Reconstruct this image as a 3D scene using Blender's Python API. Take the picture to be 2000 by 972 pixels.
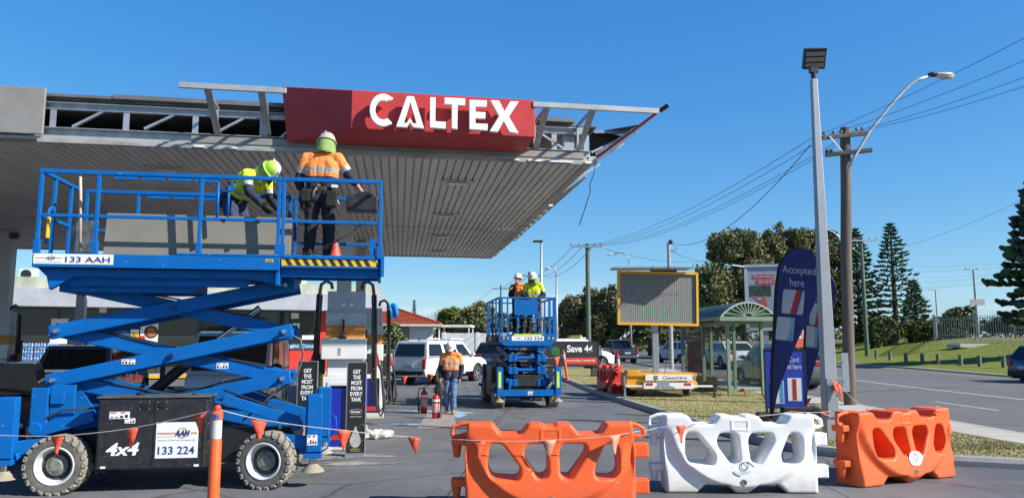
import bpy, bmesh, math, random
import numpy as np
from mathutils import Vector, Matrix
random.seed(7); np.random.seed(7)
R_ = math.radians
C = bpy.context.scene.collection
for o in list(bpy.data.objects): bpy.data.objects.remove(o)
sc = bpy.context.scene
# ---------------------------------------------------------------- camera, sky, sun, exposure
EYE = 1.7; TH = math.atan(186/1500.)
cd = bpy.data.cameras.new('camera'); cam = bpy.data.objects.new('camera', cd); C.objects.link(cam)
cd.lens = 27.0; cd.sensor_width = 36.0; cd.clip_end = 5000
cam.location = (0, 0, EYE); cam.rotation_euler = (math.pi/2 + TH, 0, 0)
sc.camera = cam
SUN_EL = R_(35); SUN_AZ = math.atan2(.92, -.39)      # compass angle from +Y towards +X
W = bpy.data.worlds.new('World'); sc.world = W; W.use_nodes = True
nt = W.node_tree; nt.nodes.clear()
sky = nt.nodes.new('ShaderNodeTexSky'); sky.sky_type = 'NISHITA'; sky.sun_disc = False
sky.sun_elevation = SUN_EL; sky.sun_rotation = SUN_AZ
sky.air_density = 1.0; sky.dust_density = 0.25; sky.ozone_density = 3.2
hs = nt.nodes.new('ShaderNodeHueSaturation'); hs.inputs['Saturation'].default_value = 1.42; hs.inputs['Value'].default_value = 1.13
bg = nt.nodes.new('ShaderNodeBackground'); bg.inputs[1].default_value = 0.112
wo = nt.nodes.new('ShaderNodeOutputWorld')
tc = nt.nodes.new('ShaderNodeTexCoord'); sp = nt.nodes.new('ShaderNodeSeparateXYZ')
mp = nt.nodes.new('ShaderNodeMapping'); mp.inputs['Scale'].default_value = (2.2, 2.2, 16)
cn = nt.nodes.new('ShaderNodeTexNoise'); cn.inputs['Scale'].default_value = 2.2; cn.inputs['Detail'].default_value = 6
cr = nt.nodes.new('ShaderNodeMapRange'); cr.inputs['From Min'].default_value = .47; cr.inputs['From Max'].default_value = .75
hr = nt.nodes.new('ShaderNodeMapRange'); hr.inputs['From Min'].default_value = .085; hr.inputs['From Max'].default_value = .02; hr.inputs['To Max'].default_value = .75
mu = nt.nodes.new('ShaderNodeMath'); mu.operation = 'MULTIPLY'
mx = nt.nodes.new('ShaderNodeMixRGB'); mx.inputs[2].default_value = (6.2, 6.6, 7.2, 1)
nt.links.new(tc.outputs['Generated'], sp.inputs[0]); nt.links.new(tc.outputs['Generated'], mp.inputs[0])
nt.links.new(mp.outputs[0], cn.inputs[0]); nt.links.new(cn.outputs[0], cr.inputs[0]); nt.links.new(sp.outputs[2], hr.inputs[0])
nt.links.new(cr.outputs[0], mu.inputs[0]); nt.links.new(hr.outputs[0], mu.inputs[1]); nt.links.new(mu.outputs[0], mx.inputs[0])
ga = nt.nodes.new('ShaderNodeGamma'); ga.inputs[1].default_value = .84; nt.links.new(sky.outputs[0], ga.inputs[0]); nt.links.new(ga.outputs[0], hs.inputs['Color']); 
sep = nt.nodes.new('ShaderNodeSeparateColor'); com = nt.nodes.new('ShaderNodeCombineColor'); nt.links.new(hs.outputs[0], sep.inputs[0])
zen = nt.nodes.new('ShaderNodeMapRange'); zen.inputs['From Min'].default_value = .48; zen.inputs['From Max'].default_value = .85; zen.inputs['To Min'].default_value = 1; zen.inputs['To Max'].default_value = .45; nt.links.new(sp.outputs[2], zen.inputs[0])
for i, (a_, g_) in enumerate(((.80, .859), (1.20, .782), (2.20, .534))):
    pw_ = nt.nodes.new('ShaderNodeMath'); pw_.operation = 'POWER'; pw_.inputs[1].default_value = g_; m1_ = nt.nodes.new('ShaderNodeMath'); m1_.operation = 'MULTIPLY'; m1_.inputs[1].default_value = a_; m2_ = nt.nodes.new('ShaderNodeMath'); m2_.operation = 'MULTIPLY'
    nt.links.new(sep.outputs[i], pw_.inputs[0]); nt.links.new(pw_.outputs[0], m1_.inputs[0]); nt.links.new(m1_.outputs[0], m2_.inputs[0]); nt.links.new(zen.outputs[0], m2_.inputs[1]); nt.links.new(m2_.outputs[0], com.inputs[i])
nt.links.new(com.outputs[0], mx.inputs[1]); nt.links.new(mx.outputs[0], bg.inputs[0]); nt.links.new(bg.outputs[0], wo.inputs[0])
sl = bpy.data.lights.new('sun', 'SUN'); so = bpy.data.objects.new('sun', sl); C.objects.link(so)
sl.energy = 5.0; sl.angle = R_(.5); sl.color = (1, .96, .88)
sv = Vector((.92*math.cos(SUN_EL), -.39*math.cos(SUN_EL), math.sin(SUN_EL)))
so.rotation_euler = sv.to_track_quat('Z', 'Y').to_euler()
sc.view_settings.view_transform = 'Standard'; sc.view_settings.look = 'None'; sc.view_settings.exposure = 0.60; sc.view_settings.gamma = 1
sc.view_settings.use_curve_mapping = False
sc.cycles.max_bounces = 6; sc.cycles.diffuse_bounces = 3; sc.cycles.glossy_bounces = 3; sc.cycles.transmission_bounces = 5; sc.cycles.transparent_max_bounces = 8
sc.cycles.use_denoising = True

# ---------------------------------------------------------------- terrain height and placing helpers
def sm(a, b, t):
    t = min(1, max(0, (t-a)/(b-a))); return t*t*(3-2*t)
def T(x, y): return .22*sm(26, 55, y)
def bank(x, y): return T(x, y) + .15 + 1.95*sm(25, 42, x)
def ray(px, py):
    u = (px-1000)/1500; v = (486-py)/1500
    return Vector((u, math.cos(TH)-v*math.sin(TH), math.sin(TH)+v*math.cos(TH)))
def on(px, py, off=0., f=T):
    d = ray(px, py); t = 40
    z = off; t = 4.
    while t < 400:
        z = f(d.x*t, d.y*t)+off
        if EYE+d.z*t <= z: break
        t += .05 if t < 60 else .2
    return Vector((d.x*t, d.y*t, z))
def at(px, py, Y):
    d = ray(px, py); t = Y/d.y
    return Vector((d.x*t, Y, EYE+d.z*t))

# ---------------------------------------------------------------- materials
def S(h):
    h = h.lstrip('#'); o = []
    for i in (0, 2, 4):
        c = int(h[i:i+2], 16)/255; o.append(c/12.92 if c <= .04045 else ((c+.055)/1.055)**2.4)
    return tuple(o)
_m = {}
def M(name, col=None, rough=.5, metal=0, var=.12, scale=6, bump=0, bscale=60, col2=None, spec=.5, coat=0, island=0, emit=0, stretch=None, thr=(.35, .7), coord='Object'):
    if name in _m: return _m[name]
    if isinstance(col, str): col = S(col)
    m = bpy.data.materials.new(name); m.use_nodes = True; n = m.node_tree; p = n.nodes['Principled BSDF']; L = n.links.new
    p.inputs['Roughness'].default_value = rough; p.inputs['Metallic'].default_value = metal
    p.inputs['Specular IOR Level'].default_value = spec; p.inputs['Coat Weight'].default_value = coat; p.inputs['Coat Roughness'].default_value = .08
    c2 = (S(col2) if isinstance(col2, str) else col2) if col2 else tuple(c*(1-var*2.2) for c in col)
    t = n.nodes.new('ShaderNodeTexCoord'); mp_ = n.nodes.new('ShaderNodeMapping'); L(t.outputs[coord], mp_.inputs[0])
    if stretch: mp_.inputs['Scale'].default_value = stretch
    no = n.nodes.new('ShaderNodeTexNoise'); no.inputs['Scale'].default_value = scale; no.inputs['Detail'].default_value = 7; no.inputs['Roughness'].default_value = .62
    L(mp_.outputs[0], no.inputs[0])
    mr = n.nodes.new('ShaderNodeMapRange'); mr.inputs[1].default_value = thr[0]; mr.inputs[2].default_value = thr[1]; L(no.outputs[0], mr.inputs[0])
    mix = n.nodes.new('ShaderNodeMixRGB'); mix.inputs[1].default_value = (*col, 1); mix.inputs[2].default_value = (*c2, 1); L(mr.outputs[0], mix.inputs[0])
    out = mix.outputs[0]
    if island:
        g = n.nodes.new('ShaderNodeNewGeometry'); mi = n.nodes.new('ShaderNodeMapRange'); mi.inputs[3].default_value = 1-island; mi.inputs[4].default_value = 1+island
        L(g.outputs['Random Per Island'], mi.inputs[0]); mm = n.nodes.new('ShaderNodeMixRGB'); mm.blend_type = 'MULTIPLY'; mm.inputs[0].default_value = 1
        L(out, mm.inputs[1]); L(mi.outputs[0], mm.inputs[2]); out = mm.outputs[0]
    L(out, p.inputs['Base Color'])
    r2 = n.nodes.new('ShaderNodeMapRange'); r2.inputs[3].default_value = max(.02, rough-.08); r2.inputs[4].default_value = min(1, rough+.15); L(no.outputs[0], r2.inputs[0]); L(r2.outputs[0], p.inputs['Roughness'])
    if bump:
        nb = n.nodes.new('ShaderNodeTexNoise'); nb.inputs['Scale'].default_value = bscale; nb.inputs['Detail'].default_value = 4; L(mp_.outputs[0], nb.inputs[0])
        b = n.nodes.new('ShaderNodeBump'); b.inputs['Strength'].default_value = bump; b.inputs['Distance'].default_value = .02; L(nb.outputs[0], b.inputs['Height']); L(b.outputs[0], p.inputs['Normal'])
    if emit:
        L(out, p.inputs['Emission Color']); p.inputs['Emission Strength'].default_value = emit
    _m[name] = m; return m
def leafmat(name, col, col2, isl=.45, scale=.6):
    m = M(name, col, .65, 0, col2=col2, scale=scale, island=isl, spec=.25)
    n = m.node_tree; p = n.nodes['Principled BSDF']
    p.inputs['Subsurface Weight'].default_value = 0
    return m
def glass(name, col=(.02, .025, .03), alpha=.0, rough=.04, spec=.6):
    if name in _m: return _m[name]
    m = bpy.data.materials.new(name); m.use_nodes = True; p = m.node_tree.nodes['Principled BSDF']
    p.inputs['Base Color'].default_value = (*col, 1); p.inputs['Roughness'].default_value = rough; p.inputs['Specular IOR Level'].default_value = spec
    if alpha: p.inputs['Alpha'].default_value = alpha
    _m[name] = m; return m

# ---------------------------------------------------------------- object helpers
def tag(o, label=None, cat=None, group=None, kind=None):
    if label: o['label'] = label
    if cat: o['category'] = cat
    if group: o['group'] = group
    if kind: o['kind'] = kind
    return o
def thing(name, label, cat, loc=(0, 0, 0), rz=0, group=None):
    o = bpy.data.objects.new(name, None); C.objects.link(o); o.empty_display_size = .2
    o.location = loc; o.rotation_euler = (0, 0, rz)
    return tag(o, label, cat, group)
def link(me, name, parent=None, mats=(), smooth=False, bevel=0, seg=2):
    o = bpy.data.objects.new(name, me); C.objects.link(o)
    me.name = name
    if not isinstance(mats, (list, tuple)): mats = [mats]
    for m in mats: me.materials.append(m)
    if smooth: me.polygons.foreach_set('use_smooth', [True]*len(me.polygons))
    if parent: o.parent = parent
    if bevel:
        b = o.modifiers.new('bevel', 'BEVEL'); b.width = bevel; b.segments = seg; b.limit_method = 'ANGLE'; b.angle_limit = R_(40)
    return o
def dup(root, loc=None, rz=None, label=None, group=None, remap=None):
    def cp(o, par):
        c = o.copy(); C.objects.link(c); c.parent = par
        for ch in list(o.children): cp(ch, c)
        return c
    r = cp(root, None)
    if loc is not None: r.location = loc
    if rz is not None: r.rotation_euler = (0, 0, rz)
    if label: r['label'] = label
    if group: r['group'] = group
    return r
class B:
    def __init__(s): s.v = []; s.f = []; s.m = []; s.k = 0
    def mat(s, k): s.k = k; return s
    def add(s, vs, fs):
        b = len(s.v); s.v += [tuple(v) for v in vs]
        for f in fs: s.f.append(tuple(i+b for i in f)); s.m.append(s.k)
        return s
    def box(s, c, d, R=None, top=(1, 1)):
        hx, hy, hz = d[0]/2, d[1]/2, d[2]/2; c = Vector(c)
        vs = []
        for z, (tx, ty) in ((-hz, (1, 1)), (hz, top)):
            for x, y in ((-hx, -hy), (hx, -hy), (hx, hy), (-hx, hy)):
                p = Vector((x*tx, y*ty, z)); vs.append(c+(R@p if R else p))
        return s.add(vs, [(3, 2, 1, 0), (4, 5, 6, 7), (0, 1, 5, 4), (1, 2, 6, 5), (2, 3, 7, 6), (3, 0, 4, 7)])
    def bx(s, x0, x1, y0, y1, z0, z1): return s.box(((x0+x1)/2, (y0+y1)/2, (z0+z1)/2), (x1-x0, y1-y0, z1-z0))
    def bar(s, p, q, w, h, up=(0, 0, 1)):
        p = Vector(p); q = Vector(q); d = (q-p); l = d.length; d.normalize(); up = Vector(up)
        if abs(d.dot(up)) > .98: up = Vector((0, 1, 0))
        a = d.cross(up).normalized(); u = a.cross(d)
        R = Matrix((d, a, u)).transposed()
        return s.box((p+q)/2, (l, w, h), R)
    def cyl(s, p, q, r, r2=None, n=12, cap=True):
        r2 = r if r2 is None else r2; p = Vector(p); q = Vector(q); d = (q-p).normalized()
        a = d.orthogonal().normalized(); b = d.cross(a); vs = []
        for c, rr in ((p, r), (q, r2)):
            for i in range(n):
                t = 2*math.pi*i/n; vs.append(c+(a*math.cos(t)+b*math.sin(t))*rr)
        fs = [(i, (i+1) % n, n+(i+1) % n, n+i) for i in range(n)]
        if cap: fs += [tuple(range(n-1, -1, -1)), tuple(range(n, 2*n))]
        return s.add(vs, fs)
    def tube(s, pts, r, n=8, cap=True):
        pts = [Vector(p) for p in pts]; vs = []; N = len(pts); a = None
        for i, p in enumerate(pts):
            d = (pts[min(i+1, N-1)]-pts[max(i-1, 0)]).normalized()
            a = (d.orthogonal() if a is None else (a-d*a.dot(d))).normalized(); b = d.cross(a)
            rr = r[i] if isinstance(r, (list, tuple)) else r
            for k in range(n):
                t = 2*math.pi*k/n; vs.append(p+(a*math.cos(t)+b*math.sin(t))*rr)
        fs = [(i*n+k, i*n+(k+1) % n, (i+1)*n+(k+1) % n, (i+1)*n+k) for i in range(N-1) for k in range(n)]
        if cap: fs += [tuple(range(n-1, -1, -1)), tuple(range((N-1)*n, N*n))]
        return s.add(vs, fs)
    def lathe(s, prof, o=(0, 0, 0), ax='y', n=32, close=False):
        vs = []; o = Vector(o)
        for r, h in prof:
            for k in range(n):
                t = 2*math.pi*k/n; c, q = math.cos(t)*r, math.sin(t)*r
                vs.append(o+(Vector((c, h, q)) if ax == 'y' else Vector((c, q, h))))
        P = len(prof); rng = P if close else P-1
        fs = [(i*n+k, i*n+(k+1) % n, ((i+1) % P)*n+(k+1) % n, ((i+1) % P)*n+k) for i in range(rng) for k in range(n)]
        return s.add(vs, fs)
    def prism(s, poly, h0, h1, ax='y'):
        n = len(poly); f = (lambda a, b, h: (a, h, b)) if ax == 'y' else ((lambda a, b, h: (a, b, h)) if ax == 'z' else (lambda a, b, h: (h, a, b)))
        vs = [f(a, b, h0) for a, b in poly]+[f(a, b, h1) for a, b in poly]
        return s.add(vs, [tuple(range(n-1, -1, -1)), tuple(range(n, 2*n))]+[(i, (i+1) % n, n+(i+1) % n, n+i) for i in range(n)])
    def ell(s, c, r, R=None, n=12, m=8):
        c = Vector(c); vs = []
        for i in range(m+1):
            ph = math.pi*i/m
            for k in range(n):
                t = 2*math.pi*k/n; p = Vector((r[0]*math.sin(ph)*math.cos(t), r[1]*math.sin(ph)*math.sin(t), r[2]*math.cos(ph)))
                vs.append(c+(R@p if R else p))
        return s.add(vs, [(i*n+k, (i+1)*n+k, (i+1)*n+(k+1) % n, i*n+(k+1) % n) for i in range(m) for k in range(n)])
    def cap(s, a, b, ra, rb, n=12):
        a = Vector(a); b = Vector(b); d = b-a; l = d.length; d.normalize(); pts = []; rs = []
        for t in (0, 30, 60): pts.append(a-d*ra*math.cos(R_(t))*.999); rs.append(max(.0008, ra*math.sin(R_(t))))
        for k in range(5): pts.append(a+d*l*k/4); rs.append(ra+(rb-ra)*k/4)
        for t in (60, 30, 0): pts.append(b+d*rb*math.cos(R_(t))*.999); rs.append(max(.0008, rb*math.sin(R_(t))))
        return s.tube(pts, rs, n)
    def mesh(s, name='m'):
        me = bpy.data.meshes.new(name); me.from_pydata(s.v, [], s.f); me.polygons.foreach_set('material_index', s.m)
        bm = bmesh.new(); bm.from_mesh(me); bmesh.ops.remove_doubles(bm, verts=bm.verts, dist=1e-5); bmesh.ops.recalc_face_normals(bm, faces=bm.faces); bm.to_mesh(me); bm.free()
        return me
    def raw(s, name='m'):
        me = bpy.data.meshes.new(name); me.from_pydata(s.v, [], s.f); me.polygons.foreach_set('material_index', s.m); return me
    def obj(s, name, mats, parent=None, smooth=False, bevel=0, seg=2, auto=False):
        o = link(s.mesh(name), name, parent, mats, smooth or auto, bevel, seg)
        if auto:
            for e in [None]:
                bm = bmesh.new(); bm.from_mesh(o.data)
                for ed in bm.edges:
                    if len(ed.link_faces) == 2 and ed.calc_face_angle(0) > R_(38): ed.smooth = False
                bm.to_mesh(o.data); bm.free()
        return o
def evalmesh(o):
    dg = bpy.context.evaluated_depsgraph_get(); dg.update()
    return bpy.data.meshes.new_from_object(o.evaluated_get(dg), depsgraph=dg)
def remesh(me, vox, smooth=4, name='m'):
    o = bpy.data.objects.new('tmp', me); C.objects.link(o)
    r = o.modifiers.new('r', 'REMESH'); r.mode = 'VOXEL'; r.voxel_size = vox
    if smooth:
        q = o.modifiers.new('s', 'SMOOTH'); q.iterations = smooth; q.factor = .5
    m2 = evalmesh(o); bpy.data.objects.remove(o); m2.name = name
    return m2
def text(s, mat, parent, o, w=None, h=None, u=(1, 0, 0), v=(0, 0, 1), depth=0, bold=0, name='lettering', align='c', shear=0, space=1, line=1):
    """flat lettering centred on o in the plane u, v (pushed 4 mm off the surface along u x v)"""
    cu = bpy.data.curves.new('t', 'FONT'); cu.body = s; cu.align_x = {'c': 'CENTER', 'l': 'LEFT', 'r': 'RIGHT'}[align]; cu.offset = bold; cu.shear = shear; cu.space_character = space; cu.space_line = line
    cu.extrude = 0; cu.resolution_u = 4
    t = bpy.data.objects.new('t', cu); C.objects.link(t); me = evalmesh(t); bpy.data.objects.remove(t); bpy.data.curves.remove(cu)
    n = len(me.vertices)
    if n == 0: return None
    a = np.zeros(n*3); me.vertices.foreach_get('co', a); a = a.reshape(-1, 3); lo, hi = a.min(0), a.max(0); sz = hi-lo
    sx = (w/sz[0]) if w else None; sy = (h/sz[1]) if h else None
    if sx is None: sx = sy
    if sy is None: sy = sx
    a = (a-(lo+hi)/2)*np.array([sx, sy, 1])
    u_ = Vector(u).normalized(); v_ = Vector(v).normalized(); nn = u_.cross(v_)
    co = np.array(o)[None]+a[:, :1]*np.array(u_)[None]+a[:, 1:2]*np.array(v_)[None]+np.array(nn)[None]*(.004 if not depth else depth)
    me.vertices.foreach_set('co', co.ravel()); 
    if depth:
        bm = bmesh.new(); bm.from_mesh(me); r = bmesh.ops.extrude_face_region(bm, geom=bm.faces[:])
        bmesh.ops.translate(bm, vec=-nn*depth, verts=[x for x in r['geom'] if isinstance(x, bmesh.types.BMVert)]); bmesh.ops.recalc_face_normals(bm, faces=bm.faces); bm.to_mesh(me); bm.free()
    me.update()
    return link(me, name, parent, mat)
def panel(pts, mat, parent, name, th=.003):
    """thin sheet from 4+ coplanar points, thickness away along its normal"""
    p = [Vector(x) for x in pts]; n = (p[1]-p[0]).cross(p[2]-p[0]).normalized(); k = len(p)
    return B().add([x for x in p]+[x-n*th for x in p], [tuple(range(k)), tuple(range(2*k-1, k-1, -1))]+[(i, i+k, (i+1) % k+k, (i+1) % k) for i in range(k)]).obj(name, mat, parent)
def grid(name, mats, xs, ys, zf, kind='structure', mf=None, parent=None):
    b = B(); nx, ny = len(xs), len(ys)
    vs = [(x, y, zf(x, y)) for y in ys for x in xs]; b.v = vs
    for j in range(ny-1):
        for i in range(nx-1):
            b.f.append((j*nx+i, j*nx+i+1, (j+1)*nx+i+1, (j+1)*nx+i)); b.m.append(0)
    o = link(b.raw(name), name, parent, mats, True)
    if kind: o['kind'] = kind
    return o
def strip(name, mat, left, right, off, kind='structure', f=T, sub=6):
    """ground sheet between two polylines of (x, y)"""
    b = B(); vs = []; n = 0
    def dens(pl):
        o = []
        for i in range(len(pl)-1):
            for k in range(sub): t = k/sub; o.append((pl[i][0]*(1-t)+pl[i+1][0]*t, pl[i][1]*(1-t)+pl[i+1][1]*t))
        return o+[pl[-1]]
    l, r = dens(left), dens(right); K = 6
    for a, c in zip(l, r):
        for k in range(K+1):
            t = k/K; x, y = a[0]*(1-t)+c[0]*t, a[1]*(1-t)+c[1]*t; vs.append((x, y, f(x, y)+off))
    b.v = vs
    for i in range(len(l)-1):
        for k in range(K): q = i*(K+1)+k; b.f.append((q, q+1, q+K+2, q+K+1)); b.m.append(0)
    me = b.raw(name); bm = bmesh.new(); bm.from_mesh(me); bmesh.ops.recalc_face_normals(bm, faces=bm.faces)
    if sum(fc.normal.z for fc in bm.faces) < 0: bmesh.ops.reverse_faces(bm, faces=bm.faces)
    bm.to_mesh(me); bm.free()
    o = link(me, name, None, mat, True)
    if kind: o['kind'] = kind
    return o
# common paints
def wear(m, chip, thr=.66, sc=38, streak=None, zdirt=None, stretch=(1, 1, 1)):
    """chips and scuffs of their own colour, long faint streaks, and dirt thrown up on the lowest part"""
    n = m.node_tree; p = n.nodes['Principled BSDF']; L = n.links.new; src = p.inputs['Base Color'].links[0].from_socket; t = n.nodes.new('ShaderNodeTexCoord')
    def lay(src, col, scale, a, b_, st, amt, det=3):
        mp_ = n.nodes.new('ShaderNodeMapping'); mp_.inputs['Scale'].default_value = st; L(t.outputs['Object'], mp_.inputs[0]); q = n.nodes.new('ShaderNodeTexNoise'); q.inputs['Scale'].default_value = scale; q.inputs['Detail'].default_value = det; L(mp_.outputs[0], q.inputs[0])
        r = n.nodes.new('ShaderNodeMapRange'); r.inputs[1].default_value = a; r.inputs[2].default_value = b_; r.inputs[4].default_value = amt; L(q.outputs[0], r.inputs[0]); x = n.nodes.new('ShaderNodeMixRGB'); L(r.outputs[0], x.inputs[0]); L(src, x.inputs[1]); x.inputs[2].default_value = (*col, 1); return x.outputs[0], r
    src, _ = lay(src, chip, sc, thr, thr+.03, stretch, .85, 5)
    if streak: src, _ = lay(src, streak, 5, .56, .75, (1.2, 1.2, 6), .35, 8)
    if zdirt:
        src, r = lay(src, zdirt[0], 7, .25, .7, (1, 1, 1.5), zdirt[2], 8); s = n.nodes.new('ShaderNodeSeparateXYZ'); L(t.outputs['Object'], s.inputs[0]); z = n.nodes.new('ShaderNodeMapRange'); z.inputs[1].default_value = zdirt[1]; z.inputs[2].default_value = .0; L(s.outputs[2], z.inputs[0])
        mu_ = n.nodes.new('ShaderNodeMath'); mu_.operation = 'MULTIPLY'; L(r.outputs[0], mu_.inputs[0]); L(z.outputs[0], mu_.inputs[1]); x = src.node; L(mu_.outputs[0], x.inputs[0])
    L(src, p.inputs['Base Color']); return m
BLUE = M('lift_blue', (.002, .125, .43), .48, 0, .10, 5, .08, 30, spec=.2, coat=.0, col2=(.002, .10, .34))
wear(BLUE, (.30, .36, .42), .70, 30, (.006, .075, .24)); wear(BLUE, (.10, .06, .04), .715, 55)
BLACK = M('black_paint', (.012, .012, .014), .45, 0, .2, 9, .15, 50, col2=(.03, .03, .032))
DARK = M('dark_metal', (.02, .022, .025), .5, .3, .2, 9)
RUB = M('rubber', (.025, .024, .023), .85, 0, .2, 12, .3, 60, col2=(.05, .045, .04))
TYRE = M('dusty_tyre', (.20, .18, .15), .9, 0, .2, 9, .5, 50, col2=(.32, .29, .24))
WHITE = M('white_paint', (.78, .78, .77), .4, 0, .06, 4, 0)
DECAL = M('decal_white', (.78, .78, .78), .45, 0, .04, 30)
GALV = M('galvanised', (.42, .44, .46), .42, .6, .18, 12, .05, 40, col2=(.30, .32, .34))
STEEL = M('steel', (.45, .46, .47), .35, .8, .12, 20)
NAVYT = M('navy_print', (.02, .04, .22), .5)
REDT = M('red_print', (.55, .03, .03), .5)
BLKT = M('black_print', (.02, .02, .02), .6)
WHT = M('white_print', (.82, .82, .82), .5, var=.02)
YEL = M('yellow_paint', (.75, .48, .02), .45, 0, .1, 8)
GREENREF = M('reflective_lime', (.55, .8, .05), .4, var=.05)
ORG = M('safety_orange', (.80, .11, .018), .5, 0, .08, 6)
CHROME = M('chrome', (.6, .6, .6), .15, 1, .05)
# ---------------------------------------------------------------- the setting
def conc(name, c1, c2, c3, joints=None, rough=.75, sc1=.35, wet=None, cracks=0, oil=0):
    m = bpy.data.materials.new(name); m.use_nodes = True; n = m.node_tree; p = n.nodes['Principled BSDF']; L = n.links.new
    g = n.nodes.new('ShaderNodeTexCoord')
    def noise(s, d=8, st=None):
        q = n.nodes.new('ShaderNodeTexNoise'); q.inputs['Scale'].default_value = s; q.inputs['Detail'].default_value = d; q.inputs['Roughness'].default_value = .65
        if st:
            mm = n.nodes.new('ShaderNodeMapping'); mm.inputs['Scale'].default_value = st; L(g.outputs['Object'], mm.inputs[0]); L(mm.outputs[0], q.inputs[0])
        else: L(g.outputs['Object'], q.inputs[0])
        return q.outputs[0]
    def mr(x, a, b, c=0, d=1):
        q = n.nodes.new('ShaderNodeMapRange'); q.inputs[1].default_value = a; q.inputs[2].default_value = b; q.inputs[3].default_value = c; q.inputs[4].default_value = d; L(x, q.inputs[0]); return q.outputs[0]
    def mix(f, a, b, mode='MIX'):
        q = n.nodes.new('ShaderNodeMixRGB'); q.blend_type = mode
        if isinstance(f, (int, float)): q.inputs[0].default_value = f
        else: L(f, q.inputs[0])
        for i, x in ((1, a), (2, b)):
            if isinstance(x, tuple): q.inputs[i].default_value = (*x, 1)
            else: L(x, q.inputs[i])
        return q.outputs[0]
    col = mix(mr(noise(sc1), .38, .66), c1, c2)
    col = mix(mr(noise(1.7, 9, (1, .45, 1)), .56, .72, 0, .7), col, c3)
    if cracks:
        ad = n.nodes.new('ShaderNodeMixRGB'); ad.blend_type = 'ADD'; ad.inputs[0].default_value = .35; L(g.outputs['Object'], ad.inputs[1]); q = n.nodes.new('ShaderNodeTexNoise'); q.inputs['Scale'].default_value = 1.3; q.inputs['Detail'].default_value = 6; L(g.outputs['Object'], q.inputs[0]); L(q.outputs[1], ad.inputs[2])
        vo = n.nodes.new('ShaderNodeTexVoronoi'); vo.feature = 'DISTANCE_TO_EDGE'; vo.inputs['Scale'].default_value = cracks; L(ad.outputs[0], vo.inputs[0])
        col = mix(mr(vo.outputs[0], .006, .0, 0, .75), col, (.03, .03, .03))
    if oil:
        col = mix(mr(noise(2.6, 5), .64, .72, 0, .65), col, (.035, .035, .038)); col = mix(mr(noise(5.5, 3), .69, .72, 0, .6), col, (.04, .04, .042)); col = mix(mr(noise(1.1, 9, (.25, 2.6, 1)), .58, .74, 0, .5), col, (.24, .24, .245)); col = mix(mr(noise(16, 2), .735, .75, 0, .8), col, (.33, .33, .32))
    sp_ = noise(70, 3); col = mix(1.0, col, mr(sp_, .3, .7, .72, 1.28), 'MULTIPLY')
    if joints:
        mp_ = n.nodes.new('ShaderNodeMapping'); mp_.inputs['Rotation'].default_value = (0, 0, R_(joints[1])); mp_.inputs['Location'].default_value = joints[2]; L(g.outputs['Object'], mp_.inputs[0])
        bt = n.nodes.new('ShaderNodeTexBrick'); bt.offset = 0; bt.inputs['Scale'].default_value = 1; bt.inputs['Brick Width'].default_value = joints[0]; bt.inputs['Row Height'].default_value = joints[0]
        bt.inputs['Mortar Size'].default_value = .012; bt.inputs['Mortar Smooth'].default_value = .2; bt.inputs['Color1'].default_value = (1, 1, 1, 1); bt.inputs['Color2'].default_value = (.93, .93, .93, 1); bt.inputs['Mortar'].default_value = (.3, .3, .3, 1)
        L(mp_.outputs[0], bt.inputs[0]); col = mix(1.0, col, bt.outputs[0], 'MULTIPLY')
    L(col, p.inputs['Base Color'])
    b = n.nodes.new('ShaderNodeBump'); b.inputs['Strength'].default_value = .35; b.inputs['Distance'].default_value = .01; L(sp_, b.inputs['Height']); L(b.outputs[0], p.inputs['Normal'])
    L(mr(noise(.8), .3, .7, rough-.12, rough+.15), p.inputs['Roughness'])
    return m
FORE = conc('forecourt_concrete', (.105, .108, .116), (.17, .172, .18), (.06, .06, .066), (4.5, 3, (1.2, .9, 0)), cracks=.16, oil=1)
ASPH = conc('road_asphalt', (.125, .122, .118), (.15, .147, .142), (.10, .098, .095), sc1=.15, cracks=.09)
PATH = conc('path_concrete', (.44, .41, .36), (.52, .48, .42), (.36, .33, .29), (1.5, 0, (0, 0, 0)))
KERB = conc('kerb_concrete', (.30, .29, .28), (.40, .39, .37), (.16, .155, .15))
GRASSG = conc('grass_ground', (.33, .30, .14), (.27, .26, .10), (.42, .34, .21), rough=.95, sc1=.7)
GRASSF = conc('grass_bank', (.15, .19, .035), (.19, .21, .05), (.28, .23, .12), rough=.95, sc1=.18)
GRASSF.node_tree.nodes['Principled BSDF'].inputs['Specular IOR Level'].default_value = .1
GRASSG.node_tree.nodes['Principled BSDF'].inputs['Specular IOR Level'].default_value = .1
DIRT = conc('dry_ground', (.20, .17, .11), (.14, .14, .06), (.26, .21, .14), rough=.95)

def lin(a, b, n): return [a+(b-a)*i/(n-1) for i in range(n)]
gx = [-3000, -600, -200]+lin(-100, 22, 40)+lin(24, 46, 18)+[60, 90, 200, 600, 3000]
gy = [-300, -60]+lin(-20, 80, 40)+[100, 140, 220, 500, 1500, 3500]
grid('ground', DIRT, gx, gy, lambda x, y: (bank(x, y)-.06 if x > 23.4 else T(x, y)-.05)-(.5*sm(130, 500, y)))
K1 = [(2.0, 58), (2.2, 42), (2.35, 35.7), (2.86, 27.2), (3.09, 23.5), (3.59, 18.3), (3.94, 15.1), (4.2, 13.4), (4.5, 12.45), (5.1, 11.72), (5.9, 11.25), (7.2, 10.7), (9.3, 10.1), (12, 9.6)]
fore_r = [(2.3, 58), (2.2, 42), (2.35, 35.7), (2.86, 27.2), (3.09, 23.5), (3.59, 18.3), (3.94, 15.1), (4.2, 13.4), (4.5, 12.45), (5.1, 11.72), (5.9, 11.25), (7.2, 10.7), (9.3, 10.1), (12, 9.6), (16, 9), (16, -6)]
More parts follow.
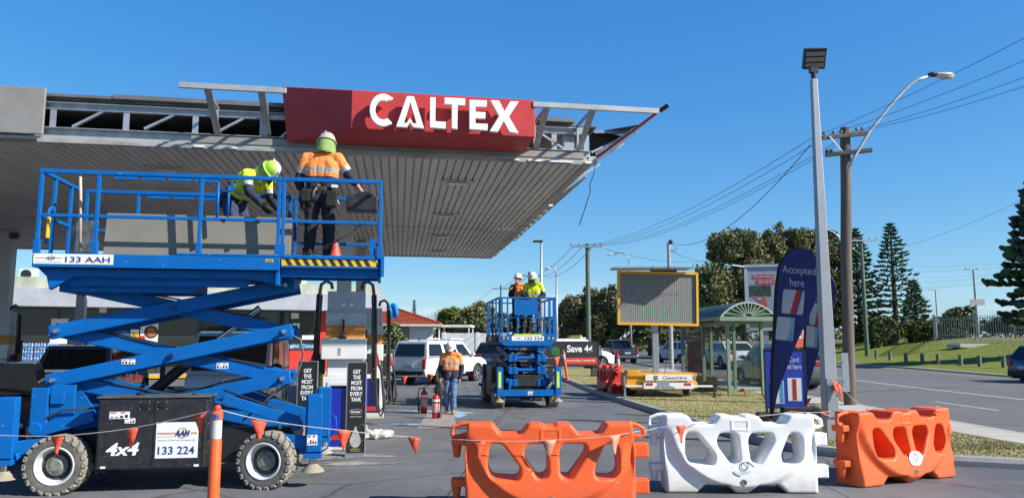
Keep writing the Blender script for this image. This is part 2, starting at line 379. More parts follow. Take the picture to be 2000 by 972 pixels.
fl = [(-60, y) for y in (58, 42, 36, 27, 23.5, 18, 15, 13.4, 12.4, 11.7, 11.2, 10.7, 10.1, 9.6, 9, -6)]
strip('forecourt', FORE, fl, fore_r, 0)
# driveway crossing behind the verge, towards the road
strip('side_road', ASPH, [(-60, 62), (-60, 48)], [(9.2, 62), (9.2, 48)], .012)
RX0 = lambda y: 8.9+.018*(y-14)
yy = [4, 8, 12, 16, 22, 30, 40, 55, 75, 110, 180, 400]
strip('road', ASPH, [(9.15+.012*(y-14), y) for y in yy], [(23.8, y) for y in yy], .02)
strip('lane_line', M('line_white', (.62, .62, .60), .7, 0, .3, 3, col2=(.3, .3, .3), thr=(.5, .75)), [(15.6, y) for y in yy[1:9]], [(15.74, y) for y in yy[1:9]], .026)
for i in range(9):
    y0 = 20+i*9
    strip('lane_dash', _m['line_white'], [(12.4, y0), (12.4, y0+3)], [(12.5, y0), (12.5, y0+3)], .026, sub=2)
VR = [(8.0, y) for y in (46, 42, 35.7, 27.2, 23.5, 18.3, 15.1, 13.4)]+[(8.0, 12.6), (8.05, 12.3), (8.1, 12.1), (8.15, 11.9), (9.3, 11.6), (12, 11)]
VL = [(2.32, 46)]+[(x+.15, y+.0) for x, y in K1[1:9]]+[(x+.08, y+.15) for x, y in K1[9:]]
strip('verge', GRASSG, VL, [(8.0+.0, y) for x, y in VL[:9]]+[(8.05, 12.6), (8.1, 12.45), (8.4, 12.3), (9.6, 12.2), (12, 12)], .125)
strip('footpath', PATH, [(7.98, 46), (7.98, 30), (7.98, 18), (8.05, 14), (8.2, 12.2), (8.6, 9), (9.1, 6)], [(9.2, 46), (9.2, 30), (9.16, 18), (9.16, 14), (9.35, 12.2), (9.75, 9), (10.3, 6)], .131)
# kerbs as swept profiles
def kerb(name, pl, w, h, mat, off=0, side=1, f=T):
    b = B(); vs = []; out = []
    for i in range(len(pl)-1):
        n = max(2, int(math.hypot(pl[i+1][0]-pl[i][0], pl[i+1][1]-pl[i][1])/.6))
        for k in range(n): t = k/n; out.append((pl[i][0]*(1-t)+pl[i+1][0]*t, pl[i][1]*(1-t)+pl[i+1][1]*t))
    out.append(pl[-1]); pr = [(0, -.1), (.01, h*.55), (.05, h*.95), (.08, h), (w, h+.004), (w, -.1)]
    for i, p in enumerate(out):
        a = out[max(0, i-1)]; c = out[min(len(out)-1, i+1)]; dx, dy = c[0]-a[0], c[1]-a[1]; l = math.hypot(dx, dy); nx, ny = dy/l*side, -dx/l*side
        for q, z in pr: vs.append((p[0]+nx*q, p[1]+ny*q, f(*p)+off+z))
    P = len(pr); b.v = vs
    for i in range(len(out)-1):
        for k in range(P-1): b.f.append((i*P+k, i*P+k+1, (i+1)*P+k+1, (i+1)*P+k)); b.m.append(0)
    me = b.raw(); o = link(me, name, None, mat); o['kind'] = 'structure'; return o
kerb('verge_kerb', K1, .17, .135, KERB, 0, -1)
kerb('road_kerb', [(23.75, y) for y in (200, 110, 75, 55, 40, 30, 20, 4)], .2, .14, KERB, .02, -1)
strip('grass_bank', GRASSF, [(23.95, y) for y in yy[2:10]], [(60, y) for y in yy[2:10]], .0, f=lambda x, y: bank(x, y)+.004, sub=4)
strip('bank_pad', PATH, [(23.95, 47), (23.95, 38)], [(26.0, 47), (26.0, 40)], .012, f=lambda x, y: bank(x, y)+.004, sub=3)
# far verge on the left of the road and grass in front of the distant trees
strip('far_grass', GRASSG, [(-4, 64), (-4, 120)], [(8.6, 64), (9.4, 120)], .06)
# grass tufts (uncountable)
def tufts(name, region, n, h, mats, zf, seed, pal):
    rnd = np.random.RandomState(seed); P = []
    while len(P) < n:
        x, y = region(rnd)
        if x is not None: P.append((x, y))
    V = np.zeros((n*3, 3)); a = rnd.rand(n)*6.283; hh = h*(.4+rnd.rand(n)); w = hh*.35
    for i, (x, y) in enumerate(P):
        z = zf(x, y); dx, dy = math.cos(a[i])*w[i], math.sin(a[i])*w[i]; lx, ly = rnd.randn(2)*hh[i]*.5
        V[3*i] = (x-dx, y-dy, z-.005); V[3*i+1] = (x+dx, y+dy, z-.005); V[3*i+2] = (x+lx, y+ly, z+hh[i])
    me = bpy.data.meshes.new(name); me.from_pydata(V.tolist(), [], [(3*i, 3*i+1, 3*i+2) for i in range(n)])
    o = link(me, name, None, mats); tag(o, 'short dry grass covering the ground', 'grass', kind='stuff'); return o
def kx(y):
    for (x0, y0), (x1, y1) in zip(K1, K1[1:]):
        if y1 <= y <= y0: return x0+(x1-x0)*(y0-y)/(y0-y1)
    return None
def vreg(r):
    y = 11.9+34*r.rand()**2.2; x = 2.5+5.45*r.rand(); k = kx(y)
    if r.rand() < .16:
        x = 4.5+4.6*r.rand(); y = 10.1+2.5*r.rand(); ky = [q0[1]+(q1[1]-q0[1])*(x-q0[0])/(q1[0]-q0[0]) for q0, q1 in zip(K1[8:], K1[9:]) if q0[0] <= x <= q1[0]]
        return (x, y) if ky and y > ky[0]+.24 and (x < 8.0 or y < 12.2) else (None, None)
    return (x, y) if (k and x > k+.22) else (None, None)
GL = leafmat('grass_blade', (.27, .255, .11), (.37, .31, .18), .28, 1.2)
tufts('verge_grass', vreg, 60000, .026, GL, lambda x, y: T(x, y)+.125, 3, None)['label'] = 'patchy dry grass on the verge inside the kerb'
GL2 = leafmat('grass_blade_green', (.13, .20, .04), (.22, .23, .08), .4, .3)
tufts('bank_grass', lambda r: (24.3+16*r.rand(), 36+45*r.rand()), 26000, .045, GL2, lambda x, y: bank(x, y)+.004, 5, None)['label'] = 'green grass on the slope across the road'
# wet mat on the forecourt and pale spill marks
o = panel([on(835, 806, .008), on(885, 806, .008), on(892, 833, .008), on(815, 835, .008)][::-1], M('pale_mat', (.34, .30, .29), .9, 0, .2, 5), None, 'floor_mat', .006); tag(o, 'pale grey mat lying on the concrete under the fire extinguishers', 'mat')
if o.data.polygons[0].normal.z < 0: pass
def puddle(name, c, rx, ry, mat, seed, off=.006):
    r = random.Random(seed); n = 28; ph = [r.random()*6 for _ in range(3)]
    pts = [(c[0]+math.cos(t)*rx*(1+.28*math.sin(3*t+ph[0])+.18*math.sin(7*t+ph[1])), c[1]+math.sin(t)*ry*(1+.25*math.sin(4*t+ph[2])), T(*c[:2])+off) for t in [6.2832*i/n for i in range(n)]]
    o = link(B().add(pts, [tuple(range(n))]).raw(name), name, None, mat); o['kind'] = 'structure'; return o
WET = M('foam_and_sky_tint', (.34, .42, .56), .25, 0, .3, 3.5, col2=(.12, .13, .15), thr=(.48, .58), spec=.6)  # sky reflection on the water put into the colour as blue, with pale foam
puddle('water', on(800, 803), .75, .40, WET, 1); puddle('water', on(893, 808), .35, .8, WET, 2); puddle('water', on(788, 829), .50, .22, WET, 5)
PALE = M('pale_stain', (.33, .32, .30), .85, 0, .3, 2.5, col2=(.14, .14, .145), thr=(.4, .62))
puddle('water_stain', on(650, 890), .75, .35, PALE, 3); puddle('water_stain', on(690, 905), .5, .2, PALE, 4)
# ---------------------------------------------------------------- 2D outlines with holes, filled, given depth and rolled edges
def shape(splines, ext, bev=0, o=(0, 0, 0), u=(1, 0, 0), v=(0, 0, 1), name='m', res=1):
    cu = bpy.data.curves.new('s', 'CURVE'); cu.dimensions = '2D'; cu.fill_mode = 'BOTH'; cu.extrude = ext; cu.bevel_depth = bev; cu.bevel_resolution = res; cu.offset = -bev
    for s in splines:
        sp_ = cu.splines.new('POLY'); sp_.points.add(len(s)-1); sp_.use_cyclic_u = True
        for i, (x, y) in enumerate(s): sp_.points[i].co = (x, y, 0, 1)
    t = bpy.data.objects.new('s', cu); C.objects.link(t); me = evalmesh(t); bpy.data.objects.remove(t); bpy.data.curves.remove(cu)
    u_ = Vector(u).normalized(); v_ = Vector(v).normalized(); nn = u_.cross(v_)
    Mx = Matrix((u_, v_, nn)).transposed().to_4x4(); Mx.translation = Vector(o); me.transform(Mx)
    bm = bmesh.new(); bm.from_mesh(me); bmesh.ops.remove_doubles(bm, verts=bm.verts, dist=1e-4); bmesh.ops.recalc_face_normals(bm, faces=bm.faces); bm.to_mesh(me); bm.free(); me.name = name
    return me
def rrect(x0, x1, y0, y1, r, n=5):
    o = []
    for cx, cy, a in ((x1-r, y1-r, 0), (x0+r, y1-r, 90), (x0+r, y0+r, 180), (x1-r, y0+r, 270)):
        for k in range(n+1): t = R_(a+90*k/n); o.append((cx+r*math.cos(t), cy+r*math.sin(t)))
    return o
def rpoly(pts, r, n=5):
    """rounded polygon; r one radius or one per corner"""
    o = []; N = len(pts)
    for i, p in enumerate(pts):
        rr = r[i] if isinstance(r, (list, tuple)) else r
        p = Vector(p); a = Vector(pts[i-1])-p; b = Vector(pts[(i+1) % N])-p; rr = min(rr, a.length*.48, b.length*.48); a.normalize(); b.normalize()
        if rr < 1e-4: o.append(tuple(p)); continue
        s0 = p+a*rr; s1 = p+b*rr
        for k in range(n+1): t = k/n; q = s0*(1-t)**2+p*2*t*(1-t)+s1*t*t; o.append((q.x, q.y))
    return o

# ---------------------------------------------------------------- the canopy
CA = R_(10); CO = Vector((1.52, 13.55, 0))
canopy = thing('station_canopy', 'large flat forecourt canopy with stripped fascia, bare steel truss and ribbed soffit', 'canopy', CO, CA)
cx_, cy_ = Vector((math.cos(CA), math.sin(CA), 0)), Vector((-math.sin(CA), math.cos(CA), 0))
def cp(px, py, v=0.):
    """canopy-local point where the sight line meets the vertical plane v metres behind the front edge"""
    d = ray(px, py); t = ((CO-Vector((0, 0, EYE)))@cy_+v)/(d@cy_); w = Vector((0, 0, EYE))+d*t
    return Vector(((w-CO)@cx_, v, w.z))
SOFF = M('soffit_sheet', (.72, .675, .64), .5, 0, .10, 1.5, .02, 30, col2=(.58, .54, .51), stretch=(3, .25, 1))
GREYP = M('grey_fascia', (.27, .262, .25), .55, 0, .14, 2.5, .04, 40, col2=(.20, .19, .18))
TRUSS = M('truss_steel', (.44, .47, .50), .4, .5, .2, 6, 0, 30, col2=(.30, .32, .35))
ROOFM = M('roof_sheet', (.18, .18, .18), .6, .2, .2, 3)
RED = M('sign_red', (.48, .045, .045), .45, 0, .05, 2, 0, spec=.3)
REDD = M('sign_red_side', (.44, .02, .02), .42, 0, .08, 3)
DEP = 15.95
def sk(u, v): return u+.029*v
b = B(); W0 = -26; n = int(-W0/.15); prof = []
for i in range(n+1):
    u = -.12-i*.15; prof += [(u, 5.0), (u-.112, 5.0), (u-.116, 5.05), (u-.146, 5.05)]
def sheet(v0, v1):
    vs = [(sk(u, v0), v0, z) for u, z in prof]+[(sk(u, v1), v1, z) for u, z in prof]; m = len(prof)
    b.add(vs, [(i, i+1, m+i+1, m+i) for i in range(m-1)])
sheet(.3, 8.6); sheet(8.66, DEP-.1)
b.obj('soffit', SOFF, canopy)
b = B().bx(-26, -.02, .05, .28, 4.955, 5.03).bx(-26, .0, -.05, .04, 4.93, 4.99)
b.add([(0, 0, 4.97), (sk(0, DEP), DEP, 4.97), (sk(-.14, DEP), DEP, 4.97), (-.14, 0, 4.97), (0, 0, 5.06), (sk(0, DEP), DEP, 5.06), (sk(-.14, DEP), DEP, 5.06), (-.14, 0, 5.06)], [(3, 2, 1, 0), (4, 5, 6, 7), (0, 1, 5, 4), (1, 2, 6, 5), (2, 3, 7, 6), (3, 0, 4, 7)])
b.bx(-26, sk(0, DEP), DEP-.12, DEP, 4.97, 5.2).obj('edge_trim', M('trim_grey', (.46, .44, .42), .45, .2, .15, 2), canopy, bevel=.008)
b = B().bx(-26, .05, .1, DEP, 5.63, 5.66); b.bx(-26, -.1, 15.7, 15.8, 5.06, 5.62)
b.bx(-26, -7.8, .0, .25, 5.665, 5.71).bx(-8.15, -.4, -.02, .3, 5.67, 5.74); b.obj('roof_deck', ROOFM, canopy)
# inner roof beams give the dark space behind the truss some structure
b = B()
for k in range(6): b.bx(-26, -.2, 2.2+k*2.5, 2.35+k*2.5, 5.40, 5.61)
for k in range(12): b.bx(-24+k*2.1, -23.9+k*2.1, .5, 15.5, 5.1, 5.3)
b.obj('roof_beam', DARK, canopy)
# front truss
b = B(); uL = -9.2
b.bx(uL, -.15, .06, .14, 5.47, 5.60).bx(uL, -.1, .06, .15, 5.03, 5.15).bx(uL, -.1, -.02, .055, 5.14, 5.155).bx(uL, -.3, .0, .055, 5.56, 5.57)
b.obj('truss_chord', TRUSS, canopy, bevel=.006)
for px in (104, 247, 382, 513, 1080, 1142):
    u = cp(px, 225, .1).x
    B().bx(u-.035, u+.035, .07, .13, 5.15, 5.47).bx(u+.035, u+.06, .07, .075, 5.15, 5.47).obj('truss_post', TRUSS, canopy)
for a, c in (((142, 248), (206, 214)), ((282, 252), (345, 220)), ((425, 258), (480, 226)), ((1057, 262), (1108, 296)), ((1155, 298), (1222, 250)), ((548, 270), (575, 244))):
    p, q = cp(*a, .1), cp(*c, .1); p.z = max(5.15, min(p.z, 5.49)); q.z = max(5.15, min(q.z, 5.49)); B().bar(p, q, .035, .06, (0, 1, 0)).obj('truss_brace', TRUSS, canopy)
B().bx(cp(1112, 270, .12).x-.12, cp(1112, 270, .12).x+.1, .16, .2, 5.15, 5.5).obj('junction_box', GALV, canopy)
# intact fascia panel at the left, lower flashings
B().bx(-26, cp(92, 220, 0).x, -.12, -.06, 5.0, 5.76).obj('fascia_panel', GREYP, canopy, bevel=.01)
B().bx(-6.9, -.25, -.07, -.02, 4.99, 5.10).obj('flashing', GREYP, canopy)
B().bx(-9.2, .0, -.1, -.055, 4.88, 4.93).obj('gutter_strip', M('gutter_grey', (.40, .39, .38), .5, .1, .2, 3), canopy)
for a, c in ((378, 398), (442, 462), (1003, 1014), (1032, 1062), (1072, 1118), (1142, 1158)):
    u0, u1 = cp(a, 300, -.12).x, cp(c, 300, -.12).x; B().bx(u0, u1, -.13, -.104, 4.895, 4.925).obj('flashing_tab', WHITE, canopy)
# outer rail on raked brackets
FW = -.92
r0, r1, r2, r3 = cp(349, 168, FW), cp(552, 174, FW), cp(1044, 203, FW), cp(1292, 211, FW)
zr = (r0.z+r1.z+r2.z+r3.z)/4-.02
B().bar((r0.x, FW, zr), (r1.x+.06, FW, zr), .05, .09).obj('outer_rail', M('rail_grey', (.48, .47, .46), .4, .3, .15, 4), canopy, bevel=.006)
b = B().bar((r2.x-.03, FW, zr), (r3.x-.05, FW, zr), .05, .09); b.obj('outer_rail', M('rail_grey', (.48, .47, .46), .4, .3, .15, 4), canopy, bevel=.006)
for px, py in ((402, 172), (507, 178), (1065, 208), (1155, 214)):
    u = cp(px, py, FW).x; ui = u-.0
    b = B().bar((u, FW, zr-.04), (ui, -.03, 5.17), .03, .05, (1, 0, 0)).bar((u+.04, FW, zr-.04), (ui+.04, -.03, 5.17), .012, .08, (1, 0, 0)).bar((u, FW+.02, zr-.05), (ui, .03, 5.60), .03, .05, (1, 0, 0)).bar((ui, -.01, 5.16), (ui, -.01, 5.62), .04, .05)
    b.obj('bracket', TRUSS, canopy)
# the red name box: raked left cheek, front, raked underside
FV = -.92
tl, tr, br_, bl = cp(688, 176, FV), cp(1045, 196, FV), cp(1045, 270, FV), cp(688, 249, FV)
zt, zb = (tl.z+tr.z)/2, (bl.z+br_.z)/2
tl.z = tr.z = zt; bl.z = br_.z = zb; bl.x = tl.x; br_.x = tr.x
otl, obl, obr = cp(550, 169, -.16), cp(560, 276, -.13), cp(1036, 300, -.13); 
obr.z = obl.z = (obl.z+obr.z)/2; otr = Vector((tr.x, -.16, zt)); obr.x = tr.x-.02
V8 = [tl, tr, br_, bl, otl, otr, obr, obl]
b = B().add(V8, [(0, 3, 2, 1), (0, 4, 7, 3), (3, 7, 6, 2), (1, 2, 6, 5), (0, 1, 5, 4), (4, 5, 6, 7)])
sign = b.obj('sign_box', RED, canopy, bevel=.012)
sign['label'] = 'red box sign with raised white letters on the canopy edge'
def Cletter():
    o = [(0.5+.5*math.cos(R_(t)), .5+.5*math.sin(R_(t))) for t in range(48, 313, 12)]; i = [(0.5+.29*math.cos(R_(t)), .5+.29*math.sin(R_(t))) for t in range(305, 54, -12)]
    o = [(.86, .885)]+[p for p in o if p[0] < .84 or True][1:]; return [[(x, y) for x, y in o+i if x < .92]]
LET = {'C': Cletter(), 'A': [[(0, 0), (.37, 1), (.62, 1), (1, 0), (.62, 0), (.5, .16), (.40, 0)], [(.27, .14), (.38, .14), (.5, .30), (.60, .14), (.73, .14), (.5, .80)]],
       'L': [[(0, 0), (0, 1), (.34, 1), (.34, .22), (1, .22), (1, 0)]], 'T': [[(.36, 0), (.36, .78), (0, .78), (0, 1), (1, 1), (1, .78), (.64, .78), (.64, 0)]],
       'E': [[(0, 0), (0, 1), (.95, 1), (.95, .79), (.33, .79), (.33, .60), (.88, .60), (.88, .40), (.33, .40), (.33, .21), (1, .21), (1, 0)]],
       'X': [[(0, 0), (.33, .51), (.03, 1), (.33, 1), (.52, .67), (.72, 1), (1, 1), (.67, .51), (1, 0), (.69, 0), (.49, .34), (.30, 0)]]}
LW = M('letter_white', (.80, .80, .80), .35, 0, .03, 3)
for ch, x0, x1, y0, y1 in (('C', 721, 775, 186, 247), ('A', 773, 829, 191, 249), ('L', 839, 871, 193, 251), ('T', 867, 908, 194, 252), ('E', 916, 952, 198, 254), ('X', 955, 1012, 200, 258)):
    p = cp(x0, y1, FV-.14); q = cp(x1, y0, FV-.14); w, h = q.x-p.x, q.z-p.z
    me = shape([[(x*w, y*h) for x, y in s] for s in LET[ch]], .035, .006, (p.x, FV-.14, p.z), (1, 0, 0), (0, 0, 1), 'letter')
    link(me, 'letter', sign, LW)
# raked side fascia on the right edge: mitred near piece and the long run beyond the gap
tipu, tz = r3.x+.0, zr+.03
def side(v0, v1, name, mats, w=.05, z0=5.06):
    p = [(sk(.03, v0), v0 if v0 > 0 else 0, z0), (sk(.03, v1), v1, z0), (sk(tipu, v1), v1, tz), (sk(tipu, v0), v0, tz)]
    return panel([Vector(x) for x in p], mats, canopy, name, .02)
side(4.4, DEP, 'side_fascia', GREYP)
panel([Vector((.02, 0, 5.04)), Vector((.08, 1.1, 5.04)), Vector((tipu+.02, 1.3, tz-.02)), Vector((tipu+.02, -.9, tz))], M('fascia_pale', (.62, .64, .70), .25, 0, .08, 2), canopy, 'side_fascia', .02)
B().bar((.0, -.04, 5.03), (tipu+.02, -.94, tz+.02), .022, .04).obj('mitre_edge', RED, canopy)
panel([Vector((-.05, .26, 5.10)), Vector((.12, .24, 5.12)), Vector((.62, .20, 5.52)), Vector((-.05, .26, 5.60))], M('shade_dark', (.03, .028, .027), .7), canopy, 'shade_plate', .01)  # dark plate stands in for the shade around the roof end and truss
panel([Vector((.02, .18, 5.56)), Vector((.70, -.3, 5.60)), Vector((.70, .5, 5.66)), Vector((.02, .9, 5.68))], M('infill_brown', (.12, .11, .10), .6), canopy, 'cap_sheet', .012)
B().bar((.02, .10, 5.12), (.62, -.12, 5.52), .03, .05).obj('truss_brace', TRUSS, canopy); B().bar((.0, .1, 5.54), (.80, .02, 5.56), .03, .05).obj('truss_brace', TRUSS, canopy)
B().bar((tipu-.03, -.90, tz-.02), (tipu+.09, -1.0, tz+.06), .03, .07).obj('tip_cap', M('tip_dark', (.06, .01, .01), .5), canopy)
B().bar((sk(tipu, 4.4), 4.4, tz), (sk(tipu, DEP), DEP, tz), .05, .05).obj('side_rail', M('rail_grey'), canopy)
for v in (1.2, 3.0, 4.8, 7, 9.2, 11.4, 13.6): B().bar((sk(.0, v), v, 5.1), (sk(.88, v), v, tz-.04), .04, .05).obj('bracket', TRUSS, canopy)
for k in range(15):
    v = 4.6+k*.74; B().bx(sk(.03, v), sk(.06, v)+.07, v, v+.12+.1*(k % 3), 4.98, 5.02).obj('flashing_tab', WHITE, canopy)
# hanging cable
def cable(pts, r, name, mat, par=None, n=6):
    return B().tube(pts, r, n).obj(name, mat, par, smooth=True)
p0 = cp(1163, 318, .0); pts = [p0]+[cp(x, y, .0) for x, y in ((1160, 340), (1152, 360), (1153, 375), (1146, 395), (1140, 415), (1131, 440))]
cable(pts, .008, 'loose_cable', BLACK, canopy)
# soffit lights
LG = M('light_lens', (.62, .60, .55), .3, 0, .05, 5)
def soff(px, py, z=4.998):
    d = ray(px, py); t = (z-EYE)/d.z; w = Vector((d.x*t, d.y*t, z))-CO; return w@cx_, w@cy_
for px, py in ((893, 355), (871, 419), (861, 460), (855, 490), (325, 329), (345, 372), (120, 415), (600, 440)):
    u, v = soff(px, py)
    f = B().bx(u-.34, u+.34, v-.19, v+.19, 4.975, 4.997).obj('light_fitting', M('fitting_grey', (.55, .54, .52), .4), canopy, bevel=.005)
    B().bx(u-.2, u+.2, v-.11, v+.11, 4.94, 4.972).obj('lens', LG, f, bevel=.02)
# columns under it
COLM = M('column_paint', (.50, .50, .51), .4, 0, .1, 1.5, 0)
for (x, y), w in (((-3.85, 17.6), .32), ((-4.85, 24.6), .30), ((-14.75, 22.3), .36), ((-15.9, 28.4), .3)):
    l = Vector((x, y, 0))-CO; u, v = l@cx_, l@cy_
    c_ = B().bx(u-w/2, u+w/2, v-w/2, v+w/2, 0, 4.99).obj('column', COLM, canopy, bevel=.02)
    B().bx(u-w/2-.03, u+w/2+.03, v-w/2-.03, v+w/2+.03, .0, .06).obj('base_plate', DARK, c_)
# small floodlight under the canopy by the left column
o = cp(28, 460, 8.6); f = B().box((o.x, o.y, o.z), (.2, .16, .16)).obj('floodlight', BLACK, canopy, bevel=.02)

# ---------------------------------------------------------------- the shop
SA = R_(20.5); SO = at(737, 620, 42.5); SO.z = T(SO.x, SO.y)
shop = thing('station_shop', 'long low service station shop with pale fascia, dark glass front and red end', 'shop', SO, SA)
sx, sy = Vector((math.cos(SA), math.sin(SA), 0)), Vector((-math.sin(SA), math.cos(SA), 0))
def spt(px, py, v=0.):
    d = ray(px, py); e = Vector((0, 0, EYE)); t = ((SO-e)@sy+v)/(d@sy); w = e+d*t
    return Vector(((w-SO)@sx, v, w.z-SO.z))
fb = (spt(20, 596, -1.2).z+spt(733, 608, -1.2).z)/2; ft = (spt(20, 564, -1.2).z+spt(733, 573, -1.2).z)/2; pt = (spt(60, 546, -.2).z+spt(720, 557, -.2).z)/2
B().bx(-34, 0, 0, 11, 0, .1).bx(-34, -.05, .3, 11, fb, ft-.05).bx(-34, -33.7, 0, 11, .1, fb).bx(-.3, 0, .3, 11, .1, fb).bx(-34, -.05, 10.7, 11, .1, fb).obj('wall', M('shop_wall', (.46, .45, .42), .8, 0, .1, 2), shop)
B().bx(-34, .0, -1.0, 10, ft-.02, pt).obj('parapet', M('parapet_cream', (.48, .50, .40), .7, 0, .2, 1.2, stretch=(1, 1, .3)), shop)
B().bx(-34, .25, -1.25, -1.02, fb, ft).bx(-34, .25, -1.01, .0, fb, fb+.1).bx(-.03, .25, -1.01, 6, fb, ft).obj('fascia', M('fascia_white', (.42, .44, .49), .5, 0, .12, 1.6), shop, bevel=.01)
B().bx(-34, -.02, .06, .1, .3, fb-.02).obj('window', glass('shop_glass', (.018, .022, .021), 0, .05, .5), shop)
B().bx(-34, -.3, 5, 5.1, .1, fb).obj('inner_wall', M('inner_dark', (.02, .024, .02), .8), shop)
ALU = M('alu_frame', (.10, .10, .10), .4, .6)
for k in range(15):
    u = -33+k*2.2
    if u < -8.5: B().bx(u-.04, u+.04, .02, .12, .1, fb).obj('mullion', ALU, shop)
B().bx(-34, -8, .02, .13, .1, .45).obj('sill', ALU, shop)
# red end with the night counter window
RW = M('red_wall', (.62, .035, .02), .5, 0, .1, 2)
a0 = spt(558, 700, -.02).x; a1 = spt(620, 700, -.02).x; a2 = -.05
zc = spt(600, 681, -.05).z
b = B().bx(a0, a1, -.06, .05, .1, zc).bx(a1, a1+.55, -.16, .05, .1, fb-.01).bx(a1+1.15, a2-.35, -.05, .05, .1, fb-.02); b.obj('red_panel', RW, shop, bevel=.01)
B().bx(a1+.56, a1+1.14, -.03, .05, .1, fb-.02).bx(a2-.34, a2, -.03, .05, .1, fb-.02).obj('side_panel', M('orange_panel', (.62, .10, .03), .5), shop)
w_ = B().bx(a0+.1, a1-.1, -.02, .04, zc+.3, fb-.1).obj('counter_window', M('counter_dark', (.02, .025, .025), .15), shop)
B().bx(a0+1.2, a0+3.0, -.03, -.021, zc+.6, fb-.5).obj('blind', M('blind_tan', (.10, .085, .045), .8), w_)
B().bx((a0+a1)/2+.6, (a0+a1)/2+.66, -.05, -.022, zc+.3, fb-.1).obj('window_frame', STEEL, w_)
for i, (x, z, w, h) in enumerate(((.8, .5, .6, .22), (2.3, .42, .65, .3), (1.5, .35, .3, .15), (.2, 1.6, .4, .3), (.3, 1.1, .35, .25))): B().bx(a0+x, a0+x+w, -.045, -.035, zc+z, zc+z+h).obj('notice', DECAL, w_)
nc = B().bx(a0, a1, -.14, -.07, zc, zc+.28).obj('counter_sign', M('teal_sign', (.015, .13, .24), .5), shop)
text('Night Counter', WHT, nc, ((a0+a1)/2+.1, -.14, zc+.14), w=2.1, h=.2)
# glowing nothing: goods, posters and boards behind or on the glass
def board(px0, py0, px1, py1, v, name, mat, d=.02):
    p, q = spt(px0, py1, v), spt(px1, py0, v); return B().bx(p.x, q.x, v-d, v, p.z, q.z).obj(name, mat, shop)
n1 = board(97, 622, 134, 671, .0, 'notice_board', DECAL)
p = spt(115, 635, -.03)
for k in range(3): text('Pumps closed for works', M('grey_print', (.3, .3, .32), .6), n1, (p.x, -.02, p.z-.0-k*.24), w=.85, h=.09)
po = board(273, 627, 310, 669, .0, 'food_poster', DECAL)
p = spt(295, 648, -.03); B().cyl((p.x, -.028, p.z), (p.x, -.022, p.z), .32, n=24).obj('bowl', M('bowl_dark', (.08, .03, .03), .5), po); B().cyl((p.x+.02, -.036, p.z), (p.x+.02, -.029, p.z), .22, n=20).obj('food', M('food_orange', (.6, .22, .04), .6, 0, .4, 9), po)
p = spt(278, 660, -.03); B().cyl((p.x, -.028, p.z), (p.x, -.022, p.z), .14, n=20).obj('price_disc', REDT, po)
d1 = board(255, 643, 272, 661, .0, 'price_sign', YEL); p = spt(263, 654, -.03); text('4c', BLKT, d1, (p.x, -.02, p.z), h=.22)
board(255, 643, 272, 649, -.03, 'price_sign_top', DECAL); board(236, 647, 254, 656, .0, 'blue_sign', M('blue_sign', (.02, .15, .35), .5))
board(194, 601, 209, 610, -.1, 'intercom_box', DECAL); board(385, 575, 398, 590, .0, 'small_notice', DECAL)
# step, yellow kerb line, roof plant
B().bx(-34, 1, -2.6, -.2, 0, .14).obj('step', PATH, shop)
B().bx(-34, 1, -2.66, -2.6, 0, .15).obj('yellow_kerb', M('kerb_yellow', (.75, .42, .03), .7, 0, .2, 3), shop)
for px, py in ((56, 545), (583, 556), (150, 545)):
    p = spt(px, py, 2.0); t = thing('air_conditioner', 'white rooftop air conditioner with round fan grille, %s on the shop roof' % {56: 'left end', 583: 'right end', 150: 'middle one'}[px], 'air conditioner', SO+sx*p.x+sy*2.0+Vector((0, 0, pt)), SA, 'rooftop air conditioners')
    B().bx(-.42, .42, -.17, .17, .04, .62).bx(-.35, -.25, -.15, .15, 0, .04).bx(.25, .35, -.15, .15, 0, .04).obj('case', M('ac_white', (.6, .6, .56), .5), t, bevel=.02)
    B().lathe([(.0, -.172), (.2, -.174), (.22, -.18), (.24, -.172)], (-.1, 0, .33), n=20).obj('fan_grille', DARK, t)
# water bottle packs stacked on pallets in front of the glass
WB = M('bottle_wrap', (.10, .22, .42), .25, 0, .5, 9, .2, 20, col2=(.45, .55, .68), thr=(.45, .6)); p = spt(66, 716, -.9)
base = SO+sx*(p.x)+sy*(-1.0)+Vector((0, 0, .14))
for i in range(4):
    for k in range(5):
        if i == 3 and k < 3: pass
        q = base+sx*(-.78+i*.5); pk = thing('water_pack', ('shrink wrapped pack of water bottles in the stack by the glass'), 'water pack', (q.x, q.y, q.z+k*.30), SA, 'packs of water bottles stacked by the shop')
        bb = B()
        for a in range(4):
            for c in range(2): bb.cyl((-.17+a*.115, -.06+c*.12, .0), (-.17+a*.115, -.06+c*.12, .24), .055, n=8).cyl((-.17+a*.115, -.06+c*.12, .24), (-.17+a*.115, -.06+c*.12, .295), .02, n=6)
        bb.obj('bottles', WB, pk, smooth=False); B().bx(-.235, .235, -.125, .125, .06, .15).obj('wrap', M('wrap_band', (.06, .16, .40), .3), pk, bevel=.02)
def bollard(px, py, mat, h, label, name='bollard', f=T, r=.08, cat='bollard', group=None, off=0):
    p = on(px, py, off, f); t = B().cyl((0, 0, 0), (0, 0, h), r, n=14).cyl((0, 0, h), (0, 0, h+.03), r, r*.6, n=14).obj(name, mat, None, auto=True); t.location = p; return tag(t, label, cat, group)
bollard(68, 733, YEL, 1.0, 'yellow steel bollard beside the stacked water packs', r=.13)
bollard(316, 757, M('rust_post', (.09, .03, .03), .7), 1.0, 'dark rusty post with a chain hook in front of the shop kerb', r=.1)
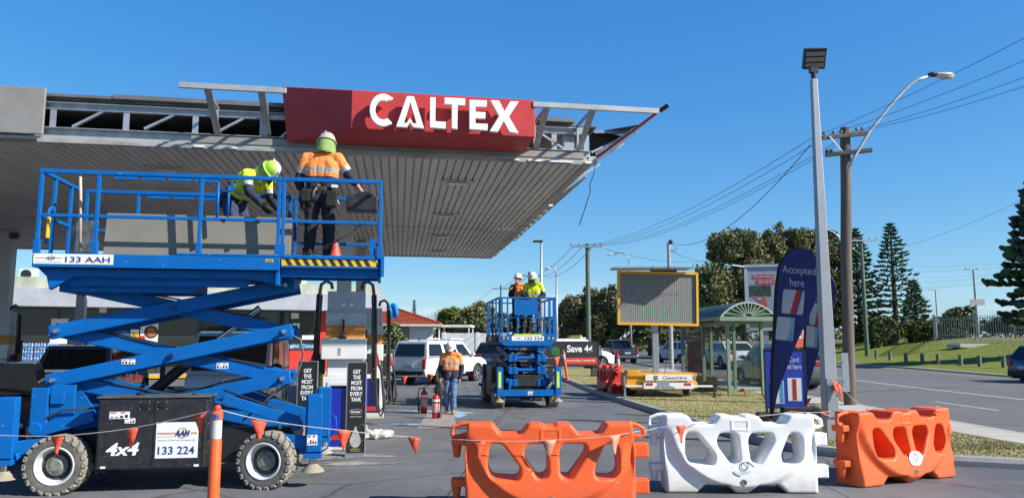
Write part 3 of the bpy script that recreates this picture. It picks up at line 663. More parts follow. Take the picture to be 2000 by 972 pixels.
p = on(24, 770); o = B().bx(-.17, .17, -.12, .12, 0, 1.85).obj('red_post', M('maroon', (.09, .02, .025), .5), None, bevel=.01); o.location = p; tag(o, 'dark maroon square post at the left edge beside the canopy column', 'post')
for k, (px, py) in enumerate(((600, 757), (618, 757), (625, 760), (552, 752))): bollard(px, py, YEL, .9, 'short yellow bollard in front of the red counter wall', r=.1, group='yellow bollards at the counter')
p = spt(748, 600, -1.3); o = B().grid if False else None
# blue tarpaulin hung over the corner sign
tb = B(); P0 = SO+sx*.35+sy*-1.1; rr = random.Random(4); n = 7
for j in range(n):
    for i in range(n): tb.v.append((P0.x+(i/6)*.55+.04*math.sin(i*2+j), P0.y+.12*math.sin(i*1.9+j*.6), P0.z+fb-.35+(ft-fb)*.95*(j/6)-.1*abs(i-3)/3*(j == 6)))
for j in range(n-1):
    for i in range(n-1): tb.f.append((j*n+i, j*n+i+1, (j+1)*n+i+1, (j+1)*n+i)); tb.m.append(0)
o = link(tb.raw(), 'tarpaulin', None, M('tarp_blue', (.02, .25, .70), .35, 0, .1, 4), True); tag(o, 'bright blue tarpaulin hanging over the corner of the shop fascia', 'tarpaulin'); s_ = o.modifiers.new('s', 'SOLIDIFY'); s_.thickness = .02

# ---------------------------------------------------------------- house, walls
HP = at(858, 660, 62); hz = T(HP.x, HP.y)
hs_ = thing('house', 'brick house with a red tiled hip roof beyond the forecourt', 'house', (HP.x, HP.y, hz), R_(8))
BRK = bpy.data.materials.new('brown_brick'); BRK.use_nodes = True
_n = BRK.node_tree; _p = _n.nodes['Principled BSDF']; _b = _n.nodes.new('ShaderNodeTexBrick'); _g = _n.nodes.new('ShaderNodeTexCoord'); _mp = _n.nodes.new('ShaderNodeMapping'); _mp.inputs['Rotation'].default_value = (math.pi/2, 0, 0)
_b.inputs['Scale'].default_value = 1; _b.inputs['Brick Width'].default_value = .48; _b.inputs['Row Height'].default_value = .17; _b.inputs['Mortar Size'].default_value = .025
_b.inputs['Color1'].default_value = (.14, .055, .04, 1); _b.inputs['Color2'].default_value = (.24, .12, .09, 1); _b.inputs['Mortar'].default_value = (.35, .3, .27, 1); _n.links.new(_g.outputs['Object'], _mp.inputs[0]); _n.links.new(_mp.outputs[0], _b.inputs[0]); _n.links.new(_b.outputs[0], _p.inputs['Base Color'])
ev = 3.05
B().bx(-9, -2.4, 0, 9, 0, ev).obj('brick_wall', BRK, hs_); B().bx(-2.38, -.5, .05, 9, 0, ev).obj('rendered_wall', M('render_white', (.66, .65, .62), .7, 0, .08, 2), hs_)
B().bx(-4.6, -3.4, -.03, .02, 1.0, 2.3).obj('window', glass('house_glass'), hs_)
TIL = M('red_tile', (.44, .085, .035), .6, 0, .25, 5, .2, 20, col2=(.30, .05, .025))
b = B(); e0, e1, f0, f1 = -9.8, .1, -.6, 9.6; rz_ = ev+1.75
b.add([(e0, f0, ev), (e1, f0, ev), (e1, f1, ev), (e0, f1, ev), (e0+4.5, 4.5, rz_), (e1-4.7, 4.5, rz_)], [(3, 2, 1, 0), (0, 1, 5, 4), (1, 2, 5), (2, 3, 4, 5), (3, 0, 4)])
rf = b.obj('roof', TIL, hs_)
b = B()
for k in range(15):
    t = k/15; z = ev+.02+(rz_-ev)*t; yq = f0+(4.5-f0)*t; b.bar((e0+4.5*t, yq-.02, z+.03), (e1-4.7*t, yq-.02, z+.03), .12, .05); b.bar((e1-4.7*t+.02, yq, z+.03), (e1-4.7*t+.02, f1-(f1-4.5)*t, z+.03), .12, .05)
b.obj('tile_course', M('red_tile2', (.52, .12, .05), .6, 0, .2, 6), rf)
B().tube([(e1, f0, ev+.05), (e1-4.7, 4.5, rz_+.06), (e0+4.5, 4.5, rz_+.06)], .12, 8).obj('ridge', TIL, rf)
B().bx(e0, e1+.1, f0-.12, f0-.02, ev-.15, ev+.02).bx(e1+.0, e1+.12, f0, f1, ev-.15, ev+.02).obj('gutter', M('gutter_white', (.55, .5, .45), .5), hs_)
p = on(868, 700); q = on(952, 700)
wl = thing('boundary_wall', 'long white rendered boundary wall behind the parked cars', 'wall', (at(866, 670, 60).x, 60, T(0, 60)), R_(-2))
B().bx(-.2, 5.6, 0, .2, 0, 2.35).obj('panel', M('wall_white', (.72, .71, .69), .75, 0, .05, 1.5), wl)
for k in range(3): B().bx(k*2.6-.1, k*2.6+.15, -.04, .24, 0, 2.42).obj('pier', M('wall_white'), wl)
p = at(880, 636, 66); t = thing('carport', 'small white flat carport roof above the boundary wall', 'carport', (p.x, 66, T(0, 66)), R_(-4))
B().bx(-.9, 1.9, -1.5, 1.5, p.z-T(0, 66)-.12, p.z-T(0, 66)+.06).obj('roof', WHITE, t); [B().bx(x, x+.1, y, y+.1, 0, p.z-T(0, 66)-.12).obj('post', WHITE, t) for x in (-.8, 1.7) for y in (-1.4, 1.3)]
# station fence on the bank
def picket_fence(p0, p1, h, name, label, mat, sp=.16, post=2.6):
    p0, p1 = Vector(p0), Vector(p1); d = p1-p0; l = d.length; t = thing(name, label, 'fence', p0, math.atan2(d.y, d.x)); dz = d.z/Vector((d.x, d.y)).length
    b = B(); n = int(l/sp)
    for k in range(n): x = k*sp; z = dz*x; b.bx(x-.022, x+.022, -.02, .02, z, z+h)
    b.obj('pickets', mat, t)
    B().bar((0, .035, .25), (l, .035, .25+dz*l), .03, .05).bar((0, .035, h-.22), (l, .035, h-.22+dz*l), .03, .05).obj('rail', mat, t)
    for k in range(int(l/post)+1): x = k*post; B().bx(x-.05, x+.05, .06, .14, dz*x-.2, dz*x+h+.2).obj('post', mat, t)
    return t
FEN = M('fence_grey', (.42, .42, .40), .5, .3, .15, 3)
f0_ = at(1828, 661, 60); f1_ = at(2080, 652, 56)
picket_fence(f0_, f1_, 1.65, 'picket_fence', 'grey metal picket fence running along the top of the grassy bank', FEN)
picket_fence(at(1640, 650, 92), at(1835, 652, 90), 2.0, 'picket_fence', 'far pale metal fence behind the hedges', FEN, .3)
picket_fence(at(1828, 661, 60), at(1836, 652, 88), 1.65, 'picket_fence', 'short side run of grey picket fence turning back from the bank', FEN)
# ---------------------------------------------------------------- trees, hedges, pines
BARK = M('bark', (.12, .09, .07), .9, 0, .25, 5, .3, 20)
def leaves(c, r, n, s, rnd, flat=.0, shell=.55):
    """n leaf clumps (two crossed faces each) through an uneven ellipsoid"""
    d = rnd.randn(n, 3); d /= np.linalg.norm(d, axis=1)[:, None]; rad = shell+(1-shell)*rnd.rand(n)**.6
    lump = 1+.20*np.sin(d[:, 0]*5+c[0])*np.sin(d[:, 1]*4+c[1])+.16*np.sin(d[:, 2]*7+c[2])
    p = np.array(c)+d*np.array(r)*(rad*lump)[:, None]; return p
def quads(P, s, rnd, asp=1.5):
    n = len(P); a = rnd.randn(n, 3); a /= np.linalg.norm(a, axis=1)[:, None]; b_ = np.cross(a, rnd.randn(n, 3)); b_ /= np.linalg.norm(b_, axis=1)[:, None]
    ss = s*(.45+.8*rnd.rand(n))[:, None]; a = a*ss*asp*.5; b_ = b_*ss*.5
    V = np.stack([P-a, P-b_*.9+a*.1, P+a, P+b_], 1).reshape(-1, 3); return V
def crown(name, blobs, s, n, mat, parent, seed=1):
    rnd = np.random.RandomState(seed); tot = sum(r[0]*r[1]*r[2] for _, r in blobs)**1.0; P = []
    for c, r in blobs:
        k = max(30, int(n*(r[0]*r[1]*r[2])/tot)); sub = max(7, int(k/150)); 
        # sub-clumps give light and dark lumps and gaps between them
        ctr = leaves(c, np.array(r)*.86, sub, s, rnd, shell=.62)
        for q in ctr: P.append(leaves(q, np.array(r)*(.20+.20*rnd.rand()), k//sub, s, rnd, shell=.25))
    P = np.concatenate(P); V = quads(P, s, rnd); m = len(P)
    me = bpy.data.meshes.new(name); me.from_pydata(V.tolist(), [], [(4*i, 4*i+1, 4*i+2, 4*i+3) for i in range(m)])
    return link(me, name, parent, mat)
LV = {'dark': leafmat('leaf_dark', (.11, .135, .05), (.23, .215, .10), .5, .5), 'olive': leafmat('leaf_olive', (.10, .10, .045), (.15, .14, .07), .5, .6),
      'green': leafmat('leaf_green', (.085, .12, .03), (.14, .16, .04), .5, .6), 'brownish': leafmat('leaf_brownish', (.12, .125, .06), (.18, .16, .085), .5, .6),
      'pine': leafmat('leaf_pine', (.030, .060, .034), (.05, .085, .04), .45, 1.5), 'hedge': leafmat('leaf_hedge', (.05, .07, .02), (.11, .125, .035), .5, .8), 'lime': leafmat('leaf_lime', (.12, .17, .03), (.18, .20, .05), .4, .6)}
def tree(label, base, h, blobs, s, n, leaf, name='tree', cat='tree', group=None, seed=1, trunk=.25, forks=5):
    """blobs in metres relative to the base; limbs run from the trunk into each blob"""
    t = thing(name, label, cat, base, 0, group); rnd = random.Random(seed)
    b = B(); th = h*.32; b.tube([(0, 0, -.2), (.05, .03, th*.5), (.0, .06, th)], [trunk*1.25, trunk, trunk*.8], 10)
    for c, r in blobs:
        c = Vector(c); m = Vector((c.x*.45, c.y*.45, th+(c.z-th)*.5)); b.tube([(0, .03, th*.85), m, c, c+Vector((0, 0, r[2]*.5))], [trunk*.6, trunk*.4, trunk*.22, trunk*.08], 6)
        for k in range(forks):
            e = c+Vector((rnd.uniform(-1, 1)*r[0], rnd.uniform(-1, 1)*r[1], rnd.uniform(-.3, .9)*r[2]))*.75; b.tube([m.lerp(c, .6), (m+e)/2+Vector((0, 0, .2)), e], [trunk*.22, trunk*.14, trunk*.05], 5)
    b.obj('trunk', BARK, t, smooth=True)
    crown('crown', blobs, s, n, LV[leaf], t, seed); return t
def blob_px(base, lst):
    """crown masses given as (px, py, half width px, half height px) read off at the tree's own distance"""
    o = []
    for px, py, w, h, dy in lst:
        p = at(px, py, base.y+dy); k = base.y/1500; o.append(((p.x-base.x, dy, p.z-base.z), (w*k, w*k*.9, h*k)))
    return o
def ptree(label, px, Y, lst, s, n, leaf, seed, trunk=.25, **k):
    b0 = at(px, 660, Y); b0.z = (bank(b0.x, Y) if b0.x > 23.9 else T(b0.x, Y)); bl = blob_px(b0, lst); h = max(c[2]+r[2] for c, r in bl)
    return tree(label, b0, h, bl, s, n, leaf, seed=seed, trunk=trunk, **k)
G1 = 'large trees behind the bus shelter'
ptree('tall dark spreading tree behind the message board and shelter', 1455, 78, [(1440, 485, 52, 42, 0), (1400, 505, 22, 22, 1), (1395, 560, 45, 45, -2), (1465, 560, 60, 60, 0), (1430, 620, 60, 40, -1), (1385, 610, 30, 34, 0), (1500, 500, 40, 40, 2)], .23, 49300, 'dark', 11, .4)
ptree('tall dark tree whose top shows above the blue feather flags', 1540, 82, [(1530, 470, 40, 36, 0), (1570, 490, 42, 48, 1), (1530, 550, 60, 55, 0), (1575, 590, 50, 60, -1), (1510, 620, 50, 40, 0)], .23, 40600, 'dark', 12, .4)
ptree('olive green feathery tree behind the grey lamp pole', 1612, 84, [(1605, 480, 36, 40, 0), (1632, 515, 30, 50, 1), (1600, 560, 42, 50, 0), (1625, 600, 34, 40, 0)], .21, 32000, 'olive', 13, .3)
ptree('bushy brownish tree right of the raised work platform', 1125, 105, [(1120, 610, 34, 34, 0), (1150, 592, 30, 30, 1), (1100, 640, 30, 22, 0), (1140, 645, 40, 25, 0)], .28, 19600, 'brownish', 14, .35)
ptree('bushy olive tree left of the message board', 1185, 102, [(1185, 592, 32, 34, 0), (1165, 630, 32, 30, 0), (1205, 620, 30, 36, 0), (1180, 655, 36, 20, 0)], .28, 19600, 'olive', 15, .35)
ptree('broad dark shrubby tree behind the message board trailer', 1270, 100, [(1260, 615, 40, 34, 0), (1310, 630, 40, 30, 1), (1230, 645, 34, 22, 0), (1290, 655, 60, 20, 0), (1340, 645, 34, 24, 0)], .28, 22400, 'brownish', 16, .35)
ptree('yellow green tree behind the white wall next to the house', 880, 84, [(882, 622, 26, 24, 0), (868, 645, 22, 20, 0), (900, 650, 22, 24, 0)], .23, 15950, 'lime', 17, .3)
ptree('dark rounded tree behind the white wall left of the raised platform', 928, 80, [(930, 620, 34, 32, 0), (905, 640, 24, 26, 0), (950, 640, 30, 28, 0), (925, 660, 36, 18, 0)], .23, 23200, 'dark', 18, .35)
ptree('dark tree filling the gap behind the raised work platform', 985, 90, [(985, 635, 36, 26, 0), (1020, 640, 36, 28, 0), (1060, 645, 34, 24, 0), (1000, 662, 60, 14, 0)], .34, 12000, 'dark', 19, .35)
ptree('flowering green shrub in front of the brick house', 765, 52, [(765, 652, 22, 20, 0), (752, 668, 18, 20, 0), (782, 668, 18, 18, 0)], .16, 9000, 'green', 20, .1, name='shrub', cat='shrub')
# white blossoms on the shrub
rb = at(765, 652, 51.2); fb_ = B(); r_ = random.Random(3)
for k in range(55):
    a = r_.random()*6.28; e = r_.uniform(-.4, 1.3); rr = .95
    fb_.ell((rb.x+math.cos(a)*rr*.75*math.cos(e*.8), rb.y+.5-abs(math.sin(a))*rr*.8, rb.z-.4+.85*math.sin(e)), (.03, .03, .025), n=5, m=3)
sh = [o for o in C.objects if o.name.startswith('shrub')][0]
fo = fb_.obj('blossoms', WHITE, None); fo.parent = sh; fo.location = -sh.location; fo['kind'] = 'stuff'
# bare twiggy trees
def twigs(label, px, py, w, h, Y, seed, cat='bare tree'):
    b0 = at(px, 660, Y); b0.z = bank(b0.x, Y) if b0.x > 23.9 else T(b0.x, Y); top = at(px, py, Y).z-b0.z; r = random.Random(seed); W_ = w*Y/1500; t = thing('bare_tree', label, cat, b0); b = B(); b.tube([(0, 0, -.2), (0, 0, top*.35)], [.14, .1], 6)
    def grow(p, d, l, rad, lv):
        q = p+d*l; b.tube([p, p+d*l*.5+Vector((r.uniform(-.1, .1)*l, 0, .02)), q], [rad, rad*.8, rad*.6], 4, False)
        if lv:
            for k in range(3): nd = (d+Vector((r.uniform(-.8, .8), r.uniform(-.8, .8), r.uniform(-.2, .6)))).normalized(); grow(q, nd, l*r.uniform(.6, .85), rad*.6, lv-1)
    for k in range(5): grow(Vector((0, 0, top*.3)), Vector((math.cos(k*1.3)*W_/top*.9, math.sin(k*1.3)*.3, 1)).normalized(), top*.24, .05, 4)
    b.obj('branches', M('twig', (.20, .15, .12), .9), t); return t
twigs('leafless twiggy tree above the yellow green tree', 868, 600, 30, 40, 88, 4)
twigs('leafless tree behind the right end of the fence', 1985, 604, 40, 40, 95, 5); twigs('leafless bush top behind the fence posts', 1945, 615, 30, 30, 98, 6)
# Norfolk pines
def norfolk(label, px, Y, ytop, wpx, seed, dens=1., pexp=.8, basey=None, fat=1.):
    b0 = at(px, 660, Y); b0.z = bank(b0.x, Y) if b0.x > 23.9 else T(b0.x, Y); H_ = at(px, ytop, Y).z-b0.z; Rm = wpx*Y/1500
    t = thing('norfolk_pine', label, 'pine tree', b0, 0, 'norfolk pines'); B().tube([(0, 0, -.3), (0, 0, H_*.5), (0, 0, H_)], [.3, .2, .03], 10).obj('trunk', BARK, t, smooth=True)
    r = random.Random(seed); b = B(); z = H_*.12; k = 0
    while z < H_*.985:
        f = (H_-z)/H_; R = Rm*(f**pexp)*r.uniform(.80, 1.10)*(1 if f < .82 else 1-(f-.82)*2.2); nb = 6 if f > .2 else 5; a0 = r.random()*6
        for i in range(nb):
            a = a0+i*6.283/nb+r.uniform(-.15, .15); Ri = R*r.uniform(.70, 1.12); dx, dy = math.cos(a), math.sin(a); tilt = r.uniform(-.02, .14)
            b.tube([(0, 0, z), (dx*Ri*.5, dy*Ri*.5, z+Ri*(.02+tilt*.3)), (dx*Ri, dy*Ri, z+Ri*(tilt+.06))], [.05, .035, .015], 4, False)
            m = max(3, int(Ri*2.3*dens))
            for j in range(m):
                s_ = .22+.8*(j+.5)/m; rr = Ri*s_; c = Vector((dx*rr, dy*rr, z+Ri*(.02+tilt*s_*s_)+.04)); sd = (-1 if j % 2 else 1)
                L_ = (.40+.32*(1-s_))*Ri*.42+.22; q = c+Vector((dx*.55-dy*sd*.75, dy*.55+dx*sd*.75, .34+r.uniform(-.1, .15)))*L_
                w = (.078+.010*Rm)*fat*r.uniform(.7, 1.25); b.tube([c, c.lerp(q, .35), c.lerp(q, .8), q], [w*.5, w, w*.85, w*.1], 5, False)
            q = Vector((dx*Ri, dy*Ri, z+Ri*(tilt+.06))); b.tube([q*1.0-Vector((dx, dy, 0))*.3, q, q+Vector((dx*.35, dy*.35, .16))], [.1*fat, .16*fat, .02], 5, False)
        z += max(.32, H_*.046*(.6+f*.6)); k += 1
    b.tube([(0, 0, H_*.96), (0, 0, H_+.25)], [.10, .01], 5)
    o = link(b.raw('branches'), 'branches', t, LV['pine'], False); return t
norfolk('tallest norfolk pine, nearest to the road with fat drooping branches', 2062, 47, 300, 118, 31, 1.5, .75, fat=1.7)
norfolk('open layered norfolk pine standing alone in front of the sky', 1752, 78, 436, 66, 32, .8, .72, fat=.8)
norfolk('dense norfolk pine just right of the wooden power pole', 1682, 84, 446, 66, 33, 1.3, .75)
norfolk('small norfolk pine close behind the lone pine', 1792, 90, 545, 36, 34, .8, .8)
norfolk('tiny distant norfolk pine above the red tiled house', 808, 190, 586, 12, 35, .25, .9)
# hedges and rounded bushes on the bank
def hedge(label, x0, x1, y0, y1, Y, leaf, seed, dens=1., name='hedge'):
    a = at(x0, y1, Y); c = at(x1, y0, Y); z0 = bank(a.x, Y); w = c.x-a.x; h = max(.6, c.z-z0); t = thing(name, label, 'hedge', ((a.x+c.x)/2, Y, z0))
    rnd = np.random.RandomState(seed); n = int(2600*dens*w*h/10); u = rnd.rand(n, 3); side_ = rnd.randint(0, 3, n)
    D = 1.6; P = np.stack([(u[:, 0]-.5)*w, (u[:, 1]-.5)*D, u[:, 2]*h], 1)
    P[side_ == 0, 1] = -D/2+.15*rnd.rand((side_ == 0).sum()); P[side_ == 1, 2] = h-.15*rnd.rand((side_ == 1).sum()); P[:, 2] *= 1-.10*np.sin(P[:, 0]*1.3+seed)**2
    V = quads(P, .26, rnd); me = bpy.data.meshes.new('foliage'); me.from_pydata(V.tolist(), [], [(4*i, 4*i+1, 4*i+2, 4*i+3) for i in range(n)]); link(me, 'foliage', t, LV[leaf])
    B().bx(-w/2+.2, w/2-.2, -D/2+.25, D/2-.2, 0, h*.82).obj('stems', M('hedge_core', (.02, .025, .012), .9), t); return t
hedge('dark clipped hedge block left of the lone pine', 1700, 1744, 620, 660, 72, 'dark', 41)
hedge('lighter green hedge behind the lone pine', 1744, 1835, 627, 652, 80, 'lime', 42, 1)
hedge('dark clipped hedge right of the lone pine', 1775, 1880, 630, 658, 71, 'hedge', 43, 1)
hedge('low hedge by the red steps left of the green pole', 1664, 1704, 634, 655, 82, 'hedge', 44, 1)
def mound(label, px, Y, lst, leaf, seed):
    b0 = at(px, 655, Y); b0.z = bank(b0.x, Y); t = thing('bush', label, 'bush', b0); bl = blob_px(b0, lst)
    b = B(); [b.tube([(0, 0, -.2), (c[0]*.6, c[1]*.5, c[2]*.5), c], [.1, .07, .03], 5) for c, r in bl]; b.obj('stem', BARK, t); crown('foliage', bl, .4, 5200, LV[leaf], t, seed); return t
mound('rounded dark green bush rising behind the picket fence', 1855, 95, [(1850, 618, 32, 18, 0), (1880, 620, 34, 20, 0), (1905, 626, 20, 14, 0), (1835, 632, 24, 14, 0), (1865, 640, 45, 16, 0)], 'dark', 45)
mound('low bush behind the far end of the fence', 1965, 92, [(1960, 635, 40, 14, 0), (1935, 640, 20, 10, 0), (1990, 632, 30, 16, 0)], 'brownish', 46)
# far tree belt that hides the horizon, reads as one mass
rnd = np.random.RandomState(9); P = []
for k in range(120):
    x = -150+300*k/119; y = 170+20*math.sin(k*1.7); P.append(leaves((x, y, 1.6), (5, 3, 2.6+1.6*rnd.rand()), 110, 1, rnd, shell=.3))
P = np.concatenate(P); V = quads(P, 1.0, rnd); me = bpy.data.meshes.new('tree_belt'); me.from_pydata(V.tolist(), [], [(4*i, 4*i+1, 4*i+2, 4*i+3) for i in range(len(P))])
o = link(me, 'tree_belt', None, LV['brownish']); tag(o, 'distant belt of scrub along the horizon', 'trees', kind='stuff')
# ---------------------------------------------------------------- scissor lifts
BLUEV = BLUE
def tyre_wheel(parent, x, y0, y1, z, r, steer=0, name='wheel', out=-1, lug=True, rim=WHITE):
    """wheel axle along y between y0 and y1; out = side (-1: y0) that shows the dish"""
    w = thing(name, None, None, (x, (y0+y1)/2, z)); w.parent = parent; w.rotation_euler = (0, 0, steer); h = (y1-y0)/2
    hr_ = r*.66
    b = B().lathe([(hr_, -h*.9), (r*.86, -h), (r*.965, -h*.92), (r*.975, 0), (r*.965, h*.92), (r*.86, h), (hr_, h*.9), (hr_, -h*.9)], n=36)
    ty = b.obj('tyre', RUB if not lug else M('tyre_wall', (.085, .080, .072), .85, 0, .2, 6, .3, 50, col2=(.19, .17, .145)), w, auto=True)
    if lug:
        b = B(); n = 22
        for k in range(n):
            for s in (-1, 1):
                a = 2*math.pi*(k+(.5 if s > 0 else 0))/n; da = .16
                p = Vector((math.cos(a)*r*.975, s*h*.98, math.sin(a)*r*.975)); q = Vector((math.cos(a+da)*r*.985, s*h*.08, math.sin(a+da)*r*.985)); nn = Vector((math.cos(a+da/2), 0, math.sin(a+da/2)))
                b.bar(p, q, .070, .036, nn)
                p2 = Vector((math.cos(a)*r*.90, s*h*1.0, math.sin(a)*r*.90)); b.bar(p2, Vector((math.cos(a)*r*.985, s*h*.95, math.sin(a)*r*.985)), .045, .018, (0, 1, 0))
        b.obj('tread', TYRE, w, bevel=.006, seg=1)
    o = out*h
    prof = [(hr_*1.02, o*.92), (hr_*.97, o*.98), (hr_*.90, o*.90), (hr_*.86, o*.45), (hr_*.78, o*.24)]
    B().lathe(prof, n=32).obj('rim', M('rim_white', (.62, .64, .63), .4, 0, .15, 5), w, auto=True)
    B().lathe([(hr_*.80, o*.26), (hr_*.62, o*.10), (.0, o*.10)], n=28).obj('dish', M('dish_dark', (.05, .055, .055), .6, 0, .2, 8), w, auto=True)
    b = B().lathe([(.0, o*.62), (.06, o*.62), (.075, o*.50), (.10, o*.45), (.12, o*.30)], n=20)
    for k in range(6): a = k*1.047; b.cyl((math.cos(a)*.092, o*.30, math.sin(a)*.092), (math.cos(a)*.092, o*.52, math.sin(a)*.092), .012, n=6)
    b.obj('hub', M('hub_dusty', (.30, .29, .25), .6, .3, .25, 20), w, auto=True)
    return w
def logo_plate(par, x0, x1, z0, z1, y, txt, big=False, name='number_plate_board'):
    pl = B().bx(x0, x1, y-.006, y, z0, z1).obj(name, DECAL, par, bevel=.004); w, h = x1-x0, z1-z0; yy_ = y-.0062
    OR_ = M('logo_orange', (.62, .30, .10), .5)
    if big:
        cx0, cz = x0+w*.62, z0+h*.70
        B().bx(x0+w*.04, cx0-.07, yy_-.002, yy_, cz-.012, cz+.008).bx(cx0+.1, x1-w*.03, yy_-.002, yy_, cz-.012, cz+.008).lathe([(.062, -.002), (.062, 0), (.050, 0), (.050, -.002)], (cx0, yy_, cz), n=28, close=True).obj('logo_ring', OR_, pl)
        text('AAH', NAVYT, pl, (cx0+.005, yy_-.004, cz), w=.17, h=.07, shear=.3, bold=.03)
        text('HIRE | SALES | SERVICE', NAVYT, pl, (x0+w*.22, yy_, z0+h*.60), w=w*.38, h=.012)
        text('Helping your business reach new heights safely', NAVYT, pl, (x0+w*.5, yy_, z0+h*.50), w=w*.9, h=.018, shear=.3)
        text(txt, NAVYT, pl, (x0+w*.5, yy_, z0+h*.22), w=w*.86, h=h*.22, bold=.012)
    else:
        cx0, cz = x0+w*.22, z0+h*.60
        B().bx(x0+w*.03, cx0-.03, yy_-.002, yy_, cz-.006, cz+.004).bx(cx0+.04, x0+w*.36, yy_-.002, yy_, cz-.006, cz+.004).lathe([(.032, -.002), (.032, 0), (.027, 0), (.027, -.002)], (cx0, yy_, cz), n=24, close=True).obj('logo_ring', OR_, pl)
        text('AAH', NAVYT, pl, (cx0, yy_-.003, cz), w=.10, h=.034, shear=.3, bold=.02)
        text('Helping your business reach new heights safely', NAVYT, pl, (x0+w*.19, yy_, z0+h*.22), w=w*.32, h=.012, shear=.3)
        text(txt, NAVYT, pl, (x0+w*.68, yy_, z0+h*.47), w=w*.56, h=h*.55, bold=.012)
    return pl
def warn(par, x0, x1, z0, z1, y, name='warning_label'):
    pl = B().bx(x0, x1, y-.004, y, z0, z1).obj(name, DECAL, par); w, h = x1-x0, z1-z0
    b = B(); b.bx(x0+.008, x0+w*.35, y-.006, y-.0041, z1-h*.22, z1-.006).bx(x0+w*.55, x0+w*.78, y-.006, y-.0041, z1-h*.22, z1-.006); b.obj('red_band', REDT, pl)
    b = B(); rr = random.Random(int(x0*1000))
    for k in range(4): b.bx(x0+w*(.06+.24*k), x0+w*(.2+.24*k), y-.006, y-.0041, z0+h*.12, z0+h*(.2+.4*rr.random()))
    b.obj('pictogram', BLKT, pl); return pl
def lift(label, loc, rz, ztop, py0, py1, ext, group=None, endview=False):
    t = thing('scissor_lift', label, 'scissor lift', loc, rz, group); WB_, WD = 2.33, 1.80; zb = ztop+.15  # underside of platform rim
    # chassis
    b = B().bx(-.25, 2.6, .42, WD-.42, .38, .68).bx(.3, 2.05, .3, WD-.3, .28, .42).bx(-.35, -.05, .3, WD-.3, .42, .6).bx(2.2, 2.6, .3, WD-.3, .42, .62); b.obj('chassis', DARK, t, bevel=.01)
    B().cyl((0, .3, .31), (0, WD-.3, .31), .06).cyl((WB_, .3, .31), (WB_, WD-.3, .31), .06).box((0, WD/2, .31), (.25, .25, .2)).box((WB_, WD/2, .31), (.25, .25, .2)).obj('axle', DARK, t)
    for (x, y0, y1, st, o) in ((0, 0, .29, .0, -1), (WB_, -.02, .27, R_(-16), -1), (0, WD-.29, WD, 0, 1), (WB_, WD-.27, WD+.02, R_(-16), 1)): tyre_wheel(t, x, y0, y1, .325, .325, st if not endview else 0, out=o)
    # engine / battery boxes both sides
    for s in (0, 1):
        ya, yb = (.02, .44) if s == 0 else (WD-.44, WD-.02)
        bx_ = B().bx(.43, 1.63, ya, yb, .27, 1.075).obj('engine_box', BLACK, t, bevel=.012)
        B().bx(.41, 1.66, ya-.015, yb+.015, 1.078, 1.10).obj('lid', M('lid_grey', (.16, .16, .155), .45, .3, .25, 8), bx_, bevel=.004)
        B().cyl((.82, (ya+yb)/2, 1.1), (.82, (ya+yb)/2, 1.13), .045, n=10).cyl((1.45, ya+.12, 1.1), (1.45, ya+.12, 1.12), .02, n=8).obj('cap', DARK, bx_)
        f = ya-.003 if s == 0 else yb+.003; d = -1 if s == 0 else 1
        if s == 0:
            for x in (.445, 1.045, 1.595): B().bx(x, x+.008, ya-.004, ya, .30, 1.05).obj('door_gap', M('gap_black', (.002, .002, .002), .8), bx_)
            for x in (.90, 1.09):
                B().bx(x, x+.075, ya-.012, ya, .96, 1.02).obj('latch', DARK, bx_, bevel=.006)
                b = B(); [b.cyl((x+dx, ya-.008, z), (x+dx, ya, z), .008, n=6) for dx in (-.012, .087) for z in (.95, 1.03)]; b.obj('bolt', STEEL, bx_)
            rr = random.Random(5); b = B()
            for k in range(60):
                x = .46+1.14*rr.random(); z = .3+.75*rr.random()**1.5; q = .003+.004*rr.random(); b.bx(x, x+q, ya-.0015, ya, z, z+q)
            for k in range(40):
                y = ya+.03+.36*rr.random(); z = .3+.75*rr.random(); q = .004+.006*rr.random(); b.bx(1.63, 1.6315, y, y+q, z, z+q)
            b.obj('paint_chip', M('chip_grey', (.35, .35, .35), .7), bx_)
            text('4x4', WHT, bx_, (.72, ya-.001, .50), w=.36, h=.145, shear=.22, bold=.03)
            warn(bx_, .555, .775, .845, .925, ya); warn(bx_, .725, .84, .79, .848, ya-.004)
            logo_plate(bx_, 1.075, 1.545, .385, .795, ya-.001, '133 224', True)
            for x in (.49, 1.51): B().bx(x, x+.055, ya-.003, ya, .285, .31).obj('small_label', DECAL, bx_)
    # scissor stack
    xl, xr = -.25, 2.42; dz = (ztop-.68)/3; Z = [.68+i*dz for i in range(4)]; fo, fi = .54, .67; go, gi = 1.26, 1.13
    if endview: fo, fi, go, gi = .44, .57, WD-.44, WD-.57
    for i in range(3):
        for (y0, rise) in ((fo, 1), (go, 1), (fi, 0), (gi, 0)):
            a = Vector((xl, y0, Z[i] if rise else Z[i+1])); c = Vector((xr, y0, Z[i+1] if rise else Z[i])); d = (c-a).normalized(); a2 = a-d*.10; c2 = c+d*.10
            if i == 2 and not rise: a2 = a+d*.25
            if i == 0 and rise: a2 = a+d*.12
            B().bar(a2, c2, .075, .17, (0, 0, 1)).obj('scissor_arm', BLUE, t, bevel=.012)
        if i: 
            pass
    for i in range(4):
        for x in (xl, xr):
            B().cyl((x, fo-.125, Z[i]), (x, go+.085, Z[i]), .026, n=12).obj('pin', STEEL, t, auto=True)
            B().cyl((x, fo-.055, Z[i]), (x, fo-.037, Z[i]), .045, n=14).obj('pin_collar', BLUE, t, auto=True); B().cyl((x, fi+.05, Z[i]), (x, gi-.05, Z[i]), .05, n=14).obj('cross_tube', BLUE, t, auto=True)
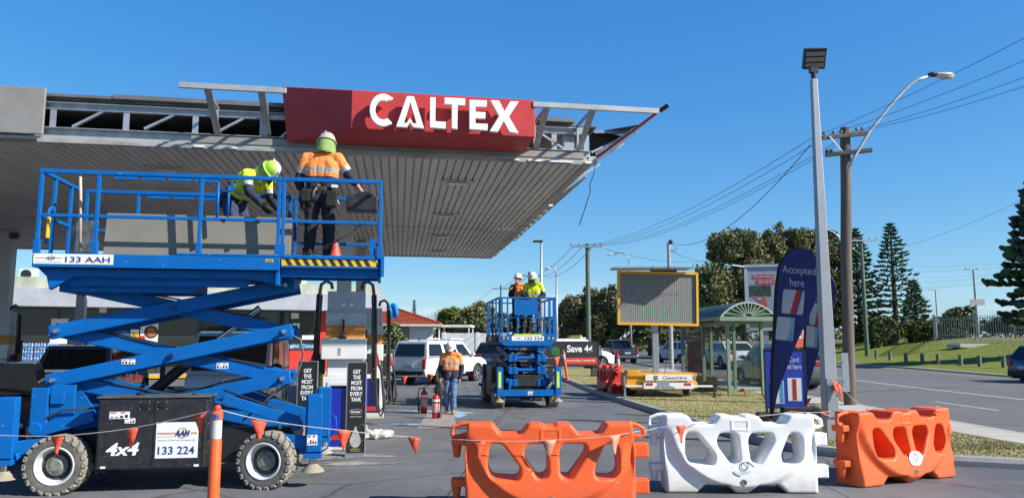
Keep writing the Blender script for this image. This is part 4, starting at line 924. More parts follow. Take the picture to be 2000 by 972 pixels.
    for i in range(3):
        x, z = (xl+xr)/2, (Z[i]+Z[i+1])/2; B().cyl((x, fo-.10, z), (x, go+.065, z), .024, n=12).obj('pin', M('dark_pin', (.06, .06, .07), .4, .7), t, auto=True); B().cyl((x, fo-.075, z), (x, fo-.037, z), .036, n=14).obj('pin_collar', BLUE, t, auto=True)
    mid_y = (fi+gi)/2
    b = B().cyl((.35, mid_y, Z[0]+.05), (1.3, mid_y, (Z[1]+Z[2])/2), .07, n=14); b.obj('lift_cylinder', DARK, t, auto=True)
    B().cyl((1.3, mid_y, (Z[1]+Z[2])/2), (2.05, mid_y, Z[2]+dz*.55), .04, n=12).obj('piston_rod', CHROME, t, auto=True)
    B().tube([(2.42, fo+.02, Z[2]), (2.62, fo+.02, Z[2]-.1), (2.66, fo+.03, (Z[1]+Z[2])/2), (2.58, fo+.05, Z[1]), (2.3, fo+.06, Z[1]-.2), (2.0, fo+.06, Z[0]+.12)], .014, 8).obj('hose', M('hose_grey', (.12, .12, .12), .5), t, smooth=True)
    for y in (fo+.1, gi): B().bar((xl+.1, y, Z[1]-.13*dz/.6), (xl+.35, y, .74), .05, .3).obj('link_plate', BLUE, t)
    for i in range(3):
        y0 = fi-.05; a = Vector((xl, y0, Z[i+1])); c = Vector((xr, y0, Z[i])); up = Vector((0, 0, .10)); P = [a.lerp(c, k/12)+up+Vector((0, .012*math.sin(k*2.1+i), .012*math.sin(k*1.3))) for k in range(1, 12)]; B().tube(P, .011, 6).obj('hose', RUB, t, smooth=True)
        y0 = go-.06; a = Vector((xl, y0, Z[i])); c = Vector((xr, y0, Z[i+1])); P = [a.lerp(c, k/12)+Vector((0, 0, .105+.012*math.sin(k*1.7))) for k in range(1, 12)]; B().tube(P, .010, 6).obj('hose', RUB, t, smooth=True)
    if not endview:
        warn(t, 1.62, 1.76, Z[1]+dz*.22, Z[1]+dz*.22+.07, .53-.04-.002)
        warn(t, .50, .66, Z[1]+dz*.32, Z[1]+dz*.32+.06, fo-.042)
        pl = t.children[-1]
    # platform tray, under-rails
    x0, x1 = -.41, 2.39; rim = .165
    b = B().bx(x0, x1, py0, py0+.05, zb, zb+rim).bx(x0, x1, py1-.05, py1, zb, zb+rim).bx(x0, x0+.05, py0+.051, py1-.051, zb, zb+rim).bx(x1-.05, x1, py0+.051, py1-.051, zb-.18, zb+rim)
    b.prism([(x0+.02, zb-.002), (x1, zb-.002), (x1+.0, zb-.17), (x1-.35, zb-.10), (x0+.42, zb-.10), (x0+.16, zb-.26), (x0+.12, zb-.10)], py0+.12, py0+.2)
    b.obj('platform_rim', BLUE, t, bevel=.008)
    B().bx(x0+.05, x1-.05, py0+.05, py1-.05, zb+.10, zb+.13).obj('platform_floor', DARK, t)
    if ext: B().bx(x0+.20, x0+1.75, py0+.30, py1-.25, zb-.27, zb-.10).bx(x0+.22, x1-.4, py0+.22, py0+.29, zb-.2, zb-.005).obj('platform_frame', BLUE, t, bevel=.006)
    B().bx(x0+.1, x1-.9, fo-.05, fo+.08, ztop+.02, zb-.1).bx(x0+.1, x1-.9, go-.05, go+.08, ztop+.02, zb-.1).bx(x0+.14, x1-.1, py0+.2, py1-.2, zb-.1, zb-.02).bx(x1-.35, x1+.12, fo+.0, go, zb-.17, zb-.02).obj('slide_rail', BLUE, t, bevel=.006)
    zd = zb+.13; zr_ = zb+1.15; RW_ = .042
    X1 = 3.62 if ext else x1
    if ext:
        B().bx(x1+.01, X1, py0+.02, py0+.09, zb+.04, zb+.06).bx(x1+.01, X1, py0+.02, py0+.09, zb+.155, zb+.2).bx(x1+.01, X1, py1-.1, py1-.03, zb-.02, zb+.17).bx(X1-.04, X1, py0+.1, py1-.11, zb-.05, zb+.2).bx(x1+.05, X1-.05, py0+.10, py1-.12, zb+.10, zb+.13).bx(x1+.01, X1, py0+.10, py0+.14, zb-.07, zb+.10).bx(X1-.005, X1+.04, py0, py0+.12, zb-.05, zb+.22).obj('extension_deck', BLUE, t, bevel=.005)
        hz_ = B().bx(x1+.02, X1-.06, py0+.035, py0+.06, zb+.062, zb+.153).obj('hazard_strip', YEL, t)
        b = B(); n = 10
        for k in range(n):
            a = x1+.05+k*(X1-.12-x1-.05)/n; b.prism([(a, zb+.152), (a+.055, zb+.152), (a+.105, zb+.068), (a+.05, zb+.068)], py0+.0335, py0+.0349)
        b.obj('black_stripe', BLKT, hz_)
        B().bx(x1+.02, X1-.06, py0+.022, py0+.07, zb+.064, zb+.068).obj('alu_trim', STEEL, hz_)
    def rails(y, xs, top=True, mid=.62):
        b = B(); b.bar((xs[0]-RW_/2, y, zr_), (xs[-1]+RW_/2, y, zr_), RW_, RW_+.008).bar((xs[0], y, zb+mid), (xs[-1], y, zb+mid), RW_*.7, RW_)
        b.obj('guard_rail', BLUE, t, bevel=.006)
        for x in xs: B().bx(x-RW_/2, x+RW_/2, y-RW_/2+.001, y+RW_/2-.001, zb+.10 if (y > .8) else zb+rim+.002, zr_-RW_/2-.006).bx(x-.034, x+.034, y-.03, y+.03, zb+rim+.002, zb+rim+.16).obj('rail_post', BLUE, t, bevel=.005)
    yn, yf = py0+.03, py1-.03
    if ext:
        rails(yn, [x0+.03, .255, 1.43, 2.355]); rails(yf, [x0+.1, .34, 1.48, 2.34]); rails(yn+.0, [2.41, X1-.02]); rails(yf, [2.42, X1-.02], mid=.5)
    else:
        rails(yn, [x0+.03, .3, 1.1, 1.9, x1-.03]); rails(yf, [x0+.03, .3, 1.1, 1.9, x1-.03])
    for x, mid in ((x0+.03, .62), (X1-.02, .55)):
        b = B().bar((x, yn+.03, zr_), (x, yf-.03, zr_), RW_, RW_).bar((x, yn+.03, zb+mid), (x, yf-.03, zb+mid), RW_*.7, RW_)
        if x < 0 or ext: b.bx(x-.02, x+.02, (yn+yf)/2-.25, (yn+yf)/2-.21, zb+.1, zr_-.02).bx(x-.02, x+.02, (yn+yf)/2+.25, (yn+yf)/2+.29, zb+.1, zr_-.02)
        b.obj('end_rail', BLUE, t, bevel=.005)
    if ext:
        # short bars hanging under the top rails, grab loops
        for k in range(4): B().bx(.42+k*.31, .42+k*.31+.27, yn-.01, yn+.02, zr_-.07, zr_-.02).obj('rail_hook', BLUE, t)
        for k in range(3): B().bx(.45+k*.33, .45+k*.33+.28, yf-.01, yf+.02, zr_-.075, zr_-.02).obj('rail_hook', BLUE, t)
        B().tube([(x0+.05, yn+.2, zb+.3), (x0+.05, yn+.2, zb+.72), (x0+.08, yn+.3, zb+.80)], .018, 8).obj('grab_loop', BLUE, t, smooth=True)
        b = B().tube([(1.62, yn+.02, zb+.62), (1.62, yn+.02, zr_-.05)], .018, 8).tube([(1.62, yn+.03, zr_-.17), (1.74, yn+.03, zr_-.17), (1.80, yn+.03, zr_-.13), (1.81, yn+.03, zr_-.04)], .016, 8).tube([(1.74, yn+.05, zr_-.05), (1.74, yn+.05, zb+.66)], .016, 8)
        b.obj('grab_loop', BLUE, t, smooth=True)
        for x in (1.70, 2.11): B().cyl((x, yn-.035, zb+.60), (x, yn+.03, zb+.60), .02, n=10).bx(x-.025, x+.025, yn-.03, yn-.018, zb+.585, zb+.62).obj('clamp', DARK, t)
        B().bx(1.18, 2.36, py0-.004, py0+.045, zb+rim+.003, zb+rim+.028).obj('ledge_rail', BLUE, t, bevel=.004)
        logo_plate(t, x0+.015, x0+.89, zb+.035, zb+.157, py0-.001, '133 AAH')
        sm_ = B().bx(2.22, 2.315, py0-.004, py0, zb+.10, zb+.135).obj('small_label', YEL, t); text('S2680', BLKT, sm_, (2.268, py0-.004, zb+.117), w=.075, h=.018, bold=.02)
        # control box at the extension end
        cb = B().bx(3.16, 3.56, py0+.28, py0+.55, zb+.83, zb+1.02).bx(3.24, 3.5, py0+.3, py0+.5, zb+1.02, zb+1.045).obj('control_box', BLACK, t, bevel=.015)
        B().bx(3.3, 3.45, py0+.42, py0+.46, zb+1.05, zb+1.10).obj('control_lid', DARK, cb)
        pts = []
        for k in range(160):
            s = k/159; x = 3.55-1.1*s; z = zb+.80-.62*s-.12*math.sin(math.pi*s); a = k*1.1
            rr_ = .018 if .12 < s < .82 else .002; pts.append((x, py0+.2+math.cos(a)*rr_, z+math.sin(a)*rr_))
        B().tube(pts, .005, 5).obj('coiled_cable', BLACK, t, smooth=True)
        B().bx(X1-.14, X1-.07, yn-.0, yn+.02, zb+.2, zb+.42).obj('bracket_plate', BLUE, t)
        mb = B().bx(x0+.09, x0+.12, yn+.05, yn+.11, zb+.35, zb+.62).obj('manual_pouch', YEL, t, bevel=.01)
    # outriggers at both ends
    for ex, s in ((2.86, 1), (-.55, -1)):
        for yy_, q in ((.02, 0), (WD-.2, 1)):
            zt_ = 1.10
            og = B().bx(ex-.10, ex+.09, yy_+.02, yy_+.16, .40, zt_).bx(ex-.075, ex+.10, yy_-.005, yy_+.019, .42, zt_-.01).bx(ex-.11, ex+.10, yy_+.0, yy_+.17, .34, .40).obj('outrigger', BLUE, t, bevel=.008)
            B().cyl((ex, yy_+.09, .22), (ex, yy_+.09, .36), .045, n=14).obj('outrigger_ram', CHROME, og, auto=True)
            B().lathe([(.0, .27), (.05, .27), (.13, .20), (.14, .18), (.0, .18)], (ex, yy_+.09, 0), ax='z', n=18).obj('foot_pad', M('foot_tan', (.34, .29, .22), .8), og, auto=True)
            B().bar((ex-.08*s, yy_+.1, .52), (ex-.42*s, yy_+.14, .55), .05, .16).bar((ex-.1*s, yy_+.08, .42), (ex-.3*s, yy_+.3, .50), .06, .08).obj('outrigger_arm', BLUE, og, bevel=.01)
            if s > 0 and not endview:
                B().tube([(ex+.1, yy_+.02, .72), (ex+.17, yy_+.02, .68), (ex+.18, yy_+.02, .56), (ex+.17, yy_+.02, .46), (ex+.1, yy_+.02, .42)], .010, 6).obj('hose_guard', BLUE, og, smooth=True)
                if q == 0: warn(og, ex-.07, ex+.05, .50, .62, yy_-.006)
            if endview and s < 0: B().bx(ex-.107, ex-.101, yy_+.055, yy_+.125, .55, .98).obj('reflector', GREENREF, og)
    # low beams towards the outriggers and the hinge arms seen over the wheels
    for s, xe in ((1, 2.75), (-1, -.45)):
        xw = 1.75 if s > 0 else .30
        for y in (.30, WD-.36):
            B().bar((xw, y, 1.04 if s > 0 else .86), (xe-.12*s, y, .76 if s > 0 else .68), .06, .13).cyl((xe-.12*s, y-.04, .72), (xe-.12*s, y+.04, .72), .075, n=14).obj('drive_arm', BLUE, t, bevel=.01)
            B().tube([(xw, y-.01, 1.15 if s > 0 else .95), (xe-.4*s, y-.01, .93), (xe-.2*s, y-.01, .83), (xe-.16*s, y, .74)], .013, 6).obj('hose', RUB, t, smooth=True)
    if not endview:
        B().bx(-.40, -.22, .28, .36, .70, 1.19).bx(-.215, .05, .34, .40, .72, 1.22).bx(-.20, -.05, .30, .338, 1.0, 1.13).obj('end_bracket', BLUE, t, bevel=.006)
        B().bx(-.5, -.40, .9, 1.3, .6, 1.15).obj('end_bracket', BLUE, t, bevel=.006)
    else:
        B().bx(-.62, -.56, .18, WD-.18, .33, .50).bx(-.60, -.30, .36, .42, .36, .58).bx(-.60, -.30, WD-.42, WD-.36, .36, .58).obj('bumper_beam', BLUE, t, bevel=.01)
        B().bx(-.40, -.3, .55, WD-.55, .58, .88).obj('battery_tray', BLACK, t, bevel=.015); warn(t, .82, .95, .36, .46, 0)
        w_ = [c for c in t.children if c.name.startswith('warning_label')][-1]; w_.rotation_euler = (0, 0, -math.pi/2); w_.location = (-.622, 1.75, 0)
        for i in range(4):
            for y in (fo, fi, gi, go): B().bx(xl-.17, xl-.10, y-.055, y+.055, Z[i]-.10, Z[i]+.09).obj('arm_end_plate', BLUE, t, bevel=.01)
    return t, zb, zd, zr_
L1, zb1, zd1, zr1 = lift('large blue scissor lift with beige panels stacked on its long raised platform', (-5.21, 8.96, 0), R_(9.5), 2.45, .05, 1.34, True, 'blue scissor lifts')
# second lift: its end faces us; local x points away from the camera
L2, zb2, zd2, zr2 = lift('blue scissor lift farther back, end on, carrying two workers', (1.25, 21.55, 0), R_(98.5), 1.66, .10, 1.70, False, 'blue scissor lifts', True)
# end-on extras of the second lift (its front rim, number board and rail panel)
def L2b(): return B()
fx = -.42
fr = B().prism([(.10, zb2+.17), (1.70, zb2+.17), (1.70, zb2-.02), (1.52, zb2-.15), (.28, zb2-.15), (.10, zb2-.02)], fx-.05, fx, ax='x').obj('end_fascia', BLUE, L2, bevel=.01)
def endboard(y0, y1, z0, z1, off, mat, name, par=fr): return B().bx(fx-.05-off-.004, fx-.05-off, y0, y1, z0, z1).obj(name, mat, par)
U = (0, -1, 0)
endboard(.52, 1.28, zb2+.118, zb2+.168, 0, GREENREF, 'reflector'); pb = endboard(.46, 1.34, zb2-.01, zb2+.112, .001, DECAL, 'number_plate_board')
text('133 224', NAVYT, pb, (fx-.056, .74, zb2+.05), w=.48, h=.075, u=U, bold=.012); text('AAH', NAVYT, pb, (fx-.056, 1.16, zb2+.055), w=.1, h=.035, u=U, shear=.3, bold=.02)
B().bx(fx-.058, fx-.0555, 1.06, 1.3, zb2+.05, zb2+.056).obj('logo_line', M('logo_orange'), pb)
for y in (.16, 1.40):
    hz_ = endboard(y, y+.25, zb2+.03, zb2+.08, 0, BLKT, 'hazard_strip'); b = B()
    for k in range(2): b.prism([(y+.02+k*.12, zb2+.032), (y+.08+k*.12, zb2+.032), (y+.06+k*.12, zb2+.078), (y+.0+k*.12+.005, zb2+.078)], fx-.0565, fx-.0545, ax='x')
    b.obj('stripe', YEL, hz_)
endboard(1.5, 1.62, zb2+.115, zb2+.14, 0, YEL, 'small_label')
B().bx(fx-.03, fx-.01, .62, 1.27, zb2+.68, zb2+1.10).obj('rail_panel', BLUE, L2, bevel=.004)
b = B(); [b.bx(fx-.02, fx+.02, y-.02, y+.02, zb2+.17, zr2-.02) for y in (.30, .18, 1.45, 1.60)]; b.obj('end_post', BLUE, L2, bevel=.004)
B().bar((.2, 1.85, 1.25), (-1.2, 1.78, .95), .03, .16).bar((.2, 1.85, 1.5), (-.9, 1.9, 1.15), .03, .1).obj('folded_ramp', GALV, L2) if False else None
B().bx(-.3, .4, 1.72, 1.95, zb2-.12, zb2+.1).obj('side_box', M('box_grey', (.10, .11, .10), .6), L2, bevel=.01)
# things on the first platform
def on1(x, y, z): return L1.matrix_basis @ Vector((x, y, z))
L1.matrix_basis  # noqa
def place1(o, x=0, y=0, z=0, rz=0):
    o.location = Matrix.Rotation(R_(9.5), 4, 'Z') @ Vector((x, y, z)) + Vector((-5.21, 8.96, 0)); o.rotation_euler = (0, 0, R_(9.5)+rz); return o
SHT = M('removed_panel', (.22, .205, .175), .6, 0, .10, 2.2, .05, 25, col2=(.18, .165, .14))
zf = zb1+.135
def lean(x0, x1, y0, y1, h, mat, name, label, seed):
    b = B(); b.add([(x0, y0, zf), (x1, y0, zf), (x1, y0+.035, zf), (x0, y0+.035, zf), (x0+.01, y1, zf+h), (x1, y1, zf+h), (x1, y1+.035, zf+h), (x0+.01, y1+.035, zf+h)], [(3, 2, 1, 0), (4, 5, 6, 7), (0, 1, 5, 4), (1, 2, 6, 5), (2, 3, 7, 6), (3, 0, 4, 7)])
    o = b.obj(name, mat, None, bevel=.004); place1(o); return tag(o, label, 'panel')
lean(.27, 2.30, .30, .34, .57, SHT, 'sheet_panel', 'long beige fascia panel leaning just inside the near rail of the large lift', 1)
lean(1.0, 2.46, .50, .56, .60, SHT, 'sheet_panel', 'beige panel behind the longest one, ending beside the standing worker', 2)
lean(.55, 2.2, .62, .70, .545, SHT, 'sheet_panel', 'rearmost and shortest beige panel of the stack on the lift platform', 3)
gs = B().box((0, 0, .24), (.30, .012, .48)).obj('metal_sheet', M('zinc_sheet', (.26, .28, .30), .45, .7, .5, 7, col2=(.12, .13, .14), thr=(.4, .6)), None); place1(gs, .0, .42, zf, 0); tag(gs, 'mottled zinc sheet standing beside the wooden handle on the lift platform', 'sheet')
st = B().tube([(-.03, .34, zf+.1), (-.07, .36, zf+.72), (-.10, .38, zf+1.02)], .018, 8).obj('broom_handle', M('wood_pale', (.55, .45, .36), .6), None, smooth=True); place1(st, .03); tag(st, 'pale wooden handle sticking up beside the zinc sheet on the platform', 'handle')
cone = B().box((0, 0, .02), (.30, .30, .03)).cyl((0, 0, .03), (0, 0, .30), .11, .03, 16).obj('traffic_cone', M('cone_red', (.75, .09, .04), .5), None, auto=True); place1(cone, 3.02, .62, zb1+.13); tag(cone, 'small orange red cone standing on the platform at the worker feet', 'cone')
p = on(0, 800)
# ---------------------------------------------------------------- water filled barriers
def barrier_mesh():
    Lh, Hh = .875, .93
    out = [(-.875, .0), (-.52, .0), (-.42, .10), (-.17, .10), (-.07, .0), (.07, .0), (.17, .10), (.42, .10), (.52, .0), (.875, .0),
           (.885, .60), (.86, .93), (.60, .93), (.52, .82), (.30, .82), (.22, .925), (.08, .925), (.05, .90), (-.05, .90), (-.08, .925), (-.22, .925), (-.30, .82), (-.52, .82), (-.60, .93), (-.86, .93), (-.885, .60)]
    out = rpoly(out, [.02]*10+[.028]*16, 3)
    h1 = rpoly([(-.63, .72), (-.50, .72), (-.30, .45), (-.33, .33), (-.60, .35), (-.65, .45)], .07, 5)
    h2 = rpoly([(-.25, .715), (.0-.03, .715), (-.02, .38), (-.12, .335), (-.28, .58)], .07, 5)
    h3 = rpoly([(.13, .715), (.37, .715), (.39, .62), (.20, .335), (.10, .38), (.09, .64)], .07, 5)
    h4 = rpoly([(.58, .73), (.70, .70), (.72, .42), (.66, .345), (.47, .35), (.45, .45)], .07, 5)
    me = shape([out, h1, h2, h3, h4], .16, .026, (0, 0, 0), (1, 0, 0), (0, 0, 1), res=2)
    b = B()
    # left hooks, right tongues, carry handles
    for z in (.74, .30): b.bx(-1.03, -.86, -.09, .09, z-.05, z+.03); b.cyl((-.975, 0, z-.05), (-.975, 0, z-.19), .055, .035, 12)
    for z in (.63, .24): b.bx(.86, 1.04, -.08, .08, z-.075, z+.075)
    # end loops as handles
    b.tube([(-.84, 0, .915), (-.93, 0, .915), (-1.02, 0, .88), (-1.03, 0, .80), (-.97, 0, .775), (-.86, 0, .80)], [.035, .028, .025, .025, .028, .035], 8)
    b.tube([(.84, 0, .915), (.93, 0, .90), (1.0, 0, .86), (1.01, 0, .79), (.96, 0, .775), (.86, 0, .79)], [.035, .028, .025, .025, .028, .035], 8)
    m2 = b.raw(); bm = bmesh.new(); bm.from_mesh(me); bm.from_mesh(m2); mm = bpy.data.meshes.new('b'); bm.to_mesh(mm); bm.free()
    me = remesh(mm, .0105, 3, 'body')
    n = len(me.vertices); co = np.zeros(n*3); me.vertices.foreach_get('co', co); co = co.reshape(-1, 3)
    x, y, z = co.T
    def ss(a, b_, t): t = np.clip((t-a)/(b_-a), 0, 1); return t*t*(3-2*t)
    inb = ss(.90, .84, np.abs(x))
    wid = 1.0+.55*ss(.80, .0, z)                       # splays towards the foot
    bowl = ss(1.12, .96, np.sqrt((x/.80)**2+((z-.80)/.72)**2))   # dished face between the raised corner arcs
    face = np.sign(y)*ss(.04, .13, np.abs(y))
    y2 = y*(1+(wid-1)*inb) - face*(1-bowl)*.075*inb*ss(.84, .60, z)
    # raised logo frame on the top beam, drain boss
    fr_ = (np.abs(x) < .10) & (z > .75) & (z < .87); inn = (np.abs(x) < .085) & (z > .762) & (z < .857); y2 += np.where(fr_ & ~inn, face*.006, 0)
    co[:, 1] = y2; co[:, 2] *= .945; me.vertices.foreach_set('co', co.ravel()); me.update(); return me
BM = barrier_mesh()
PO = M('barrier_orange', (.88, .13, .03), .45, 0, .07, 2, .04, 90, spec=.35, col2=(.80, .11, .028)); PR = M('barrier_red', (.62, .05, .03), .5, 0, .1, 2)
PW = M('barrier_white', (.84, .835, .81), .42, 0, .03, 1.4, .04, 90, col2=(.60, .52, .40), thr=(.60, .78), stretch=(1, 1, 1.6))
wear(PO, (.62, .28, .16), .69, 18, (.66, .11, .03), ((.30, .16, .09), .30, .6)); wear(PR, (.5, .2, .15), .67, 18); wear(PW, (.30, .27, .23), .71, 22, (.74, .70, .62), ((.50, .42, .30), .34, .8))
_bc = np.zeros(len(BM.vertices)*3); BM.vertices.foreach_get('co', _bc); _bc = _bc.reshape(-1, 3)
def onface(o):
    for v in o.data.vertices:
        d = np.hypot(_bc[:, 0]-v.co.x, _bc[:, 2]-v.co.z); k = np.where((d < .03) & (_bc[:, 1] < 0))[0]
        if len(k): v.co.y = _bc[k, 1].min()+(v.co.y+.242)-.002
def barrier(loc, rz, mat, label, first=[None], foot=True, logo=None, rx=0):
    t = thing('water_barrier', label, 'water barrier', loc, rz, 'plastic water filled barriers'); t.rotation_euler.x = rx
    o = bpy.data.objects.new('body', BM.copy()); C.objects.link(o); o.parent = t; o.data.materials.clear(); o.data.materials.append(mat); o.data.polygons.foreach_set('use_smooth', [True]*len(o.data.polygons))
    sy0 = _bc[np.where((np.abs(_bc[:, 0]) < .03) & (np.abs(_bc[:, 2]-.135) < .03))[0], 1].min()+.262; B().lathe([(.0, -.262), (.018, -.262), (.02, -.268), (.034, -.268), (.036, -.255), (.03, -.20)], (-.0, sy0, .135), n=18).obj('drain_plug', M('plug', (.25, .18, .14), .6), t, auto=True)
    if logo:
        st_ = rpoly([(-.13, 0), (-.05, .085), (.10, .08), (.15, 0), (.06, -.09), (-.09, -.075)], .04, 4); y = -.242
        if logo == 'patch': me = shape([[(a+.02, b_+.30) for a, b_ in st_]], .002, 0, (0, y, 0)); lg = link(me, 'sticker', t, DECAL); onface(lg)
        else: lg = t
        c = (.02, y-.004, .30)
        b = B(); b.lathe([(.045, -.002), (.045, 0), (.036, 0), (.036, -.002)], (.02, y-.003, .315), n=20, close=True)
        if logo != 'patch':
            for a0, a1 in ((20, 70), (115, 165), (200, 250)):
                for k in range(6):
                    a, a2 = R_(a0+(a1-a0)*k/6), R_(a0+(a1-a0)*(k+1)/6); b.bar((.02+.13*math.cos(a), y-.003, .29+.085*math.sin(a)), (.02+.13*math.cos(a2), y-.003, .29+.085*math.sin(a2)), .002, .010, (0, 1, 0))
        onface(b.obj('emblem', M('print_teal', (.03, .10, .16), .5), lg)); onface(text('Classic', M('print_grey', (.25, .28, .30), .5), lg, (.02, y-.003, .255), w=.13, h=.03))
    return t
def frame(pxa, pya, pxb, pyb, off=0):
    a, c = on(pxa, pya, off), on(pxb, pyb, off); d = c-a; return (a+c)/2, math.atan2(d.y, d.x), d.length
m_, r_b, l_ = frame(915, 985, 1240, 985); barrier((at(1073, 900, 8.3).x, 8.32, 0), R_(1), PO, 'orange plastic barrier with three pale and orange flags hanging across its front')
barrier((2.66, 9.32, 0), R_(-1.5), PW, 'white plastic barrier with a worn blue logo, between two orange ones', logo='print')
a, c = on(1655, 958), on(1845, 930); mid = (a+c)/2; ang = math.atan2(c.y-a.y, c.x-a.x)
barrier((4.87, 10.0, 0), R_(27), PO, 'orange plastic barrier with a white sticker, set at an angle near the kerb', logo='patch')
p = on(1190, 764, .13); barrier(p, R_(100), PR, 'red orange barrier standing end on, on the grass beside the message trailer'); 
# ---------------------------------------------------------------- bollard, ropes with flags
def t_bollard(p, label, rz=0, tilt=(0, 0), h=1.12, faded=False):
    t = thing('t_top_bollard', label, 'bollard', p, rz, 'orange t-top bollards'); t.rotation_euler = (tilt[0], tilt[1], rz)
    B().lathe([(.0, 0), (.055, 0), (.055, h*.72), (.048, h*.73), (.048, h*.9), (.055, h*.905), (.055, h*.955), (.04, h*.97), (.028, h*.98), (.0, h*.98)], ax='z', n=22).obj('post', ORG, t, auto=True)
    B().lathe([(.0, h*.97), (.03, h*.97), (.036, h*.985), (.036, h*1.0), (.028, h*1.02), (.0, h*1.025)], ax='z', n=18).obj('knob', M('knob_red', (.75, .06, .03), .4), t, auto=True)
    B().lathe([(.0505, h*.735), (.0505, h*.895)], ax='z', n=22).obj('reflective_sleeve', M('sleeve_white', (.66, .62, .60), .4), t)
    B().lathe([(.0, 0), (.19, 0), (.20, .03), (.08, .06), (.05, .07)], ax='z', n=10).obj('base', RUB, t, auto=True)
    lb = B(); [lb.box((math.cos(a)*.0565, math.sin(a)*.0565, h*.93), (.03, .002, .04), Matrix.Rotation(a+math.pi/2, 3, 'Z')) for a in (-1.9, -1.3)]; lb.obj('blue_sticker', M('sticker_blue', (.03, .12, .5), .5), t); return t
pb = at(425, 790, 7.55); t_bollard((pb.x, 7.55, 0), 'orange T-top bollard with white sleeve in front of the black engine box', R_(10), h=pb.z/1.025)
p = on(1109, 746, .13); t_bollard(p, 'thin leaning orange bollard on the grass near the kerb, left of the banner', 0, (0, R_(-8)), 1.3)
p = on(1205, 765, .13); t_bollard(p+Vector((.12, .1, 0)), 'orange bollard standing against the end of the red orange barrier', 0, (0, R_(-3)), 1.22)
ROPE = M('rope_pale', (.55, .52, .50), .7); FL = M('flag_orange', (.88, .10, .045), .6, 0, .12, 14, .2, 30); FLP = M('flag_faded', (.85, .36, .22), .7, 0, .2, 14)
def bunting(label, pts, flags, r=.0045, fs=.15):
    """pts: points along the line; flags: (index position along points, twist, faded)"""
    t = thing('bunting_line', label, 'flag bunting', (0, 0, 0), 0, 'bunting lines with orange flags'); P = []
    for a, c in zip(pts, pts[1:]):
        n = 8; l = (c-a).length
        for k in range(n): s = k/n; q = a.lerp(c, s); q.z -= .02*l*4*s*(1-s)*.5; P.append(q)
    P.append(pts[-1]); B().tube(P, r, 5).obj('rope', ROPE, t, smooth=True)
    rr = random.Random(len(flags)*7)
    for f, tw, fd, sc_ in flags:
        i = f*8; k = int(i); q = P[min(k, len(P)-1)].lerp(P[min(k+1, len(P)-1)], i-k); d = (P[min(k+1, len(P)-1)]-P[max(k-1, 0)]).normalized()
        s = fs*sc_; b = B(); N = 5; side_ = Vector((-d.y, d.x, 0)).normalized(); ph = rr.random()*6
        for j in range(N+1):
            v = j/N; w = s*.5*(1-v); dr = Vector((math.sin(tw)*.9, 0, -math.cos(tw)))*s*1.35*v
            for e in (-1, 0, 1): b.v.append(tuple(q+d*(w*e)+dr+side_*(.008*math.sin(ph+v*5+e*1.7)*v*2+.010*(e == 0)*math.sin(v*6+ph))))
        for j in range(N):
            for e in range(2): b.f.append((j*3+e, j*3+e+1, j*3+e+4, j*3+e+3)); b.m.append(0)
        o = link(b.raw(), 'flag', t, FLP if fd else FL, True); s2 = o.modifiers.new('s', 'SOLIDIFY'); s2.thickness = .0025
    return t
bt = Vector((pb.x, 7.55, pb.z*.965))
bunting('flag line running from the left edge past the black engine box to the orange bollard', [at(-60, 846, 7.9), at(110, 851, 7.85), at(255, 836, 7.75), bt], [(.15, -.5, 1, 1.25), (1.02, 0, 0, 1.0), (2.02, 0, 0, 1.0), (2.8, .1, 0, 1.05)], fs=.145)
bw = at(905, 858, 8.03)
bunting('flag line from the orange bollard across to the left orange barrier', [bt, at(505, 818, 7.8), at(675, 840, 8.1), at(808, 853, 8.4), bw], [(1.0, .1, 0, 1.15), (1.98, 0, 0, 1.05), (3, .15, 0, .95)], fs=.145)
bunting('flag line lying along the front of the left orange barrier', [bw, at(935, 860, 8.02), at(1075, 859, 8.02), at(1190, 851, 8.02), at(1242, 842, 8.2), at(1285, 834, 9.0)], [(1.0, .0, 0, 1.0), (1.98, .0, 1, 1.0), (3.2, .0, 1, 1.0)], r=.004, fs=.145)
bunting('flag line across the white barrier to the lamp pole and the right barrier', [at(1285, 834, 9.0), at(1330, 830, 9.03), at(1440, 812, 9.5), at(1545, 803, 11.5), at(1625, 802, 13.0), at(1700, 800, 10.6), at(1850, 797, 9.9)], [(1.0, .0, 0, 1.0), (2.0, .0, 0, .95), (3.05, -1.1, 0, 1.3), (3.7, 1.2, 0, 1.2), (5.3, 1.35, 0, 1.0), (5.75, 1.35, 0, 1.0)], fs=.145)
lp = on(1625, 855, .13)
bunting('flag line looped around the grey lamp pole towards the wooden pole', [at(1628, 742, 13.1), at(1640, 752, 13.2), at(1665, 778, 13.6), at(1700, 800, 13.9), at(1760, 802, 13.9), at(1840, 800, 13.5)], [(.2, .1, 0, 1.1), (1.0, .1, 0, 1.2), (2.9, 0, 0, 1.0)], fs=.17)
bunting('flag line from the lamp pole to the bus shelter posts', [at(1622, 748, 13.1), at(1596, 772, 17), at(1530, 790, 19), at(1496, 770, 22.6), at(1450, 758, 24.0), at(1428, 765, 25.5)], [(.7, .4, 0, 1.5), (1.2, -.5, 0, 1.4), (3.1, .2, 0, 1.3), (4.0, .5, 0, 1.4)], fs=.17)
bunting('far flag line from the rear lift to the leaning thin bollard', [at(1045, 700, 32), at(1088, 697, 33), at(1108, 688, 33.2)], [(1, 0, 0, 1.6)], fs=.2)
bunting('low flag line behind the extinguishers from the pumps to the rear lift', [at(735, 735, 24), at(790, 734, 24), at(840, 730, 24), at(940, 722, 24)], [(1, 0, 0, 1.1), (2, 0, 0, 1.2), (2.75, .6, 0, 1.4)], fs=.18)
